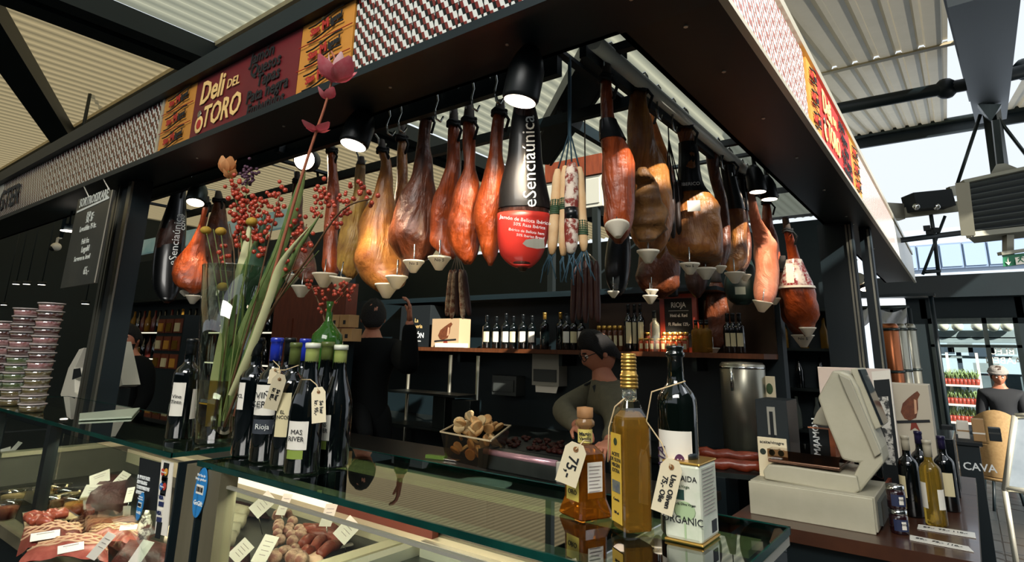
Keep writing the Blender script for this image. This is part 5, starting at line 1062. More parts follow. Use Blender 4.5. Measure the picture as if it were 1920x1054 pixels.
# counter gear
t = thing('bread_basket', 'clear plastic bin piled with sliced bread on the dark work counter', 'bin', P(888, 862, z=.98)); O = t.location; BIN = glassmat('cloudy_plastic', '#c4ae8a', .2, .3)
qb = [P(836, 862, z=.98), P(912, 880, z=.98), P(945, 848, z=.98), P(868, 838, z=.98)]; ce = sum(qb, Vector())/4; hb = .13
def rim(qs, f, z): return [ce+(p-ce)*f+Z3*(z) for p in qs]
b = MB(O); lo = rim(qb, 1, 0); hi = rim(qb, 1.22, hb); b.add(lo+hi, [(3, 2, 1, 0), (0, 1, 5, 4), (1, 2, 6, 5), (2, 3, 7, 6), (3, 0, 4, 7)]); b.build('bin', BIN, t)
b = MB(O); 
for i in range(4): b.bar(hi[i], hi[(i+1) % 4], .008, .006)
b.build('rim', mat('rim_plastic', '#b8a888', .4), t)
BR = mat('bread_crust', '#b9793c', .7, col2='#d3b078', ns=22, na=.4); BRW = mat('bread_crumb', '#d8bf92', .8, col2='#c8a872', ns=30); rr = random.Random(5)
for i in range(44):
    u, v = rr.uniform(.08, .92), rr.uniform(.1, .9); lv = i//12; p = lo[0].lerp(lo[1], u).lerp(lo[3].lerp(lo[2], u), v)+Z3*(.035+lv*.045+rr.random()*.01); an = rr.random()*6.3; tl = rr.uniform(.5, 1.3)
    ax = Vector((math.cos(an)*math.sin(tl), math.sin(an)*math.sin(tl), math.cos(tl))); o = MB(p).lathe(p-ax*.007, [(.026, 0), (.029, .004), (.029, .010), (.026, .014)], 12, ax).build('bread_slice', BR if i % 2 else BRW); o.location = p
    tag(o, 'slice of white bread lying in the heap in the clear plastic bin', 'bread', 'sliced bread in the bin')
t = thing('film_dispenser', 'long grey cling film dispenser with a pinkish metal top on the work counter', 'dispenser', P(975, 890, z=.98)); O = t.location
A, B_ = P(905, 878, z=.98), P(1042, 905, z=.98); dv = Vector((.0, .12, 0)); 
MB(O).hexa([A, B_, B_+dv, A+dv], (0, 0, .075)).build('body', STEELD, t, bev=.004); MB(O).hexa([B_, B_+Vector((.03, .01, 0)), B_+dv+Vector((.03, .01, 0)), B_+dv], (0, 0, .08)).build('end_cap', GREYP, t, bev=.004); MB(O).tube([A+Vector((0, .01, .07)), B_+Vector((0, .01, .07))], .014, 12).build('roll', mat('pink_film', '#b08a94', .2, .5), t); MB(O).hexa([A-Vector((.03, 0, 0)), A, A+dv, A+dv-Vector((.03, 0, 0))], (0, 0, .08)).build('end_cap', STEELD, t)
slabz = P(1000, 835, z=.99)
t = thing('meat_tray', 'dark tray of chopped cured meat behind the film dispenser', 'tray', slabz); O = t.location; b = MB(O); q = [P(920, 842, z=.985), P(1060, 862, z=.985), P(1110, 838, z=.985), P(960, 822, z=.985)]; b.hexa(q, (0, 0, .012)); b.build('tray', DARKB, t)
b = MB(O); rr = random.Random(9)
for i in range(60):
    u, v = rr.uniform(.05, .95), rr.uniform(.1, .9); p = q[0].lerp(q[1], u).lerp(q[3].lerp(q[2], u), v)+Z3*.022; b.ball(p, rr.uniform(.012, .022), 7, 5, (1, 1, .6))
stuff(b.build('meat_pieces', MEATD, t))
t = thing('white_plate', 'white oval plate lying just behind the glass counter', 'plate', P(905, 915, z=.981)); MB().lathe((0, 0, 0), [(.05, 0), (.11, .012), (.115, .018), (.1, .014), (.001, .008)], 28).build('plate', PAPER, t)
t = thing('knife', 'knife with a green edged handle lying left of the bread bin', 'knife', P(830, 858, z=.985)); O = t.location; MB(O).bar(P(800, 856, z=.985), P(835, 860, z=.985), .025, .02).build('handle', mat('lime_handle', '#5a7a2a', .4), t); MB(O).bar(P(835, 860, z=.985), P(860, 864, z=.985), .03, .003).build('blade', CHROME, t)
t = thing('soap_bottle', 'small white pump bottle on the back counter', 'bottle', P(1022, 800, z=.93)); k = dep(t.location)/FOC
MB().lathe((0, 0, 0), [(7*k, 0), (7.5*k, 2*k), (7*k, 14*k), (3*k, 19*k), (2*k, 21*k)], 14).build('body', WHITE, t); MB().tube([(0, 0, 20*k), (0, 0, 27*k), (-5*k, -2*k, 27*k)], 1.3*k, 6).build('pump', WHITE, t)
for i, (x0, y0, x1, y1, m, lb) in enumerate(((997, 665, 1048, 722, GREYP, 'grey paper towel dispenser on the back wall below the shelf'), (922, 706, 968, 740, GREYD, 'dim grey dispenser lower left of the towel dispenser'))):
    t, A, B_ = pbox('towel_dispenser', lb, 'dispenser', x0, y0, x1, y1, 3.83, m, .118); MB(t.location).box((A.x+.02, 3.82, A.z+.03), (B_.x-.02, 3.83, A.z+.12)).build('window', GREYD, t)
    if i == 0: MB(t.location).hexa([(A.x+.03, 3.84, A.z-.05), (B_.x-.03, 3.84, A.z-.05), (B_.x-.02, 3.85, A.z), (A.x+.02, 3.85, A.z)], (0, .004, 0)).build('towel', PAPER, t)
t = thing('wire_rack', 'dim steel rack with slim poles at the back left of the stall', 'rack', P(868, 760, y=3.3).xy.to_3d()); O = t.location
xa_, xb_ = P(765, 720, y=3.3).x, P(895, 720, y=3.3).x
for x in (xa_, P(843, 720, y=3.3).x, xb_): MB(O).tube([(x, 3.3, 0), (x, 3.3, 1.46)], .013, 8).build('pole', STEEL, t)
for z in (.95, 1.18): MB(O).box((xa_, 3.1, z), (xb_, 3.32, z+.015)).build('board', STEELD, t)
for i, (x0, x1, y0, y1) in enumerate(((846, 882, 752, 790), (810, 835, 745, 785))): pbox('small_appliance', ('dark small appliance with a steel top on the rack' if i == 0 else 'second dark appliance left of the steel topped one on the rack'), 'appliance', x0, y0, x1, y1, 3.14, STEELD, .1, .965)
t = thing('steel_boiler', 'tall dull steel boiler cylinder standing at the right of the back counter', 'boiler', P(1392, 700, y=3.6).xy.to_3d()+Z3*.93); k = dep(P(1392, 700, y=3.6))/FOC
MB().lathe((0, 0, 0), [(40*k, 0), (40*k, .52), (36*k, .535), (.001, .54)], 28).build('tank', STEEL, t); MB().tube([(-8*k, -41*k, .38), (-8*k, -41*k, .5)], .008, 6).build('handle', CHROME, t); MB().lathe((0, 0, .50), [(41*k, 0), (41*k, .012)], 28).build('band', CHROME, t)
CUR = mat('cured_loin', '#8a3416', .4, col2='#5a1e0e', ns=9, bump=.4, bs=30, coat=.2)
for i, (a, e, lb) in enumerate((((1312, 848), (1420, 858), 'long red brown cured loin behind the tin, rear one'), ((1312, 866), (1428, 876), 'long red brown cured loin behind the tin, front one'))):
    A, E_ = P(*a, z=1.003), P(*e, z=1.003); o = MB(A).tube([A-(E_-A)*.05]+[A.lerp(E_, j/8)+Vector((0, 0, .004*math.sin(j*1.9))) for j in range(9)]+[E_+(E_-A)*.04], [.008]+[.025+.004*math.sin(j*2.3+i) for j in range(9)]+[.006], 12).build('cured_loin', CUR); o.location = A; tag(o, lb, 'meat', 'cured loins on the work counter')
t = thing('loin_tray', 'dark steel tray under the two long cured loins behind the tin', 'tray', (P(1365, 862, z=.98))); O = t.location; q = [P(1300, 880, z=.98), P(1445, 893, z=.98), P(1440, 850, z=.98), P(1300, 838, z=.98)]; MB(O).hexa([Vector((p.x, p.y, .955)) for p in q], (0, 0, .022)).build('tray', STEELD, t); yy_ = max(p.y for p in q); yn_ = min(p.y for p in q); MB(O).box((O.x-.1, yn_+.02, 0), (O.x+.1, yn_+.2, .956)).build('stand', CASEB, t)
# ---------------------------------------------------------------- people
SKIN = mat('skin', '#b5785c', .5, col2='#a4664c', ns=8, sss=.1); HAIRD = mat('dark_hair', '#0c0907', .85, bump=.5, bs=120); HAIRB = mat('brown_hair', '#3a281c', .6, bump=.5, bs=120)
def skinmesh(joints, edges, root, sub=2):
    names = list(joints); me = bpy.data.meshes.new('sk'); me.from_pydata([tuple(joints[n][0]) for n in names], [(names.index(a), names.index(b_)) for a, b_ in edges], [])
    o = bpy.data.objects.new('sk', me); COL.objects.link(o); o.modifiers.new('s', 'SKIN'); sv = me.skin_vertices[0].data
    for i, n in enumerate(names):
        r = joints[n][1]; sv[i].radius = (r, r) if not isinstance(r, tuple) else r; sv[i].use_root = n == root
    m = o.modifiers.new('u', 'SUBSURF'); m.levels = sub; m.render_levels = sub
    dg = bpy.context.evaluated_depsgraph_get(); out = bpy.data.meshes.new_from_object(o.evaluated_get(dg)); bpy.data.objects.remove(o); bpy.data.meshes.remove(me)
    vs = [v.co.copy() for v in out.vertices]; fs = [list(p.vertices) for p in out.polygons]; bpy.data.meshes.remove(out); return vs, fs
def head(b, c, f, tilt, s=1.0):
    """head with jaw, brow, nose, lips and ears; f: facing angle, tilt: nod (+ down)"""
    M = Matrix.Rotation(f-PI/2, 3, 'Z') @ Matrix.Rotation(-tilt, 3, 'X'); rows = []; nr, ns = 26, 30
    for i in range(nr+1):
        th = PI*i/nr; row = []
        for k in range(ns):
            w = 2*PI*k/ns; x, y, z = .078*math.sin(th)*math.cos(w), .098*math.sin(th)*math.sin(w), -.118*math.cos(th)
            fr = max(0, y/.098)
            if z < 0: x *= 1-.30*(-z/.118)**1.3; y = y*(1-.12*(-z/.118)) + (.012*fr*(-z/.118))
            if y > 0: y *= .93
            g = lambda X, Z, sx, sz: math.exp(-((x-X)/sx)**2-((z-Z)/sz)**2)*fr
            y += .026*g(0, -.022, .013, .024)+.012*g(0, .002, .009, .02) - .010*(g(.031, .008, .016, .012)+g(-.031, .008, .016, .012)) + .007*g(0, .030, .05, .012)
            y += .009*g(0, -.062, .022, .007)+.007*g(0, -.074, .020, .007)-.005*g(0, -.0675, .024, .003)+.010*g(0, -.098, .022, .016)
            row.append(Vector(c)+M @ Vector((x, y, z))*s)
        rows.append(row)
    b.grid(rows, True)
    for sx in (-1, 1): 
        bb = MB(); bb.ball((0, 0, 0), .03, 10, 8, (.28, .55, 1)); b.add([Vector(c)+M @ (v+Vector((sx*.079, -.008, -.006)))*s for v in bb.v], bb.f, True)
    return M
def hand(b, w, d, up, s=1.0, curl=.5):
    """palm, four fingers and a side thumb; w: wrist, d: direction of the hand, up: back of the hand"""
    d = Vector(d).normalized(); up = Vector(up); up = (up-d*up.dot(d)).normalized(); sd = d.cross(up); w = Vector(w)
    rows = []
    for u, ww, hh in ((-.01, .022, .018), (.02, .034, .017), (.055, .041, .015), (.085, .040, .012), (.092, .030, .008)): rows.append([w+d*u*s+sd*ww*s*math.cos(a)+up*hh*s*math.sin(a) for a in [2*PI*k/12 for k in range(12)]])
    capped(b, rows)
    for off, L_ in ((-.030, .062), (-.010, .074), (.010, .078), (.029, .070)):
        p = w+d*.082*s+sd*off*s; pts = [p-d*.02*s, p]; a = 0
        for j in range(3): a += curl*(.6+.3*j); pts.append(pts[-1]+(d*math.cos(a)-up*math.sin(a))*L_*s*(.42, .32, .26)[j])
        b.tube(pts, [.0095*s, .009*s, .0085*s, .0078*s, .005*s], 8)
    p = w+d*.03*s+sd*.034*s; b.tube([p-sd*.02*s, p, p+(d*.6+sd*.5-up*.3)*.036*s, p+(d*.9+sd*.35-up*.45)*.062*s], [.012*s, .012*s, .010*s, .006*s], 8)
def person(label, hc, f, lean=0., nod=.1, armL=None, armR=None, cloth=None, cloth2=None, hair=HAIRD, beard=False, glasses=False, hat=None, apron=None, base=0, sitting=False, cap_long=False):
    """hc: head centre, f: facing angle; arms: (elbow, hand) in world"""
    hc = Vector(hc); fw = Vector((math.cos(f), math.sin(f), 0)); rt = Vector((fw.y, -fw.x, 0)); hip_h = hc.z-.68 if not sitting else max(hc.z-.72, .42)
    hip = Vector((hc.x, hc.y, hip_h))-fw*(lean*.5+.02); ch = hip.lerp(hc, .52)-fw*.02; nk = hc-Z3*.13-fw*.03; sh = nk-Z3*.07-fw*.01
    J = {'hip': (hip, .125), 'waist': (hip.lerp(ch, .5), .115), 'chest': (ch, .135), 'sh': (sh-Z3*.03, .095), 'nk': (nk, .055), 'hd': (hc-Z3*.05, .055)}
    E = [('hip', 'waist'), ('waist', 'chest'), ('chest', 'sh'), ('sh', 'nk'), ('nk', 'hd')]; H = []
    for n, s_, arm in (('L', -1, armL), ('R', 1, armR)):
        S = sh+rt*s_*.185-Z3*.03
        el, wr = (Vector(arm[0]), Vector(arm[1])) if arm else (S+rt*s_*.05-Z3*.28, S+rt*s_*.04-Z3*.50+fw*.12)
        J['s'+n] = (S, .062); J['e'+n] = (el, .044); J['w'+n] = (wr, .028); E += [('sh', 's'+n), ('s'+n, 'e'+n), ('e'+n, 'w'+n)]; H.append((wr, wr-el, n))
        HP = hip+rt*s_*.10-Z3*.06; 
        if sitting: kn = HP+fw*.40; an = kn-Z3*(kn.z-base-.08)+fw*.02
        else: kn = HP-Z3*((HP.z-base)*.5)+fw*.02; an = HP-Z3*(HP.z-base-.08)
        J['h'+n] = (HP, .09); J['k'+n] = (kn, .06); J['a'+n] = (an, .042); J['t'+n] = (an+fw*.16-Z3*.04, .035); E += [('hip', 'h'+n), ('h'+n, 'k'+n), ('k'+n, 'a'+n), ('a'+n, 't'+n)]
    O = Vector((hc.x, hc.y, base)); t = thing('person', label, 'person', O); vs, fs = skinmesh(J, E, 'hip'); b = MB(O); b.add(vs, fs, True); M = head(b, hc, f, nod)
    for wr, d, n in H: hand(b, wr, d, Z3 if abs(d.normalized().z) < .8 else rt)
    b.build('body', SKIN, t, fix=False)
    JT = {k: (v[0], v[1]+.026) for k, v in J.items() if k[0] not in 'katn' or k == 'nk'}; JT['nk'] = (nk-Z3*.012, .068); JT.pop('hd')
    for n in 'LR': JT['w'+n] = (J['w'+n][0].lerp(J['e'+n][0], .06), .046)
    vs, fs = skinmesh(JT, [e for e in E if e[0] in JT and e[1] in JT], 'hip'); MB(O).add(vs, fs, True).build('shirt', cloth, t, fix=False)
    JP = {k: (v[0], v[1]+.020) for k, v in J.items() if k in ('hip', 'waist') or k[0] in 'hka' and k != 'hd'}
    vs, fs = skinmesh(JP, [e for e in E if e[0] in JP and e[1] in JP], 'hip'); MB(O).add(vs, fs, True).build('trousers', cloth2 or cloth, t, fix=False)
    for n in 'LR': a = J['a'+n][0]; MB(O).tube([a-fw*.05-Z3*.04, a-Z3*.04, a+fw*.10-Z3*.045, a+fw*.19-Z3*.055], [.045, .052, .045, .028], 10).build('shoe', BLK2, t)
    L_ = lambda x, y, z: hc+M @ Vector((x, y, z))
    b = MB(O); rows = []
    for i in range(12):
        th = PI*(.5+.5*i/11); row = []
        for k in range(24):
            w = 2*PI*k/24; yy = math.sin(w); lim = 1.0; zc = -math.cos(th)*.127
            zz = zc+ (.058 if yy > .3 else -.062)*(1-i/11)*abs(yy) ; row.append(L_(.091*math.sin(th)*math.cos(w), -.004+.108*math.sin(th)*yy*(.86 if yy > 0 else 1), zz*1.03+.006+.004*math.sin(k*5+i)))
        rows.append(row)
    rows.insert(0, [hc+M @ (Vector((v.x*.86, v.y*.86, v.z-.022))) for v in [M.inverted() @ (p-hc) for p in rows[0]]]); b.grid(rows, True); b.build('hair', hair, t)
    for sx in (-1, 1):
        MB(O).ball(L_(sx*.031, .079, .008), .0115, 10, 8).build('eye', PAPER, t); MB(O).ball(L_(sx*.031, .0885, .006), .0045, 8, 6).build('iris', BLK2, t)
        MB(O).tube([L_(sx*.014, .090, .028), L_(sx*.031, .092, .033), L_(sx*.05, .080, .028)], .004, 6).build('eyebrow', hair, t)
    if beard:
        b = MB(O); rows = [[L_((.074-.025*i/5)*math.cos(w), .012+(.092-.004*i)*math.sin(w), -.042-.015*i) for w in [PI*j/14 for j in range(15)]] for i in range(6)]; b.grid(rows); b.build('beard', hair, t)
    if glasses:
        for sx in (-1, 1): MB(O).tube([L_(sx*.032+.022*math.cos(a), .103-.012*abs(math.cos(a))*(1 if sx*math.cos(a) > 0 else 0), .006+.016*math.sin(a)) for a in [2*PI*k/16 for k in range(17)]], .0022, 5).build('glasses_rim', BLK2, t); MB(O).tube([L_(sx*.054, .092, .012), L_(sx*.078, .04, .012), L_(sx*.082, -.01, .006)], .0022, 5).build('glasses_arm', BLK2, t)
        MB(O).tube([L_(-.010, .105, .01), L_(.010, .105, .01)], .002, 5).build('glasses_bridge', BLK2, t)
    if hat: MB(O).lathe(L_(0, -.01, .045), [(.105, -.005), (.108, 0), (.10, .05), (.07, .085), (.001, .095)], 20, M @ Z3).build('hat', hat, t); MB(O).lathe(L_(0, -.01, .04), [(.103, 0), (.114, .01), (.112, .03), (.104, .032)], 20, M @ Z3).build('hat_band', hat, t)
    if apron:
        b = MB(O); rows = []
        for u, wd in ((0, .11), (.3, .14), (.6, .18), (1.0, .2), (1.4, .21)):
            c = sh.lerp(hip, u)-Z3*.09; rr_ = .165 if u < 1 else .16; rows.append([c+fw*rr_*math.cos(a)*.98+rt*wd*1.0*math.sin(a)/math.sin(1.2) for a in [1.2*(j/4-1) for j in range(9)]])
        b.grid(rows); b.build('apron', apron, t)
        for s_ in (-1, 1): MB(O).tube([rows[0][0 if s_ < 0 else -1], sh+rt*s_*.09+fw*.09+Z3*.02, nk+rt*s_*.065-Z3*.01, nk-fw*.08-Z3*.01], .012, 6, flat=.4).build('apron_strap', apron, t)
    return t
OLIVE = mat('olive_shirt', '#5b5744', .8, col2='#4c4938', ns=30); NAVYC = mat('black_apron_cloth', '#0d1417', .8); BLKC = mat('black_jacket', '#030506', .9, col2='#06090a', ns=8, spec=.2)
hc = P(1122, 661, y=2.98); f = math.radians(225)
person('man with dark hair and glasses in olive shirt and black apron, looking down', hc, f, .10, .42, (P(1160, 800, y=2.85), P(1140, 830, y=2.62)), (P(1052, 770, y=2.8), P(1085, 800, y=2.62)), OLIVE, NAVYC, HAIRD, False, True, apron=NAVYC)
hc = P(700, 596, y=2.78); 
person('person in black seen from behind at the stall, one arm raised to the hams', hc, math.radians(138), 0, .05, (P(675, 760, y=2.7), P(690, 830, y=2.62)), (P(768, 690, y=2.66), P(768, 598, y=2.62)), BLKC, BLKC, HAIRD)
hc = P(245, 636, y=2.35)
person('bearded man in dark clothes standing dimly behind the left end of the stall', hc, math.radians(-65), 0, .08, None, None, BLKC, BLKC, HAIRD, True)

t = thing('wall_unit', 'pale grey cabinet with a brown board on top, high behind the pale sausages', 'cabinet', P(1075, 400, y=4.0)); O = t.location; A, B_ = P(1018, 402, y=4.0), P(1130, 326, y=4.0); z2 = P(1080, 298, y=4.0).z
MB(O).box((A.x, 4.0, A.z), (B_.x, 4.3, B_.z)).build('body', mat('pale_grey_cabinet', '#b4b4a8', .5), t, bev=.006); MB(O).box((A.x+.02, 3.99, A.z+.03), (B_.x-.03, 4.0, B_.z-.03)).build('door', mat('pale_grey_door', '#a5a69b', .5), t); MB(O).box((A.x+.03, 3.98, B_.z+.005), (B_.x, 4.3, z2)).build('top_board', WOODR, t)
for x in (A.x+.05, B_.x-.1): MB(O).box((x, 4.0, 1.97), (x+.05, 4.05, A.z)).build('leg', STEELD, t)
# ================================================================ wooden counter on the right
CZ = .9
t = thing('wood_counter', 'dark polished wooden counter at the right carrying the scale and wine bottles', 'counter', (-.42, 3.3, 0)); O = (-.42, 3.3, 0)
MB(O).box((-.80, 2.46, CZ-.045), (-.045, 3.62, CZ)).build('worktop', WOOD, t); MB(O).box((-.80, 3.624, CZ-.045), (-.045, 4.15, CZ)).build('worktop', WOOD, t); MB(O).box((-.78, 2.5, 0), (-.085, 4.12, CZ-.045)).build('body', CASEB, t)
BEI = mat('beige_plastic', '#b7b29c', .45, col2='#ada891', ns=14); BEI2 = mat('beige_plastic_shade', '#a39e8a', .5)
# cash drawer
A, B_ = P(1408, 962, z=CZ), P(1642, 1004, z=CZ); y0 = 2.575
t = thing('cash_drawer', 'long low beige cash drawer under the shop scale', 'cash drawer', (A.x, y0, CZ)); O = t.location; x0, x1 = A.x, P(1641, 950, y=y0).x
MB(O).box((x0, y0, CZ), (x1-.006, y0+.012, CZ+.118)).build('front', BEI, t, bev=.003); MB(O).box((x0+.004, y0+.012, CZ+.006), (x1, y0+.36, CZ+.122)).build('body', BEI2, t, bev=.003); MB(O).box((x1, y0+.06, CZ+.02), (x1+.012, y0+.34, CZ+.10)).build('side_plate', GREYD, t)
# scale: base, platter, leaning display arm, customer screen
ys = 2.62; S = lambda px, py: P(px, py, y=ys)
t = thing('shop_scale', 'beige shop scale with a leaning display arm and steel weighing tray', 'scale', S(1540, 925)); O = t.location
zs_ = CZ+.126
def prism(poly, d, nm, m, y=ys, bev=.006): return MB(O).prism([P(a, b_, y=y) for a, b_ in poly], (0, d, 0)).build(nm, m, t, bev=bev)
prism([(1430, 884), (1434, 899), (1520, 914), (1592, 933), (1612, 921), (1606, 893), (1560, 886), (1480, 874), (1440, 871)], .28, 'base', BEI)
prism([(1594, 934), (1612, 924), (1657, 869), (1652, 842), (1639, 809), (1609, 727), (1594, 703), (1577, 696), (1561, 695), (1533, 746), (1549, 791), (1579, 862), (1604, 868), (1612, 868), (1596, 900)], .20, 'display_arm', BEI, ys+.02, .008)
prism([(1571, 700), (1594, 712), (1636, 812), (1652, 850), (1640, 858), (1622, 815), (1585, 735)], .02, 'arm_rib', BEI2, ys+.003, .003)
MB(O).hexa([P(1594, 692, y=ys+.06), P(1608, 690, y=ys+.06), P(1655, 800, y=ys+.06), P(1641, 806, y=ys+.06)], (.0, .2, 0)).build('screen_housing', BEI, t, bev=.004)
MB(O).hexa([P(1606, 693, y=ys+.055)+Vector((.004, 0, 0)), P(1609, 693, y=ys+.055)+Vector((.006, 0, 0)), P(1653, 796, y=ys+.055)+Vector((.006, 0, 0)), P(1649, 797, y=ys+.055)+Vector((.004, 0, 0))], (.0, .17, 0)).build('screen', mat('screen_glass', '#20262a', .08, spec=.9), t)
prism([(1545, 754), (1560, 742), (1566, 780), (1552, 800), (1522, 795), (1530, 775)], .12, 'operator_panel', BEI2, ys+.22)
q = [S(1440, 866), S(1575, 884), S(1575, 884)+Vector((0, .27, 0)), S(1440, 866)+Vector((0, .27, 0))]
MB(O).hexa(q, (0, 0, .012)).build('weighing_tray', mat('tray_steel', '#8a6a58', .25, .9), t, bev=.003); MB(O).hexa([p+Z3*.014 for p in q], (0, 0, .035)).build('tray_cover', glassmat('smoked_cover', '#c8b4a0', .03, .12), t)
for px in (1448, 1585): MB(O).lathe(P(px, 904 if px < 1500 else 938, y=ys+.04)-Z3*.015, [(.012, 0), (.012, .03)], 10).build('foot', GREYD, t)
# boards and cartons behind the scale
t, A, B_ = pbox('display_board', 'pale pink white board standing behind the scale', 'board', 1543, 692, 1668, 800, 3.35, mat('pale_board', '#d8c8bc', .6), .03, CZ)
t = thing('framed_poster', 'white framed dark poster with a small white photo, behind the scale', 'poster', P(1655, 800, y=3.18)); O = t.location
q = [P(1644, 803, y=3.18), P(1680, 800, y=3.18), P(1668, 694, y=3.20), P(1634, 697, y=3.20)]; q[0].z = q[1].z = CZ+.003
MB(O).hexa(q, (0, .02, 0)).build('frame', PAPER, t); ce = sum(q, Vector())/4; MB(O).hexa([ce+(p-ce)*.86-Y3*.003 for p in q], (0, .003, 0)).build('print', BLK2, t); c2 = ce+Z3*.02; MB(O).hexa([c2+(p-ce)*.52-Y3*.0045 for p in q], (0, .002, 0)).build('photo', mat('grey_photo', '#c9c6bc', .6, col2='#2c2e2e', ns=26, na=.1), t)
text('lettering', 'El Conveni', .03, INKT, t, ce-Z3*.105-Y3*.006, X3, Z3, .0005, shear=.2, origin=O)
t, A, B_ = pbox('gift_box', 'large cream carton with a ham picture, right of the framed poster', 'box', 1668, 722, 1740, 806, 3.45, mat('cream_carton', '#b9b09c', .6), .18, CZ); hamprint(t, A, B_, 3.45, .14, .98)
t = thing('stand', 'low dark plinth under the cream ham carton', 'plinth', (A.x, 3.6, CZ)); bpy.data.objects.remove(t)
t, A, B_ = pbox('gift_box', 'black carton lettered JAMÓN with an orange side, left behind the scale', 'box', 1520, 803, 1553, 850, 2.95, BLK2, .12, CZ); O = t.location
text('lettering', 'JAMÓN', .035, WT, t, ((A.x+B_.x)/2-.01, 2.949, A.z+.09), Z3, -X3, .0006, bold=.0008, origin=O); MB(O).box((B_.x, 2.95, A.z), (B_.x+.02, 3.07, B_.z)).build('side', mat('orange_side', '#a8582c', .5), t)
MB(O).box((A.x-.002, 2.947, B_.z-.006), (B_.x+.002, 2.951, B_.z)).build('edge', mat('copper_edge', '#a86a48', .4), t)
t, A, B_ = pbox('menu_card', 'small cream card with three dark round marks behind the tin', 'card', 1422, 824, 1474, 856, 2.7, PAPERC, .01, .98); O = t.location
for i in range(3): MB(O).lathe((A.x+.02+.035*i, 2.699, A.z+.022), [(.012, 0), (.012, .001)], 14, (0, -1, 0)).build('mark', mat('dark_green_mark', '#1c2a20', .6) if i == 0 else MATS['dark_green_mark'], t)
text('lettering', 'aceite/vinagre', .017, INK, t, ((A.x+B_.x)/2, 2.699, A.z+.06), X3, Z3, .0004, bold=.0003, origin=O)
t, A, B_ = pbox('coffee_grinder', 'dark square machine with a pale window behind the scale at the boiler', 'machine', 1421, 752, 1474, 830, 2.95, BLK, .2, .98); O = t.location; MB(O).box((A.x+.05, 2.945, A.z+.04), (B_.x-.05, 2.95, B_.z-.03)).build('window', GREYP, t); MB(O).box((A.x+.075, 2.942, A.z+.03), (B_.x-.075, 2.946, B_.z-.05)).build('spout', BLK2, t)
t, A, B_ = pbox('picture_card', 'small cream card with a green sprig standing behind the machine', 'card', 1434, 706, 1452, 752, 3.6, PAPERC, .01, None); MB(t.location).ball(((A.x+B_.x)/2, 3.598, (A.z+B_.z)/2), .03, 8, 6, (.6, .03, 1)).build('sprig', GI, t)
MB(t.location).box((A.x, 3.6, .931), (B_.x, 3.64, A.z)).build('stand', STEELD, t)
# wine on the counter
def cb(px, py): return P(px, py, z=CZ)
CAPC = mat('capsule_cream', '#a8a08c', .35); CAPP = mat('capsule_purple', '#1f1a38', .3)
WINEW = mat('white_wine', '#b99a3e', .03, trans=.75, ior=1.36, col2='#9a7c2c', ns=5)
c = cb(1714, 968); bottle('dark wine bottle with a cream capsule in front of the crate on the wood counter', 0, c.y, x=c.x, H=.30, R=.036, cap=CAPC, caph=.055, labels=((-.9, .5, .07, .15, LABC, None),), base=CZ, group='wine on the wood counter')
c = cb(1757, 985); bottle('golden white wine bottle with a pale capsule, nearest on the wood counter', 0, c.y, x=c.x, H=.30, R=.036, cap=CAPC, caph=.06, labels=((-1.0, .45, .06, .15, LAB, None), (.8, .4, .06, .13, LAB, None)), base=CZ, m=WINEW, group='wine on the wood counter')
c = cb(1782, 958); bottle('dark wine bottle right behind the golden white wine', 0, c.y, x=c.x, H=.29, R=.036, cap=CAPP, caph=.05, labels=((.2, .5, .06, .15, LABC, None),), base=CZ, group='wine on the wood counter')
c = cb(1738, 950); bottle('dark wine bottle between the cream capped and the golden one, set back', 0, c.y, x=c.x, H=.30, R=.036, cap=CAPP, caph=.05, base=CZ, group='wine on the wood counter')
t = thing('wine_crate', 'open red brown wooden crate of wine bottles behind the preserve jars', 'crate', cb(1660, 912)); O = t.location; cx0, cx1, cy0, cy1 = P(1604, 912, z=CZ).x+.03, P(1697, 905, z=CZ).x, 3.02, 3.30
for nm, a, e in (('front_board', (cx0, cy0, CZ), (cx1, cy0+.012, CZ+.10)), ('back_board', (cx0, cy1-.012, CZ), (cx1, cy1, CZ+.10)), ('side_board', (cx0, cy0+.012, CZ), (cx0+.012, cy1-.012, CZ+.10)), ('side_board', (cx1-.012, cy0+.012, CZ), (cx1, cy1-.012, CZ+.10)), ('base_board', (cx0+.012, cy0+.012, CZ), (cx1-.012, cy1-.012, CZ+.01))): MB(O).box(a, e).build(nm, WOODR, t)
for i, (u, v, cap) in enumerate(((.15, .3, CAPC), (.42, .3, CAPP), (.68, .3, CAPP), (.9, .3, CAPP), (.3, .75, CAPP), (.6, .75, CAPP), (.85, .75, CAPP))):
    bottle('dark wine bottle in the wooden crate, %s' % ('front left with a cream capsule', 'second in front', 'third in front', 'front right', 'back left', 'back middle', 'back right')[i], 0, cy0+.03+(cy1-cy0-.06)*v, x=cx0+.05+(cx1-cx0-.1)*u, H=.29, R=.034, cap=cap, base=CZ+.011, group='wine bottles in the crate')
t = thing('display_box', 'glossy black box with a grey label strip, right of the wine bottles', 'box', cb(1800, 905)); O = t.location; x0, x1 = -.30, -.10
MB(O).box((x0, 3.5, CZ), (x1, 3.95, CZ+.25)).build('body', mat('gloss_black', '#101416', .12, coat=.6), t, bev=.003); MB(O).hexa([(x1+.001, 3.56, CZ+.02), (x1+.001, 3.68, CZ+.02), (x1+.001, 3.68, CZ+.24), (x1+.001, 3.56, CZ+.24)], (.001, 0, 0)).build('label', mat('grey_label_print', '#6a6c68', .5, col2='#3a3c3a', ns=30), t)
MB(O).hexa([(x0+.03, 3.499, CZ+.03), (x0+.09, 3.499, CZ+.03), (x0+.09, 3.499, CZ+.23), (x0+.03, 3.499, CZ+.23)], (0, -.001, 0)).build('label', MATS['grey_label_print'], t)
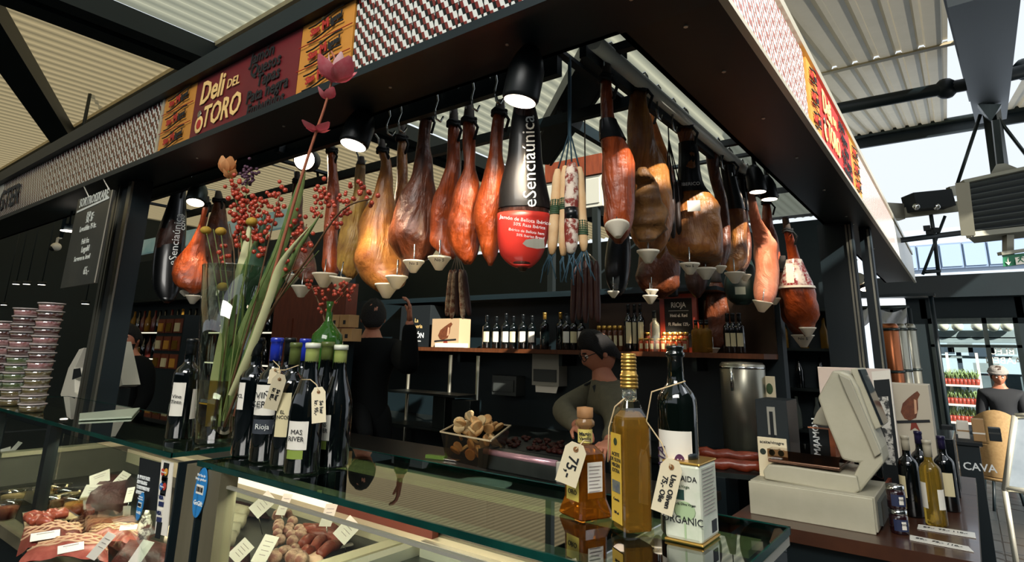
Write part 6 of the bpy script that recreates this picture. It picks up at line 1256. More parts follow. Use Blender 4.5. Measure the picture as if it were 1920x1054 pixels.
for k, (py, lb) in enumerate(((1000, 'lower dark preserve jar of the two stacked by the price strips'), (0, 'upper dark preserve jar stacked on the other by the wine'))):
    c = cb(1688, 1000)+Z3*(.0 if k == 0 else .081); t = thing('preserve_jar', lb, 'jar', c, 0, 'stacked dark preserve jars'); r, h = .030, .08
    MB().lathe((0, 0, 0), [(r*.9, 0), (r, .004), (r, h*.72), (r*.88, h*.8)], 20).build('glass', mat('dark_preserve', '#2c1216', .12, coat=.8, col2='#160a10', ns=30) if k == 0 else MATS['dark_preserve'], t); MB().lathe((0, 0, h*.8), [(r*.95, 0), (r*.97, .003), (r*.97, h*.18), (r*.85, h*.2), (.001, h*.2)], 20).build('lid', CHROME, t)
    arc(MB(), (0, 0, 0), r+.0008, math.atan2(-c.y, -c.x)+.25, .8, .012, .05, 8).build('label', mat('blue_label', '#232c4a', .5) if k == 0 else MATS['blue_label'], t); arc(MB(), (0, 0, 0), r+.0014, math.atan2(-c.y, -c.x)+.5, .25, .018, .044, 5).build('sticker', LAB, t)
    nq = Vector((math.cos(math.atan2(-c.y, -c.x)+.5), math.sin(math.atan2(-c.y, -c.x)+.5), 0)); text('lettering', 'TAPA', .009, INK, t, nq*(r+.0025)+Z3*.034, Vector((-nq.y, nq.x, 0)), Z3, .0003)
for lb, q in (('long white price strip on the wood counter, rear one', ((1722, 984), (1828, 1000), (1830, 1010), (1720, 992))), ('long white price strip on the wood counter, front one', ((1706, 1004), (1816, 1026), (1826, 1036), (1706, 1013)))):
    qq = [P(*p, z=CZ+.001) for p in q]; c = sum(qq, Vector())/4; t = thing('price_strip', lb, 'price strip', c, 0, 'price strips on the wood counter'); MB(c).hexa([qq[3], qq[2], qq[1], qq[0]], (0, 0, .002)).build('strip', mat('strip_plastic', '#d6d3c8', .25) if 'strip_plastic' not in MATS else MATS['strip_plastic'], t)
    for i in range(3): m = qq[0].lerp(qq[1], .2+.27*i).lerp(qq[3].lerp(qq[2], .2+.27*i), .5); r_ = (qq[1]-qq[0]).normalized(); text('lettering', ('89,-', '75,-', '110,-')[i], .022, INK, t, m+Z3*.0035, r_, Z3.cross(r_), .0003, bold=.0003, origin=c)
t = thing('receipt_holder', 'pale box of papers between the scale and the preserve jars', 'box', cb(1648, 965)); c = t.location; MB(c).cbox(c+Vector((0, .06, .035)), .06, .14, .07).build('body', PAPER, t); MB(c).cbox(c+Vector((.0, .06, .075)), .05, .1, .008).build('slot', BLK2, t)
# tall rear cabinet with glass and bottles seen between the posts
t = thing('glass_cabinet', 'tall dark glass fronted cabinet with glassware behind the rightmost ham', 'cabinet', (-1.25, 5.0, 0)); O = t.location
MB(O).box((-1.9, 5.3, 0), (-.72, 5.6, 2.1)).build('body', DARKW, t)
for z in (.95, 1.25, 1.55, 1.85): MB(O).box((-1.88, 5.06, z), (-.74, 5.3, z+.02)).build('shelf', STEELD, t)
for x in (-1.9, -1.32, -.76): MB(O).box((x, 5.03, 0), (x+.04, 5.07, 2.1)).build('frame', BLK, t)
rr = random.Random(4)
for i in range(22):
    z = (.97, 1.27, 1.57)[i % 3]; x = -1.82+.047*i+rr.uniform(0, .01)
    if abs(x+1.30) < .06: continue
    c = Vector((x, 5.16+rr.uniform(-.04, .04), z)); o = MB(c).lathe(c, [(.028, 0), (.03, .004), (.03, .13), (.012, .18), (.012, .235), (.001, .236)], 12).build('glass_bottle', (CLR, BOTGL, OIL)[i % 3]); o.location = c
    tag(o, 'small %s bottle on the %s shelf of the dark glass fronted cabinet, %s along' % (('clear', 'dark', 'golden')[i % 3], ('lower', 'middle', 'upper')[i % 3], ORD[i//3]), 'bottle', '%s bottles in the glass fronted cabinet' % ('clear', 'dark', 'golden')[i % 3])
# ================================================================ vase, flowers, tubs, chalk board on the left
LEAF = mat('iris_leaf', '#3f6a34', .4, col2='#9aa86a', ns=6, stretch=(6, 6, 1), translucent=.25); LEAFD = mat('dark_leaf', '#1f3a28', .45, col2='#33523a', ns=6); STALK = mat('pale_stalk', '#a9ad78', .5, col2='#c9c59a', ns=5); TWIG = mat('brown_twig', '#5a4026', .7); TWIGG = mat('green_twig', '#5c6a34', .6); BERRY = mat('red_berry', '#962c20', .3, col2='#b5482e', ns=20, coat=.3); PINK = mat('pink_petal', '#d0485c', .45, col2='#e8a0a4', ns=18, translucent=.3); PEACH = mat('peach_petal', '#cf8a52', .5, col2='#e0a873', ns=14, translucent=.3); YEL = mat('yellow_button', '#b89430', .7, col2='#8f7424', ns=60); PURP = mat('purple_flower', '#3a2236', .6, col2='#5a3a4c', ns=40)
VC = P(405, 829, z=GZ); vt = P(463, 500, y=VC.y); VH = vt.z-GZ
kb, kt = dep(VC)/FOC, dep(vt)/FOC; rb, rt_ = 38*kb, 62*kt
t = thing('glass_vase', 'tall flared clear glass vase holding the flower arrangement, a third full of water', 'vase', VC); VO = VC
VG = glassmat('vase_glass', '#eef2ea', .01, .06)
MB().lathe((0, 0, 0), [(rb*.96, 0), (rb, .006), (rb+(rt_-rb)*.5, VH*.5), (rt_, VH), (rt_-.004, VH), (rb+(rt_-rb)*.5-.004, VH*.5), (rb-.004, .014), (.001, .014)], 40).build('glass', VG, t)
MB().lathe((0, 0, VH-.002), [(rt_-.004, 0), (rt_, 0), (rt_, .003), (rt_-.004, .003)], 40).build('rim', VG, t)
hw = P(405, 712, y=VC.y).z-GZ; MB().lathe((0, 0, .016), [(rb-.006, 0), (rb+(rt_-rb)*hw/VH-.006, hw-.016), (.001, hw-.016)], 32).build('water', glassmat('murky_water', '#d2b868', .02, .05), t)
def V(px, py, dy=0): return P(px, py, y=VC.y+dy)
def stem(name, label, cat, pts, r, m, dy=0, grp='stems in the glass vase'):
    q = [V(*p, dy) if len(p) == 2 else V(p[0], p[1], p[2]) for p in pts]; q = smooth(q); t = thing(name, label, cat, q[0], 0, grp); n = len(q)
    MB(q[0]).tube(q, [r*(1-.5*i/(n-1)) for i in range(n)], 7).build('stem', m, t); return t, q
def smooth(q, k=4):
    out = []
    for i in range(len(q)-1):
        a, b_, c, d = q[max(i-1, 0)], q[i], q[i+1], q[min(i+2, len(q)-1)]
        for j in range(k): out.append(Vector([cr(a[m], b_[m], c[m], d[m], j/k) for m in range(3)]))
    return out+[q[-1]]
def blade(label, pts, w, m, dy=0):
    q = smooth([V(*p, dy) for p in pts], 5); n = len(q); t = thing('iris_leaf', label, 'leaf', q[0], 0, 'long leaves in the glass vase'); L, C_, R = [], [], []
    for i, p in enumerate(q):
        d = (q[min(i+1, n-1)]-q[max(i-1, 0)]).normalized(); v = (p-EYE).normalized(); s = d.cross(v).normalized(); ww = w*min(1, (1-i/(n-1))*3.0+.04)*min(1, .6+i/(n-1)*2)
        L.append(p-s*ww+v*.004); C_.append(p-v*.004); R.append(p+s*ww+v*.004)
    b = MB(q[0]); b.grid([L, C_, R]); b.grid([[p+(p-EYE).normalized()*.002 for p in r] for r in (L, C_, R)]); b.build('blade', m, t); return t
blade('broad dark green leaf rising upright in the middle of the vase', [(430, 800), (455, 640), (480, 500), (497, 395)], .024, LEAFD, .02)
blade('long green leaf leaning right to the warm spot lamp', [(400, 805), (450, 640), (520, 480), (560, 360), (572, 310)], .016, LEAF, -.01)
blade('pale green leaf at the left of the vase middle', [(395, 800), (425, 640), (455, 520), (470, 410)], .026, STALK, .0)
blade('wide pale green leaf in the middle of the vase', [(420, 795), (440, 660), (468, 520), (490, 430)], .030, LEAF, .015)
blade('green leaf leaning far right under the berries', [(420, 790), (480, 620), (540, 500), (605, 395)], .010, LEAF, -.02)
blade('cut tan reed crossing the vase down to the right side', [(432, 742), (465, 670), (505, 560), (530, 490), (585, 420)], .011, STALK, -.075)
blade('narrow green leaf behind the berry twigs', [(425, 790), (470, 600), (520, 470), (560, 420)], .013, LEAFD, .04)
def berries(t, q, cl, r=.0085, nper=12, spread=.024, seed=1):
    rr = random.Random(seed); b = MB(t.location)
    for px, py, n in cl:
        c = V(px, py, rr.uniform(-.03, .03))
        for i in range(int(n*1.6)):
            p = c+Vector((rr.gauss(0, spread), rr.gauss(0, spread*.6), rr.gauss(0, spread))); b.ball(p, r*rr.uniform(.8, 1.1), 7, 5)
    stuff(b.build('berries', BERRY, t, fix=False))
t, q = stem('berry_branch', 'thick cluster of orange red berries on an upright twig left of centre', 'branch', [(415, 800), (440, 620), (448, 480), (440, 345)], .004, TWIG, .0); berries(t, q, [(440, 350, 9), (448, 372, 12), (455, 395, 12), (470, 415, 10), (478, 440, 12), (462, 455, 10), (490, 455, 9)], seed=1)
t, q = stem('berry_branch', 'berry twig with red clusters pointing right below the thick cluster', 'branch', [(410, 800), (470, 600), (500, 470), (525, 365)], .0035, TWIG, -.02); berries(t, q, [(525, 368, 8), (510, 375, 6), (505, 408, 7), (515, 408, 5), (485, 380, 5)], .008, spread=.018, seed=2)
t, q = stem('berry_branch', 'berry twig at the left with clusters over the vase rim', 'branch', [(400, 800), (425, 640), (440, 500), (430, 420)], .0035, TWIG, -.03); berries(t, q, [(447, 430, 8), (472, 440, 8), (470, 408, 4), (422, 478, 5), (440, 400, 5)], .0085, spread=.018, seed=3)
t, q = stem('berry_branch', 'long pinkish berry branch reaching right over the yellow ham', 'branch', [(420, 800), (500, 600), (580, 480), (640, 395), (697, 372)], .004, TWIG, -.05); berries(t, q, [(600, 355, 6), (598, 372, 6), (615, 385, 5), (640, 378, 5), (660, 365, 6), (675, 352, 5), (692, 371, 6), (650, 395, 5), (630, 412, 5), (590, 400, 8), (562, 410, 6), (560, 450, 4)], .0068, spread=.014, seed=4)
t, q = stem('berry_branch', 'thin twig with sparse berries in front of the dark half hidden ham', 'branch', [(415, 790), (490, 620), (550, 500), (575, 420)], .003, TWIG, -.02); berries(t, q, [(560, 432, 7), (572, 440, 6), (548, 460, 5), (575, 450, 4), (540, 490, 3)], .007, spread=.015, seed=5)
for i, (pts, m) in enumerate((([(405, 800), (430, 650), (500, 540), (560, 470)], TWIGG), ([(410, 800), (470, 640), (540, 540), (598, 470)], TWIGG), ([(420, 790), (480, 600), (530, 520), (585, 500)], TWIG), ([(400, 800), (420, 620), (415, 520), (400, 430)], TWIGG), ([(415, 790), (460, 610), (515, 480), (530, 430)], TWIGG))):
    stem('twig', ('green twig between the leaves and the dark ham', 'green twig leaning right over the cups', 'brown twig leaning lowest to the right', 'thin green twig at the left of the bouquet', 'thin green twig in the middle of the bouquet')[i], 'twig', pts, .0025, m, -.01*i)
t, q = stem('peach_flower', 'peach coloured flower standing highest at the left of the bouquet', 'flower', [(425, 800), (455, 600), (450, 420), (428, 320)], .005, TWIGG, .0)
def petals(t, c, n, L_, w, m, up=.6, seed=1):
    rr = random.Random(seed); c = Vector(c)
    for i in range(n):
        a = 2*PI*i/n+rr.uniform(-.2, .2); d = Vector((math.cos(a), math.sin(a), up)).normalized(); s = d.cross(Z3).normalized(); nn = s.cross(d); rows = []
        for j in range(6):
            u = j/5; ww = w*math.sin(PI*min(.95, u*.85+.12)); p = c+d*L_*u+nn*L_*.25*u*u; rows.append([p-s*ww, p-nn*ww*.3, p+s*ww])
        MB(t.location).grid(rows).build('petal', m, t, fix=False)
petals(t, V(424, 325), 5, .062, .026, PEACH, 1.2, 1); petals(t, V(430, 335), 4, .04, .018, PEACH, .8, 2); 
for i, (px, py, pts) in enumerate(((385, 428, [(410, 800), (418, 640), (400, 500), (386, 432)]), (413, 428, [(405, 800), (430, 600), (422, 500), (414, 434)]), (473, 412, [(420, 800), (445, 600), (465, 480), (472, 416)]), (418, 532, [(412, 800), (418, 700), (418, 600), (418, 538)]))):
    t, q = stem('button_flower', 'round yellow button flower, %s' % ('leftmost above the vase rim', 'second from the left above the rim', 'among the red berries', 'inside the vase glass')[i], 'flower', pts, .0028, TWIGG, -.03); MB(t.location).ball(q[-1], .018, 12, 8, (1, 1, .8)).build('flower_head', YEL, t)
t, q = stem('purple_flower', 'dark purple flower head beside the peach flower', 'flower', [(425, 800), (452, 600), (460, 420), (463, 340)], .004, TWIGG, .03); b = MB(t.location); rr = random.Random(8)
for i in range(40): b.ball(V(463, 330, .03)+Vector((rr.gauss(0, .018), rr.gauss(0, .015), rr.gauss(0, .02))), .006, 6, 4)
stuff(b.build('florets', PURP, t, fix=False))
t, q = stem('pink_flower', 'tall pink flower stem reaching up in front of the canopy sign', 'flower', [(440, 780), (500, 560), (560, 350), (592, 250), (612, 190), (628, 120), (621, 96)], .0055, mat('pink_stem', '#9a5a40', .6), -.04)
petals(t, V(630, 152, -.04), 4, .085, .034, PINK, .5, 3); petals(t, V(628, 145, -.04), 3, .075, .02, mat('white_pink_petal', '#e9c4c4', .45, translucent=.3), 1.6, 4); petals(t, V(612, 185, -.04), 3, .04, .02, PINK, .7, 5); petals(t, V(594, 244, -.04), 4, .05, .02, PINK, .1, 6)
# green bottle vase with red twigs
c = P(613, 640, y=1.07); c.z = GZ; t = thing('bottle_vase', 'small green glass bottle vase with red berry twigs, behind the wine bottles', 'vase', c); k = dep(c)/FOC
MB().lathe((0, 0, 0), [(.035, 0), (.043, .01), (.045, .24), (.046, .30), (.042, .325), (.024, .345), (.010, .365), (.009, .40), (.012, .42)], 24).build('glass', mat('green_vase_glass', '#3a6a28', .05, trans=.5, ior=1.3, coat=.3), t)
for i, (pts, cl) in enumerate((([(612, 618), (604, 585), (592, 555), (580, 530)], [(590, 548, 6), (600, 562, 6), (582, 535, 5), (606, 580, 4)]), ([(614, 618), (624, 575), (640, 555), (655, 540)], [(630, 548, 6), (640, 540, 7), (655, 538, 7), (652, 552, 6), (625, 560, 4)]))):
    dy = 1.07-VC.y; t2, q = stem('berry_twig', ('short red berry twig leaning left in the green bottle vase', 'short red berry twig leaning right in the green bottle vase')[i], 'twig', pts, .003, TWIG, dy, 'red twigs in the green bottle vase'); b = MB(t2.location); rr = random.Random(20+i)
    for px, py, n in cl:
        for j in range(n): b.ball(V(px, py, dy)+Vector((rr.gauss(0, .014), rr.gauss(0, .01), rr.gauss(0, .012))), .0055, 6, 4)
    stuff(b.build('berries', BERRY, t2, fix=False))
# stacks of deli tubs
TUBG = glassmat('tub_plastic', '#e8e4e0', .05, .16); FILL = [mat('tub_pink', '#8a3a40', .5, col2='#c9989a', ns=30, na=.3), mat('tub_dark', '#3a1a1a', .5, col2='#6a3a34', ns=30), mat('tub_green', '#2c5a34', .5, col2='#7a8a50', ns=30), mat('tub_olive', '#5a5430', .5, col2='#8a7c4c', ns=30)]; LIDW = mat('tub_lid', '#cfc3c0', .3, trans=.25)
def stack(pxb, pyb, pxt, pyt, n, cols, nm):
    base = P(pxb, pyb, z=GZ-.03 if False else GZ); top = P(pxt, pyt, y=base.y); h = (top.z-base.z)/n; r = h*1.42; protos = {}
    for i in range(n):
        c = base.lerp(top, i/n); c.x += .004*math.sin(i*2.3+pxb); 
        lb = 'clear lidded deli tub, %s from the bottom of the %s stack' % (('first', 'second', 'third', 'fourth', 'fifth', 'sixth', 'seventh', 'eighth', 'ninth', 'tenth', 'eleventh', 'twelfth', 'thirteenth', 'fourteenth')[i], nm); k = cols[i]
        if k not in protos:
            t = thing('deli_tub', lb, 'tub', c, 0, 'stacked deli tubs at far left'); MB().lathe((0, 0, 0), [(r*.86, 0), (r*.97, h*.84)], 22).build('cup', TUBG, t); MB().lathe((0, 0, h*.03), [(r*.82, 0), (r*.92, h*.66), (.001, h*.7)], 18).build('filling', FILL[k], t); MB().lathe((0, 0, h*.84), [(r, 0), (r*1.03, h*.03), (r*1.03, h*.13), (r*.9, h*.15), (.001, h*.12)], 22).build('lid', LIDW, t); protos[k] = kids(t)
        else: dup(protos[k], c, None, lb)
stack(58, 772, 98, 568, 13, [3, 3, 3, 3, 3, 0, 1, 1, 0, 1, 0, 1, 0], 'tall right')
stack(22, 760, 50, 578, 12, [3, 3, 2, 2, 2, 2, 1, 0, 1, 1, 1, 0], 'middle')
stack(-14, 745, 8, 602, 9, [2, 2, 2, 1, 1, 0, 0, 1, 0], 'left edge')
# hanging chalk board on the left
yb = 1.13; q = [P(113, 541, y=yb), P(178, 530, y=yb), P(212, 356, y=yb), P(147, 374, y=yb)]
t = thing('chalk_board', 'grey chalk menu board hanging on two cords at the left of the canopy', 'chalkboard', sum(q, Vector())/4); O = t.location
MB(O).hexa(q, (0, .012, 0)).build('board', mat('worn_slate', '#23282a', .35, col2='#4c4b42', ns=3, na=.7), t)
MB(O).bar(q[1]-Y3*.002, q[2]-Y3*.002, .006, .004, Y3).build('edge', ALU, t)
r_ = (q[1]-q[0]).normalized(); u_ = (q[3]-q[0]).normalized(); w_ = (q[1]-q[0]).length; h_ = (q[3]-q[0]).length; A = lambda u, v: q[0]+r_*w_*u+u_*h_*v-Y3*.002
for s, sz, v, u in (('SORTROSSKARE', .075, .93, .5), ('150 gr.', .05, .76, .5), ('50,- kr\nLøvstikke 75 kr.', .045, .66, .5), ('Fisk fra', .045, .47, .5), ('Løgsild', .05, .38, .55), ('Serveres m. brød', .04, .29, .5), ('65,-', .06, .14, .7)): text('lettering', s, sz, INKT, t, A(u, v), r_, u_, .0008, sx=.85 if s[0] != 'S' or s[1] != 'O' else .8, bold=.0004, origin=O)
MB(O).bar(A(.05, .845), A(.95, .875), .012, .002, Y3).build('chalk_line', INKT, t)
for a, e in (((157, 349), (168, 372)), ((194, 336), (206, 358))): MB(O).tube([P(*a, y=1.17), P(*e, y=yb+.005)], .003, 5).build('cord', PAPER, t)
# dome camera, left scale and menu holder
t = thing('dome_camera', 'white dome security camera in the dark at far left', 'camera', P(105, 463, y=2.2)); MB().ball((0, 0, 0), .055, 16, 10, (1, 1, .9)).build('shell', WHITE, t); MB().ball((.0, -.03, -.02), .034, 12, 8).build('lens', BLK2, t); MB().tube([(0, 0, .04), (0, 0, .1), (.12, 0, .1)], .015, 8).build('arm', WHITE, t); MB().tube([(.12, 0, .1), (.12, 0, 2.45)], .02, 8).build('drop_pole', BLK, t)
t = thing('counter_scale', 'curved white counter scale half hidden behind the left steel post', 'scale', P(140, 778, y=1.6)); O = t.location; yy = 1.6
MB(O).prism([P(*p, y=yy) for p in ((113, 740), (124, 775), (150, 782), (150, 742), (140, 735), (140, 690), (157, 652), (148, 655), (128, 690))], (0, .10, 0)).build('body', WHITE, t, bev=.004); MB(O).prism([P(*p, y=yy-.003) for p in ((135, 712), (152, 706), (150, 690), (138, 692))], (0, .003, 0)).build('screen', BLK2, t)
t = thing('menu_holder', 'white wedge shaped menu holder behind the left steel post', 'menu holder', P(215, 728, y=1.55)); O = t.location
MB(O).prism([P(*p, y=1.55) for p in ((206, 652), (214, 640), (230, 722), (222, 726))], (0, .10, 0)).build('frame', WHITE, t); MB(O).prism([P(*p, y=1.56) for p in ((202, 720), (206, 655), (222, 724))], (0, .08, 0)).build('panel', mat('mauve_grey', '#6a625c', .6), t); MB(O).box((O.x-.03, 1.57, .8), (O.x+.03, 1.63, O.z)).build('stand', STEELD, t)
t = thing('prep_counter', 'dark counter behind the left glass top carrying the tall left things', 'counter', (-4.2, 1.68, 0)); MB((-4.2, 1.68, 0)).box((-6.2, 1.45, 0), (-2.2, 1.72, min(P(130, 780, y=1.6).z, GZ-.2))).build('body', CASEB, t)
# far left: dark neighbour stall with lit shelves of bottles
t = thing('bottle_shelves', 'tall dark shelf unit of the neighbouring stall in the left background', 'shelf', (-10.5, 3.4, 0)); O = t.location; x0, x1, ysf = -12.5, -6.3, 4.6
MB(O).box((x0, ysf, 0), (x1, ysf+.3, 3.0)).build('back', DARKW, t)
zz = [P(110, py, y=ysf-.1).z for py in (712, 660, 623, 578)]
for z in zz: MB(O).box((x0, ysf-.28, z-.03), (x1, ysf, z)).build('board', STEELD, t); 
for z in zz[:3]: MB(O).box((x0, ysf-.285, z-.03), (x1, ysf-.28, z-.012)).build('light_strip', mat('shelf_strip_light', '#e8e2cc', emit=1.1) if 'shelf_strip_light' not in MATS else MATS['shelf_strip_light'], t)
bm = [MB().lathe((0, 0, 0), [(.05, 0), (.052, .01), (.052, .2), (.02, .27), (.018, .36), (.001, .362)], 10).mesh('bottle') for _ in range(3)]
for me, m in zip(bm, (BOTGL, OIL, mat('red_bottle', '#4a1c18', .2))): me.materials.append(m)
rr = random.Random(12); kinds = ('dark', 'golden', 'reddish')
for si, z in enumerate(zz[:3]):
    for i in range(26):
        k = rr.choice((0, 0, 1, 2)); o = obj('bottle', bm[k], None, (x0+.6+i*.21+rr.uniform(-.03, .03), ysf-.15, z)); tag(o, '%s bottle on the %s lit shelf of the dim neighbouring stall, %s from left' % (kinds[k], ('lowest', 'middle', 'top')[si], ORD[i]), 'bottle', '%s bottles on the %s lit shelf' % (kinds[k], ('lowest', 'middle', 'top')[si]))
for i, (px, py) in enumerate(((160, 570), (192, 573), (7, 572), (128, 433), (30, 533), (50, 533), (78, 534))):
    c = P(px, py, y=3.4 if i < 3 else 1.42 if i == 3 else 3.0); t = thing('downlight', 'small round white ceiling light in the dark left background, %s' % ('right of the tub stacks', 'beside the steel post', 'at the left edge', 'behind the chalk board', 'first of the upper row', 'second of the upper row', 'third of the upper row')[i], 'ceiling light', c, 0, 'downlights in the left background'); MB().lathe((0, 0, 0), [(.06 if i != 3 else .03, 0), (.06 if i != 3 else .03, .05), (.001, .051)], 16).build('can', BLK, t); MB().lathe((0, 0, -.003), [(.001, 0), (.05, 0), (.05, .003)], 16).build('lens', LAMPC, t); MB().tube([(0, 0, .05), (0, 0, (2.45 if i == 3 else 4.56)-c.z)], .008, 6).build('stem', BLK, t)
z = P(60, 505, y=5.2).z; t = thing('light_band', 'pale blue green lit band high on the dark wall at the left edge', 'sign', (-11, 5.2, z)); MB((-11, 5.2, z)).box((-15, 5.2, z-.15), (-8.5, 5.3, z+.15)).build('panel', mat('teal_wall_glow', '#4a7a7c', .5, col2='#9aa8a0', ns=1.2, emit=.35), t); MB((-11, 5.2, z)).box((-15, 5.2, -0), (-14.9, 5.3, z-.15)).build('post', BLK, t)  # panel glow stands in for light on the teal wall
# reflected strip on the left: stall window behind the post with shelf of jars
t = thing('wall_cabinet', 'dim cabinet with lit pigeonholes of jars behind the left bottle', 'cabinet', P(318, 640, y=3.3)); O = t.location; A, B_ = P(283, 695, y=3.3), P(348, 590, y=3.3)
MB(O).box((A.x, 3.3, 0), (B_.x, 3.6, B_.z)).build('body', DARKW, t)
k = 0
for i in range(3):
    for j in range(3):
        x = A.x+(B_.x-A.x)*(.05+.32*i); z = A.z+(B_.z-A.z)*(.06+.31*j); w = (B_.x-A.x)*.27; h = (B_.z-A.z)*.25
        fr = MB(O).box((x, 3.285, z), (x+w, 3.3, z+h)).build('pigeonhole', WOODR, t); MB(O).box((x+w*.2, 3.27, z+h*.1), (x+w*.8, 3.285, z+h*.7)).build('jar', (OIL, LABC, CHEESE)[(i+j) % 3], fr)
# ================================================================ beyond the stall on the right
t = thing('air_heater', 'large grey louvred air heater hanging under the roof at the right edge', 'heater', EYE+ray(1870, 380)*5.2); O = t.location
D5 = lambda px, py, d=5.2: EYE+ray(px, py)*d
q = [D5(1812, 444), D5(1990, 425), D5(1988, 300), D5(1800, 341)]; dv = Vector((.05, .35, 0)); HG = mat('heater_grey', '#7c7b6c', .45, .2)
MB(O).hexa([p+dv*.15 for p in q], dv).build('case', HG, t)
ce = sum(q, Vector())/4
for a, b_, w in ((0, 1, .045), (1, 2, .05), (2, 3, .03), (3, 0, .10)): MB(O).bar(q[a].lerp(ce, .04), q[b_].lerp(ce, .04), w, .06, Y3).build('frame', HG, t)
MB(O).hexa([ce+(p-ce)*.95+dv*.12 for p in q], (0, .01, 0)).build('grille_back', BLK2, t)
for i in range(9):
    u = (i+.7)/9.6; a = q[0].lerp(q[3], u).lerp(q[1].lerp(q[2], u), .07); e = q[0].lerp(q[3], u).lerp(q[1].lerp(q[2], u), .98); MB(O).bar(a+Y3*.02, e+Y3*.02, .05, .012, Vector((0, .8, 1))).build('louvre', GREYD, t)
top = (q[2]+q[3])/2
MB(O).prism([D5(1855, 330, 5.3), D5(1915, 318, 5.3), D5(1885, 306, 5.3), D5(1868, 308, 5.3)], (0, .15, 0)).build('hanger', HG, t); MB(O).bar(D5(1876, 318, 5.35), D5(1866, 225, 5.35), .05, .05).build('rod', STEELD, t)
MB(O).bar(D5(1866, 226, 5.35), Vector((D5(1866, 226, 5.35).x, D5(1866, 226, 5.35).y, onR(1857, 100, -.5).z+.0)), .05, .05).build('rod', STEELD, t)
MB(O).bar(D5(1890, 440, 5.3), D5(1890, 482, 5.3), .06, .06).build('lower_post', HG, t)
# service beam with black box
t = thing('service_beam', 'grey horizontal service beam with a black lamp box left of the heater', 'beam', D5(1740, 395, 6.0)); O = t.location; D6 = lambda px, py: D5(px, py, 6.0)
MB(O).bar(D6(1672, 402), D6(1815, 385), .07, .10).build('beam', HG, t); MB(O).bar(D6(1640, 395), D6(1690, 398), .10, .16).build('junction', STEEL, t); MB(O).bar(D6(1706, 385)-Y3*.1, D6(1776, 378)-Y3*.1, .2, .17).build('lamp_box', BLK2, t); MB(O).bar(D6(1780, 360), D6(1820, 352), .06, .1).build('bracket', STEEL, t)
for px in (1720, 1757): MB(O).ball(D6(px, 390)-Y3*.21-Z3*.03, .035, 10, 6).build('bulb', CHROME, t)
# exit sign
t = thing('exit_sign', 'green and white emergency exit sign hanging at the right edge', 'sign', D5(1900, 487)); O = t.location; qs = [D5(1881, 500), D5(1945, 492), D5(1944, 472), D5(1880, 479)]; MB(O).hexa(qs, (0, .03, 0)).build('panel', mat('exit_green', '#1f6a48', .5), t); MB(O).bar(D5(1874, 476), D5(1946, 466), .05, .03).build('housing', HG, t)
c = D5(1890, 489)-Y3*.004; r_ = (qs[1]-qs[0]).normalized()
MB(O).bar(c+Z3*.035, c-Z3*.02, .010, .003, Y3).build('arrow_shaft', PAPER, t); MB(O).prism([c+r_*.026-Z3*.008, c-Z3*.04, c-r_*.026-Z3*.008, c-Z3*.020], (0, -.003, 0)).build('arrow_head', PAPER, t)
m = c+r_*.115; MB(O).hexa([m-r_*.05-Z3*.045, m+r_*.06-Z3*.045, m+r_*.06+Z3*.045, m-r_*.05+Z3*.045], (0, -.002, 0)).build('field', PAPER, t)
b = MB(O); g = -Y3*.004; b.ball(m+g+Z3*.032, .009, 8, 6, (1, .2, 1)); b.bar(m+g+Z3*.022, m+g-r_*.008-Z3*.006, .014, .003, Y3); b.bar(m+g-r_*.008-Z3*.004, m+g+r_*.02-Z3*.03, .008, .003, Y3); b.bar(m+g-r_*.008-Z3*.004, m+g-r_*.03-Z3*.025, .008, .003, Y3); b.bar(m+g+Z3*.018, m+g+r_*.026+Z3*.008, .007, .003, Y3); b.bar(m+g+Z3*.018, m+g-r_*.026+Z3*.004, .007, .003, Y3); stuff(b.build('running_figure', MATS['exit_green'], t))
# thin steel pipes in front of the sky
t = thing('pipe_frame', 'black pipe scaffold with crossed rods and clamps against the sky', 'frame', D6(1750, 440)); O = t.location
MB(O).tube([D6(1604, 461), D6(1808, 436)], .028, 8).build('pipe', BLK, t); MB(O).tube([D6(1745, 400), D6(1752, 446), D6(1760, 516)], .018, 8).build('pipe', BLK, t); MB(O).tube([D6(1772, 405), D6(1730, 515)], .014, 8).build('rod', BLK, t); MB(O).tube([D6(1733, 510), D6(1762, 508)], .02, 8).build('pipe', BLK, t)
for i, (px, py) in enumerate(((1738, 428), (1744, 436), (1752, 432))): MB(O).cbox(D6(px, py), .06, .05, .05, .4*i).build('clamp', BLK2, t)
# low dark beam over the hall end
struct(MB().box((-1.7, 13.6, wy(1800, 560).z), (5, 13.95, wy(1800, 519).z)).build('trim_12', BLK))
# steel tanks, drape and lamp behind the rear post
for i, (px, w, m) in enumerate(((1676, 30, mat('copper_sheet', '#9a5a38', .3, .8)), (1693, 26, STEEL), (1712, 24, STEEL))):
    c = P(px+2, 700, y=8.2+.35*i); k = dep(c)/FOC; c.z = 0; t = thing('steel_tank', ('copper edged tall tank behind the framed poster', 'tall brushed steel tank right of the copper edged one', 'tall brushed steel tank furthest right by the door')[i], 'tank', c, 0, 'tall tanks by the hall door'); zt_ = P(px, 612, y=8.2+.35*i).z
    MB().lathe((0, 0, 0), [(w*k/2, 0), (w*k/2, zt_), (w*k*.4, zt_+.03), (.001, zt_+.035)], 24).build('shell', m, t)
    for z in (zt_-.05, zt_*.72): MB().lathe((0, 0, z), [(w*k/2+.012, 0), (w*k/2+.012, .03)], 24).build('band', STEELD, t)
    if i: MB().tube([(-.02, -w*k/2-.03, zt_+.02), (-.02, -w*k/2-.03, .4)], .018, 8).build('pipe', CHROME, t)
t = thing('awning', 'crumpled white awning sheet hung behind the rear post', 'awning', P(1652, 592, y=9.5)); O = t.location; rows = []
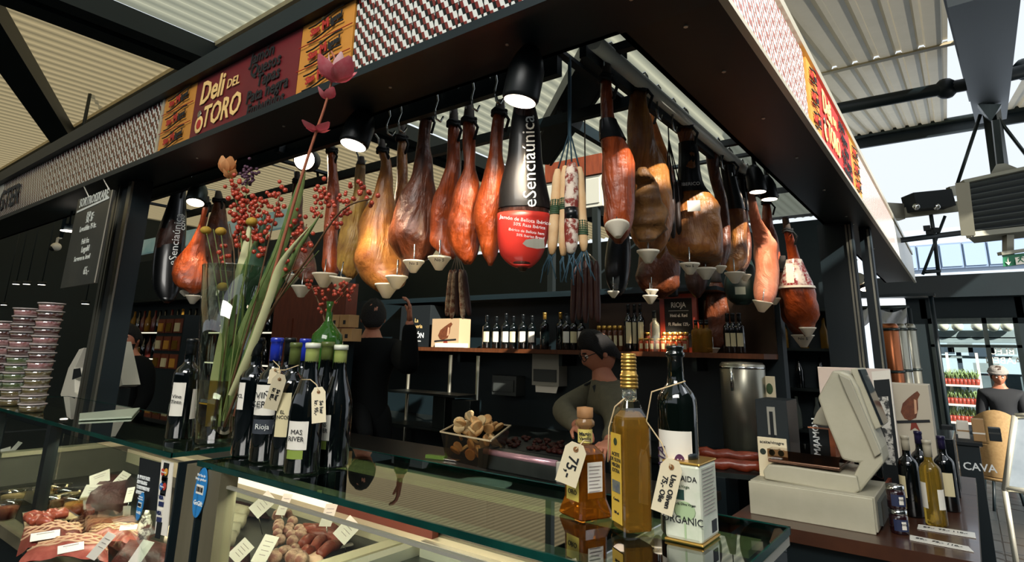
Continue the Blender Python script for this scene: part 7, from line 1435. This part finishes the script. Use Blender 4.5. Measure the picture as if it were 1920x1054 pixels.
for j in range(5):
    rows.append([P(1612+88*i/14, 580+8*j-6*math.sin(i*.5)+4*math.sin(i*1.3)*j/4, y=9.5+.08*math.sin(i*1.1+j)) for i in range(15)])
b = MB(O); b.grid(rows); b.grid([[p+Y3*.02 for p in r] for r in rows]); b.build('sheet', mat('white_canvas', '#d4d6d8', .8, translucent=.2), t); MB(O).tube([P(1610, 578, y=9.55), P(1705, 576, y=9.55)], .03, 6).build('bar', STEELD, t)
for px in (1611, 1704): MB(O).tube([P(px, 578, y=9.55), Vector((P(px, 578, y=9.55).x, 9.55, 0))], .03, 6).build('pole', BLK, t)
t = thing('light_box', 'long bright white light box under the dark beam behind the rear post', 'light', P(1650, 566, y=9.8)); O = t.location; a, e = P(1606, 568, y=9.8), P(1697, 567, y=9.8); MB(O).bar(a, e, .2, .10).build('diffuser', mat('daylight_panel', '#e8eef2', emit=1.2), t); MB(O).box((a.x-.4, 9.7, a.z+.06), (e.x+.35, 9.9, a.z+.10)).build('housing', BLK, t)
for x in (a.x-.35, e.x+.3): MB(O).tube([(x, 9.8, 0), (x, 9.8, a.z+.06)], .03, 6).build('pole', BLK, t)
for i, (px, py, w) in enumerate(((1627, 540, .10), (1610, 536, .12))):
    lamp(px, py, dict(y=6.6), (.1, -.25, -1), w*.75, .12, ('small glowing warm lamp seen under the rear of the canopy', 'tan shaded lamp beside the small glowing one under the canopy')[i], 0, LAMPW if i == 0 else mat('tan_shade_glow', '#a88a68', emit=.4), body=HOUS if i == 0 else BEI2, mount=P(px, py-20, y=6.6).xy.to_3d()+Z3*2.45)
# plant rack behind the door glass
t = thing('plant_rack', 'white shelf rack of potted herbs seen at the glass hall door', 'rack', wy(1800, 760).xy.to_3d()-Y3*.5); O = t.location; yr = WY-.55
xa2, xb2 = P(1764, 700, y=yr).x, P(1836, 700, y=yr).x; zsr = [P(1800, py, y=yr).z for py in (790, 757, 721)]
for x in (xa2, (xa2+xb2)/2-.15, xb2): MB(O).box((x-.02, yr-.02, 0), (x+.02, yr+.02, zsr[2]+.55)).build('upright', WHITE, t)
for z in zsr: MB(O).box((xa2, yr-.2, z-.03), (xb2, yr+.1, z)).build('board', WHITE, t)
HERB = mat('herb_green', '#5a7a40', .6, col2='#8aa070', ns=20); POTR = mat('red_pot', '#8a3428', .5)
pm = MB().lathe((0, 0, 0), [(.035, 0), (.05, .1), (.001, .09)], 10).mesh('pot'); pm.materials.append(POTR); hb = MB(); rr = random.Random(2)
for i in range(9): a = rr.uniform(0, 6.3); hb.tube([(0, 0, .08), (.03*math.cos(a), .03*math.sin(a), .16), (.06*math.cos(a), .06*math.sin(a), .19+rr.random()*.08)], [.008, .012, .003], 4)
hm = hb.mesh('leaves'); hm.materials.append(HERB)
for si, z in enumerate(zsr):
    for i in range(9):
        t = thing('potted_herb', 'potted green herb in a red pot, %s from the left on the %s rack shelf' % (ORD[i], ('lowest', 'middle', 'top')[si]), 'plant', (xa2+.05+(xb2-xa2-.1)*i/8, yr-.06, z), i*.7, 'potted herbs on the %s shelf' % ('lowest', 'middle', 'top')[si]); obj('pot', pm, t); obj('leaves', hm, t)
text('lettering', 'BLEU\nAABEN', .16, PAPER, d1, (wy(1870, 690).x+.1, WY+.0, 2.05-.45), -X3, Z3, .002)
# woman outside and seats
hc = P(1872, 706, y=10.3)
person('person in a dark coat and pale woolly hat sitting near the glass door', hc, math.radians(-85), 0, .25, None, None, mat('dark_coat', '#15181c', .8), BLKC, HAIRB, False, False, hat=mat('pale_wool', '#8d8882', .9, bump=.8, bs=60), sitting=True)
bc = Vector((hc.x, hc.y, 0)); t = thing('bench', 'dark bench under the seated person near the glass door', 'bench', bc); MB().box((-.6, -.15, max(hc.z-.72, .42)-.22), (.6, .3, max(hc.z-.72, .42)-.19)).build('seat', WOOD, t)
for x in (-.5, .5):
    for y in (-.1, .25): MB().box((x-.03, y-.03, 0), (x+.03, y+.03, max(hc.z-.72, .42)-.22)).build('leg', BLK, t)
CH = mat('rattan_seat', '#a08458', .6, col2='#8a6c44', ns=40)
for i, (px, py) in enumerate(((1868, 800), (1878, 858))):
    c = P(px, py+55, z=0) if False else P(px, py, y=9.3-.8*i); top = c.z+.14; t = thing('cafe_chair', ('tan curved back cafe chair in front of the seated person', 'tan cafe chair, nearer of the two by the sideboard', 'tan cafe chair nearest, partly behind the dark sideboard')[i], 'chair', (c.x, c.y, 0), .3*i, 'tan cafe chairs')
    rows = [[Vector((.22*math.cos(a), .22*math.sin(a), top-.32+.32*j/4+(.06*math.cos(2*(a-PI/2)) if j == 4 else 0))) for a in [PI*(.05+.9*k/12) for k in range(13)]] for j in range(5)]
    rows = [[Vector((p.x, -p.y, p.z)) for p in r] for r in rows]; b = MB(); b.grid(rows); b.grid([[p*.94+Vector((0, 0, p.z*.06)) for p in r] for r in rows]); b.build('backrest', CH, t); MB().lathe((0, 0, top-.36), [(.22, 0), (.23, .03), (.001, .04)], 20).build('seat', CH, t)
    for sx in (-1, 1):
        for sy in (-1, 1): MB().tube([(sx*.15, sy*.15, top-.36), (sx*.2, sy*.2, 0)], .014, 6).build('leg', BLK, t)
t = thing('sideboard', 'dark sideboard with cups and papers behind the wood counter', 'sideboard', P(1815, 870, y=5.4).xy.to_3d()); O = t.location; x0, x1 = P(1762, 850, y=5.4).x, P(1838, 850, y=5.4).x; zt2 = P(1815, 835, y=5.4).z
MB(O).box((x0, 5.4, 0), (x1, 5.9, zt2)).build('body', BLK, t); MB(O).box((x0-.02, 5.38, zt2), (x1+.02, 5.92, zt2+.02)).build('top', BLK2, t); text('lettering', 'CAVA', .07, WT, t, ((x0+x1)/2+.1, 5.398, zt2-.14), X3, Z3, .001, bold=.001, origin=O)
for i, (px, py) in enumerate(((1783, 805), (1800, 800), (1822, 812), (1832, 790))):
    c = Vector((x0+.06+i*.09, 5.55+.1*(i % 2), zt2+.021)); t = thing('storage_box', ('black box on the dark sideboard, left end', 'white carton on the dark sideboard', 'tan carton on the dark sideboard', 'black folder box at the right end of the sideboard')[i], 'box', c); MB().box((-.035, -.05, 0), (.035, .05, .09+.03*(i % 3))).build('carton', (BLK2, PAPER, KB, BLK)[i], t, bev=.004); MB().box((-.036, -.051, .05), (.036, -.045, .06)).build('tape', (GREYD, KB, PAPER, GREYD)[i], t)
t = thing('pavement_sign', 'white framed folding sign standing at the right edge', 'sign', P(1905, 930, y=6.3).xy.to_3d()); O = t.location; y6 = 6.3
b0, b1, t1, t0 = P(1884, 920, y=y6), P(1990, 935, y=y6), P(1990, 778, y=y6+.1), P(1903, 780, y=y6+.1)
for a, e in ((b0, t0), (t0, t1), (t1, b1), (b0+(t0-b0)*.03, b1+(t1-b1)*.03)): MB(O).tube([a, e], .022, 8).build('frame_tube', ALU, t)
MB(O).hexa([b0.lerp(t0, .06), b1.lerp(t1, .06), t1-Z3*.02, t0-Z3*.02], (0, .015, 0)).build('panel', mat('sign_panel', '#8b959c', .35, col2='#56626c', ns=2.5), t)
for p in (b0, b1): MB(O).tube([p, Vector((p.x, p.y, 0))], .02, 6).build('foot', ALU, t)
MB(O).tube([t0, Vector((t0.x, t0.y+.5, 0))], .018, 6).build('rear_leg', ALU, t)

# market stall seen through the glass door
t = thing('far_stall', 'pale market stall with beams, lamps and blue panels seen through the glass door', 'stall', (.2, 16.4, 0)); O = t.location
zd = lambda py: P(1825, py, y=16.4).z
PB = mat('pale_beam', '#a9b4bd', .6, col2='#8e9aa6', ns=3)
for py, h in ((622, .14), (634, .10), (668, .05)): MB(O).box((-1.6, 16.4, zd(py)-h), (2.4, 16.6, zd(py)+h*.2)).build('beam', PB, t)
for x in (-1.3, -.2, 1.0, 1.9): MB(O).box((x, 16.45, 0), (x+.09, 16.55, zd(622))).build('post', mat('slate_blue_post', '#48566a', .6) if 'slate_blue_post' not in MATS else MATS['slate_blue_post'], t)
for i, (px, py, m) in enumerate(((1766, 655, 1), (1800, 652, 0), (1840, 660, 1), (1880, 655, 0), (1850, 690, 0))):
    c = P(px, py, y=16.35); MB(O).box((c.x-.22, 16.33, c.z-.1), (c.x+.22, 16.37, c.z+.1)).build('panel', (PB, MATS['slate_blue_post'])[m], t)
for i, px in enumerate((1768, 1795, 1832, 1862, 1888)): MB(O).ball(P(px, 612, y=16.3), .11, 12, 8).build('globe_lamp', PAPER, t)
MB(O).box((-1.7, 16.7, 0), (2.6, 16.8, zd(700))).build('back_panel', mat('grey_blue_panel', '#7f8d9a', .7, col2='#5a6876', ns=2), t)
# ================================================================ hooks named by their order along the rails
HK = [o for o in bpy.data.objects if o.name.startswith('meat_hook')]
HK.sort(key=lambda o: (o.location-EYE).dot(CR)/(o.location-EYE).dot(CF))
for i, o in enumerate(HK): o['label'] = 'bent steel hook over the hanging rails, %s from the left' % ORD[min(i, len(ORD)-1)]
